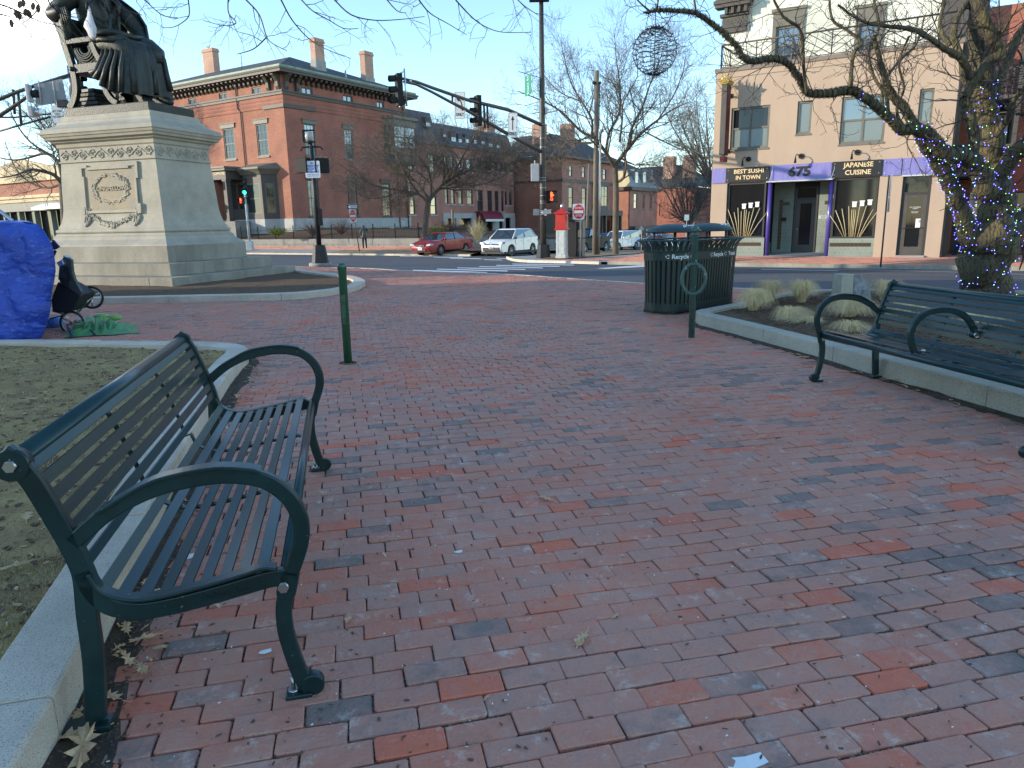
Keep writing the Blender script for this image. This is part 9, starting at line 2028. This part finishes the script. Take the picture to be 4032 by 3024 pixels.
# wire sphere ornaments
def sphere(px,py,rp_,Y,hang,label,seed):
 c=at(px,py,Y);r_=rp_*Y/2795;rt=empty('wire_sphere',frame(c),label,'ornament','wire light spheres hanging in the lit tree');rr_=random.Random(seed)
 mb=MB()
 for k in range(8):a=k*math.pi/8;mb.tube([(r_*math.cos(a)*math.cos(t),r_*math.sin(a)*math.cos(t),r_*math.sin(t))for t in[i*6.2832/32 for i in range(33)]],.0022,4,cap=False)
 build(mb,'frame',M['wire'],rt)
 mb=MB();pts=[];N=13
 for k in range(N*26):
  t=-1.35+2.7*k/(N*26);a=6.2832*k/26;q=r_*(1+.03*math.sin(k*2.7));pts.append((q*math.cos(t)*math.cos(a),q*math.cos(t)*math.sin(a),q*math.sin(t)+.012*math.sin(k*1.9)))
 mb.tube(pts,.0045,4);mb.tube([(0,0,-r_),(0,0,r_+hang)],.0055,5)
 for k in range(260):
  p=V(pts[rr_.randrange(len(pts))]);d=V((rr_.gauss(0,1),rr_.gauss(0,1),rr_.gauss(0,1))).normalized();mb.tube([p,p+d*.022],[.005,.003],4)
 build(mb,'light_wire',M['wire'],rt)
 mb=MB()
 for k in range(110):
  t=rr_.uniform(.9,1.57)if k<75 else rr_.uniform(-1.57,-1.2);a=rr_.uniform(0,6.283);p=V((r_*math.cos(t)*math.cos(a),r_*math.cos(t)*math.sin(a),r_*math.sin(t)));d=V((rr_.gauss(0,1),rr_.gauss(0,1),rr_.gauss(0,1))).normalized();mb.tube([p,p+d*.035],[.006,.004],4)
 build(mb,'bulb_cluster',M['wire'],rt,kind='stuff')
sphere(2578,202,80,YB-2.2,.28,'dark wire sphere wound with light cable, hanging from the tip of the long limb',5)
sphere(4050,345,95,YB-.6,.4,'wire sphere cut off by the right edge, hanging beside the thick trunk',6)
# ------------------------------------------------------------------ shrubs
def shrub(px,base_y,Y,w_,h_,n,mt,label,seed,leafs=0):
 b=at(px,base_y,Y);rt=empty('shrub',frame(b),label,'shrub');rr_=random.Random(seed);mb=MB()
 for k in range(n):
  a=rr_.uniform(0,6.283);q=rr_.uniform(.2,1);e=V((math.cos(a)*w_*q,math.sin(a)*w_*q*.7,h_*rr_.uniform(.5,1)*(1.1-.4*q)))
  m_=e*.5+V((rr_.gauss(0,.05),rr_.gauss(0,.05),h_*.1));mb.tube([(0,0,0),m_,e],[.012,.008,.004],3)
  for j in range(leafs):
   p=V((0,0,0)).lerp(e,rr_.uniform(.4,1))+V((rr_.gauss(0,.07),rr_.gauss(0,.07),rr_.gauss(0,.05)+.02));u_=V((rr_.gauss(0,1),rr_.gauss(0,1),rr_.gauss(0,1))).normalized()*.05;v_=u_.orthogonal().normalized()*.03;mb.poly([p-u_,p+v_,p+u_,p-v_])
 build(mb,'stems',M[mt],rt)
shrub(1095,932,60,.95,.85,90,'bush','round yellow green shrub behind the iron fence',3,14)
for k,(px,by,Y,w_,h_,mt,lb)in enumerate([(1235,930,61,1.4,1.5,'redbush','bare russet shrub by the brick house behind the signal post'),(1345,925,60,1.5,1.6,'redbush','bare russet shrub left of the one way sign'),(1765,925,58,1.3,1.3,'redbush','round russet bush right of the crabapple trunk'),(1720,930,57,1.0,.9,'bush','low dark green bush behind the crabapple trunk'),(2600,985,55,1.2,1.9,'redbush','twiggy hedge beside the silver sedan')]):
 shrub(px,by,Y,w_,h_,130,mt,lb,10+k,6 if mt=='bush' else(5 if k==2 else 0))
shrub(1880,960,52,.9,2.1,140,'plume','tall dry ornamental grass in front of the granite shopfront',44,0)
shrub(2895,1250,12.1,.45,.30,26,'twig_brown','bare twiggy stems beside the recycling bin',45,0)
# ------------------------------------------------------------------ leaves, litter, small plants
oak=[(0,-.5),(.06,-.30),(.22,-.34),(.10,-.16),(.34,-.12),(.14,.02),(.36,.16),(.13,.20),(.20,.36),(.06,.32),(0,.5),(-.06,.32),(-.20,.36),(-.13,.20),(-.36,.16),(-.14,.02),(-.34,-.12),(-.10,-.16),(-.22,-.34),(-.06,-.30)]
def leafmesh(seed):
 rr_=random.Random(seed);mb=MB();c=mb.av((0,0,.10));k1,k2=rr_.uniform(.3,1.1),rr_.uniform(-.4,.8)
 ids=[mb.av((x*(.62+.08*rr_.gauss(0,1)),y*1.1,.05+k1*.28*abs(x)+k2*.18*y*y+.03*rr_.gauss(0,1)))for x,y in oak]
 for i in range(len(ids)):mb.af((c,ids[i],ids[(i+1)%len(ids)]))
 mb.tube([(0,-.5,.04),(.03,-.68,.02),(.05,-.85,.05)],.012,3)
 me=bpy.data.meshes.new('leaf');me.from_pydata(mb.v,[],mb.f);return me
LM=[leafmesh(k)for k in range(6)]
for k,m_ in enumerate(LM):m_.materials.append(M['leaf']if k<4 else M['leafdark'])
def leaf(p,s,rz,label,mi=0,tilt=0,grp=None):
 o=bpy.data.objects.new('fallen_leaf',LM[mi]);link(o,None,Mx.Translation(V(p))@Mx.Rotation(rz,4,'Z')@Mx.Rotation(tilt,4,'Y')@Mx.Scale(s,4));tag(o,label,'leaf',grp);return o
for(px,py,s,rz,lab,mi)in[(2290,2530,.16,2.7,'pale oak leaf lying alone on the bricks nearest the camera',0),(2148,1968,.15,.9,'pale oak leaf lying alone in the middle of the paving',1),(545,2405,.17,-1.2,'spiky pale oak leaf under the near bench seat',0),(500,2480,.15,.6,'orange brown oak leaf against the kerb under the near bench',1),(560,2525,.15,2.2,'curled oak leaf under the near bench nearest the bricks',2),(330,2960,.30,.4,'large brown leaf in the bottom left corner by the bench foot',2),(250,2920,.22,2.0,'torn leaf tucked against the kerb at the bottom left',3),(430,2750,.16,1.2,'tan leaf beside the rear foot of the near bench',3),(560,2640,.14,3.9,'pale leaf scrap on the bricks behind the bench leg',0),(110,2040,.18,.5,'pale oak leaf on the turf behind the near bench',1),(60,2240,.20,2.5,'curled tan leaf on the turf near the left edge',2),(2700,1592,.10,.3,'small leaf on the paving beyond the middle',3),(2590,1583,.11,1.2,'brown leaf on the paving short of the right bench',4),(3065,1730,.11,2.2,'small dark leaf in the middle right of the paving',5),(2390,1552,.10,2,'tiny brown leaf in the centre distance of the paving',4)]:
 z=.10 if px<200 and py<2300 else.006
 g=Zp(px,py,z);leaf((g.x,g.y,z+.004),s*.72,rz,lab,mi)
g=Zp(3475,1478,.0);rt=leaf((g.x+.02,g.y,.09),.26,.6,'big curled grey brown leaf leaning on the kerb behind the right bench leg',3,1.1)
for(px,py)in((3545,1508),(3580,1500)):g=Zp(px,py,.0);leaf((g.x,g.y,.02),.20,U(0,6),'orange brown leaf in the pile '+('left' if px==3545 else 'right')+' of the curled leaf under the right bench',4 if px>3560 else 1)
def scatter(name,meshes,spots,smin,smax,rs,zoff=.006,kind='stuff',mt=None,label=None):
 rr_=random.Random(rs);mb=MB()
 for(x,y,z)in spots:
  me=rr_.choice(meshes);s=rr_.uniform(smin,smax);Mq=Mx.Translation((x,y,z+zoff))@Mx.Rotation(rr_.uniform(0,6.28),4,'Z')@Mx.Rotation(rr_.gauss(0,.3),4,'X')@Mx.Scale(s,4);off=len(mb.v)
  mb.v+=[(Mq@v_.co)[:]for v_ in me.vertices]
  for p in me.polygons:mb.af([q+off for q in p.vertices])
 o=build(mb,name,mt,None);o['kind']=kind;return tag(o,label)
rr_=random.Random(8);sp=[]
for i in range(130):
 t=rr_.random()**1.0;k=LBS[int((.12+.62*t)*len(LBS))];d=abs(rr_.gauss(0,.12))+.02;sp.append((k[0]+d,k[1]+rr_.gauss(0,.03),.0+.012*rr_.random()))
for i in range(45):k=PBS[int((.14+.5*rr_.random())*len(PBS))];d=abs(rr_.gauss(0,.10))+.02;sp.append((k[0]-d,k[1],.0))
for i in range(50):k=SRS[int(rr_.random()*len(SRS)*.42)];sp.append((k[0]+rr_.gauss(0,.2),k[1]-abs(rr_.gauss(0,.15))-.05,0))
for i in range(60):y=2+18*rr_.random()**1.3;x=rr_.uniform(-.5,.55)*y;sp.append((x,y,.002))if not inpoly(x,y,LBP)and not inpoly(x,y,PBP)and not inpoly(x,y,SRS)else None
scatter('leaf_litter',LM[:],sp,.03,.10,4,mt=M['leaf'],label='small brown leaf scraps drifted along the kerbs and over the bricks')
frag=[]
for k in range(4):
 mb=MB();mb.rings([[(.5*math.cos(a)*(1+.3*math.sin(3*a+k)),.22*math.sin(a),z)for a in[i*1.0472 for i in range(6)]]for z in(0,.12)]);me=bpy.data.meshes.new('f');me.from_pydata(mb.v,[],mb.f);frag.append(me)
sp=[]
for i in range(1500):
 k=LBS[int((.10+.62*rr_.random())*len(LBS))];d=abs(rr_.gauss(0,.16))+.005;sp.append((k[0]+d,k[1]+rr_.gauss(0,.05),.001))
for i in range(900):
 k=PBS[int((.10+.62*rr_.random())*len(PBS))];d=abs(rr_.gauss(0,.10))+.005;sp.append((k[0]-d,k[1]+rr_.gauss(0,.05),.001))
for i in range(1300):y=1.4+12*rr_.random()**1.4;x=rr_.uniform(-.7,.75)*y;sp.append((x,y,.003))if not inpoly(x,y,LBP)and not inpoly(x,y,PBP)else None
scatter('dirt_crumbs',frag,sp,.006,.022,6,mt=M['leafdark'],label='dark crumbs of dirt and twig along the kerbs')
sp=[(rr_.uniform(-.7,.75)*y,y,.003)for y in[1.5+9*rr_.random()**1.4 for _ in range(420)]];sp=[q for q in sp if not inpoly(q[0],q[1],LBP)and not inpoly(q[0],q[1],PBP)]
scatter('pale_grit',frag,sp,.004,.012,7,mt=M['paper'],label='pale grit specks scattered on the bricks')
# short turf on the left bed
def blades(name,spots,h0,h1,mt,rs,w_=.0016,label=None):
 rr_=random.Random(rs);mb=MB()
 for(x,y,z)in spots:
  a=rr_.uniform(0,6.283);h=rr_.uniform(h0,h1);l_=h*rr_.uniform(.3,1.5);d=V((math.cos(a),math.sin(a),0));sd=V((-d.y,d.x,0))*w_;p=V((x,y,z));m_=p+d*l_*.4+V((0,0,h*.7));e=p+d*l_+V((0,0,h*rr_.uniform(.2,.9)))
  i=[mb.av(p-sd),mb.av(p+sd),mb.av(m_+sd*.8),mb.av(m_-sd*.8),mb.av(e)];mb.af(i[:4]);mb.af((i[3],i[2],i[4]))
 o=build(mb,name,M[mt],None);o['kind']='stuff';tag(o,label)
LBI=inset(LBS[::3],.24,1)+[(-14,-1.2)];lzf=bedz(.10,.035,1.1)
sp=[];sp2=[]
while len(sp)<42000:
 y=.9+8*rr_.random()**1.25;x=-1.3-rr_.random()*(.9*y+.6)
 if NZ.noise(V((x*1.4,y*1.4,3)))+rr_.random()*.5<-.02 or not inpoly(x,y,LBI):continue
 (sp if rr_.random()<.55 else sp2).append((x,y,lzf(x,y)))
blades('dry_turf',sp,.008,.030,'deadgrass',3,.0013,'straw coloured dead turf on the left bed');blades('green_turf',sp2,.008,.028,'greengrass',4,.0014,'thin green turf on the left bed')
sp=[]
while len(sp)<9000:
 x,y=rr_.uniform(3.4,7),rr_.uniform(3,12.5)
 if not inpoly(x,y,PBI):continue
 sp.append((x,y,bedz(.13,.05,.9)(x,y)))
scatter('bark_mulch',frag,sp,.015,.06,9,mt=M['leafdark'],label='shredded bark mulch over the planter soil')
sp=[(x,y,z)for x,y,z in sp if y<6.8];blades('planter_turf',sp*6,.01,.035,'greengrass',5,.002,'short green turf at the near end of the planter')
spots=[]
for i in range(6000):
 y=rr_.uniform(.9,8.6);x=-1.3-rr_.random()*(.9*y+.5)
 if inpoly(x,y,LBI):spots.append((x,y,lzf(x,y)))
scatter('turf_debris',frag,spots,.012,.05,12,mt=M['leafdark'],label='twig and leaf crumbs on the bare turf');scatter('turf_straw',frag,spots[:1600],.012,.045,13,mt=M['leaf'],label='pale dry scraps on the bare turf')
# cigarette butts, wrappers
for k,(px,py,z,lab)in enumerate([(60,2540,.11,'orange cigarette butt on the turf by the near kerb'),(30,2462,.11,'faded cigarette butt on the turf at the left edge'),(468,2465,.012,'cigarette butt among the leaves at the kerb under the bench'),(588,2598,.008,'short orange butt on the bricks under the bench'),(3615,1538,.008,'pale cigarette butt beside the leaf pile'),(3745,1575,.008,'cigarette butt at the foot of the right kerb'),(3955,1685,.008,'pale cigarette butt nearest the right edge of the picture')]):
 g=Zp(px,py,z);mb=MB();mb.tube([(-.014,0,.004),(.006,0,.004)],.004,8);rt=empty('cigarette_butt',frame(g,U(0,3)),lab,'cigarette butt');build(mb,'filter',M['butt'],rt);mb=MB();mb.tube([(.006,0,.004),(.014,0,.004)],.0038,8);build(mb,'paper_end',M['paper'],rt)
for(px,py,s,lab)in[(742,2190,.055,'white scrap of printed paper under the near bench seat'),(2938,3000,.06,'white plastic wrapper strip at the bottom of the paving'),(1045,2565,.022,'tiny white paper crumb beside the bench leg'),(790,2366,.03,'white paper flake among the debris under the bench'),(1805,2172,.02,'tiny white scrap in the left middle of the paving')]:
 g=Zp(px,py,.006);mb=MB();mb.rings([[(s*x,s*y*.5,z+.01*math.sin(x*3))for x,y in((-1,-.8),(-.1,-1),(1,-.5),(.9,.7),(.1,.5),(-.9,.9))]for z in(0,.002)]);o=build(mb,'paper_scrap',M['paper'],None,Mw=frame(g,U(-.3,.3)));tag(o,lab,'litter')
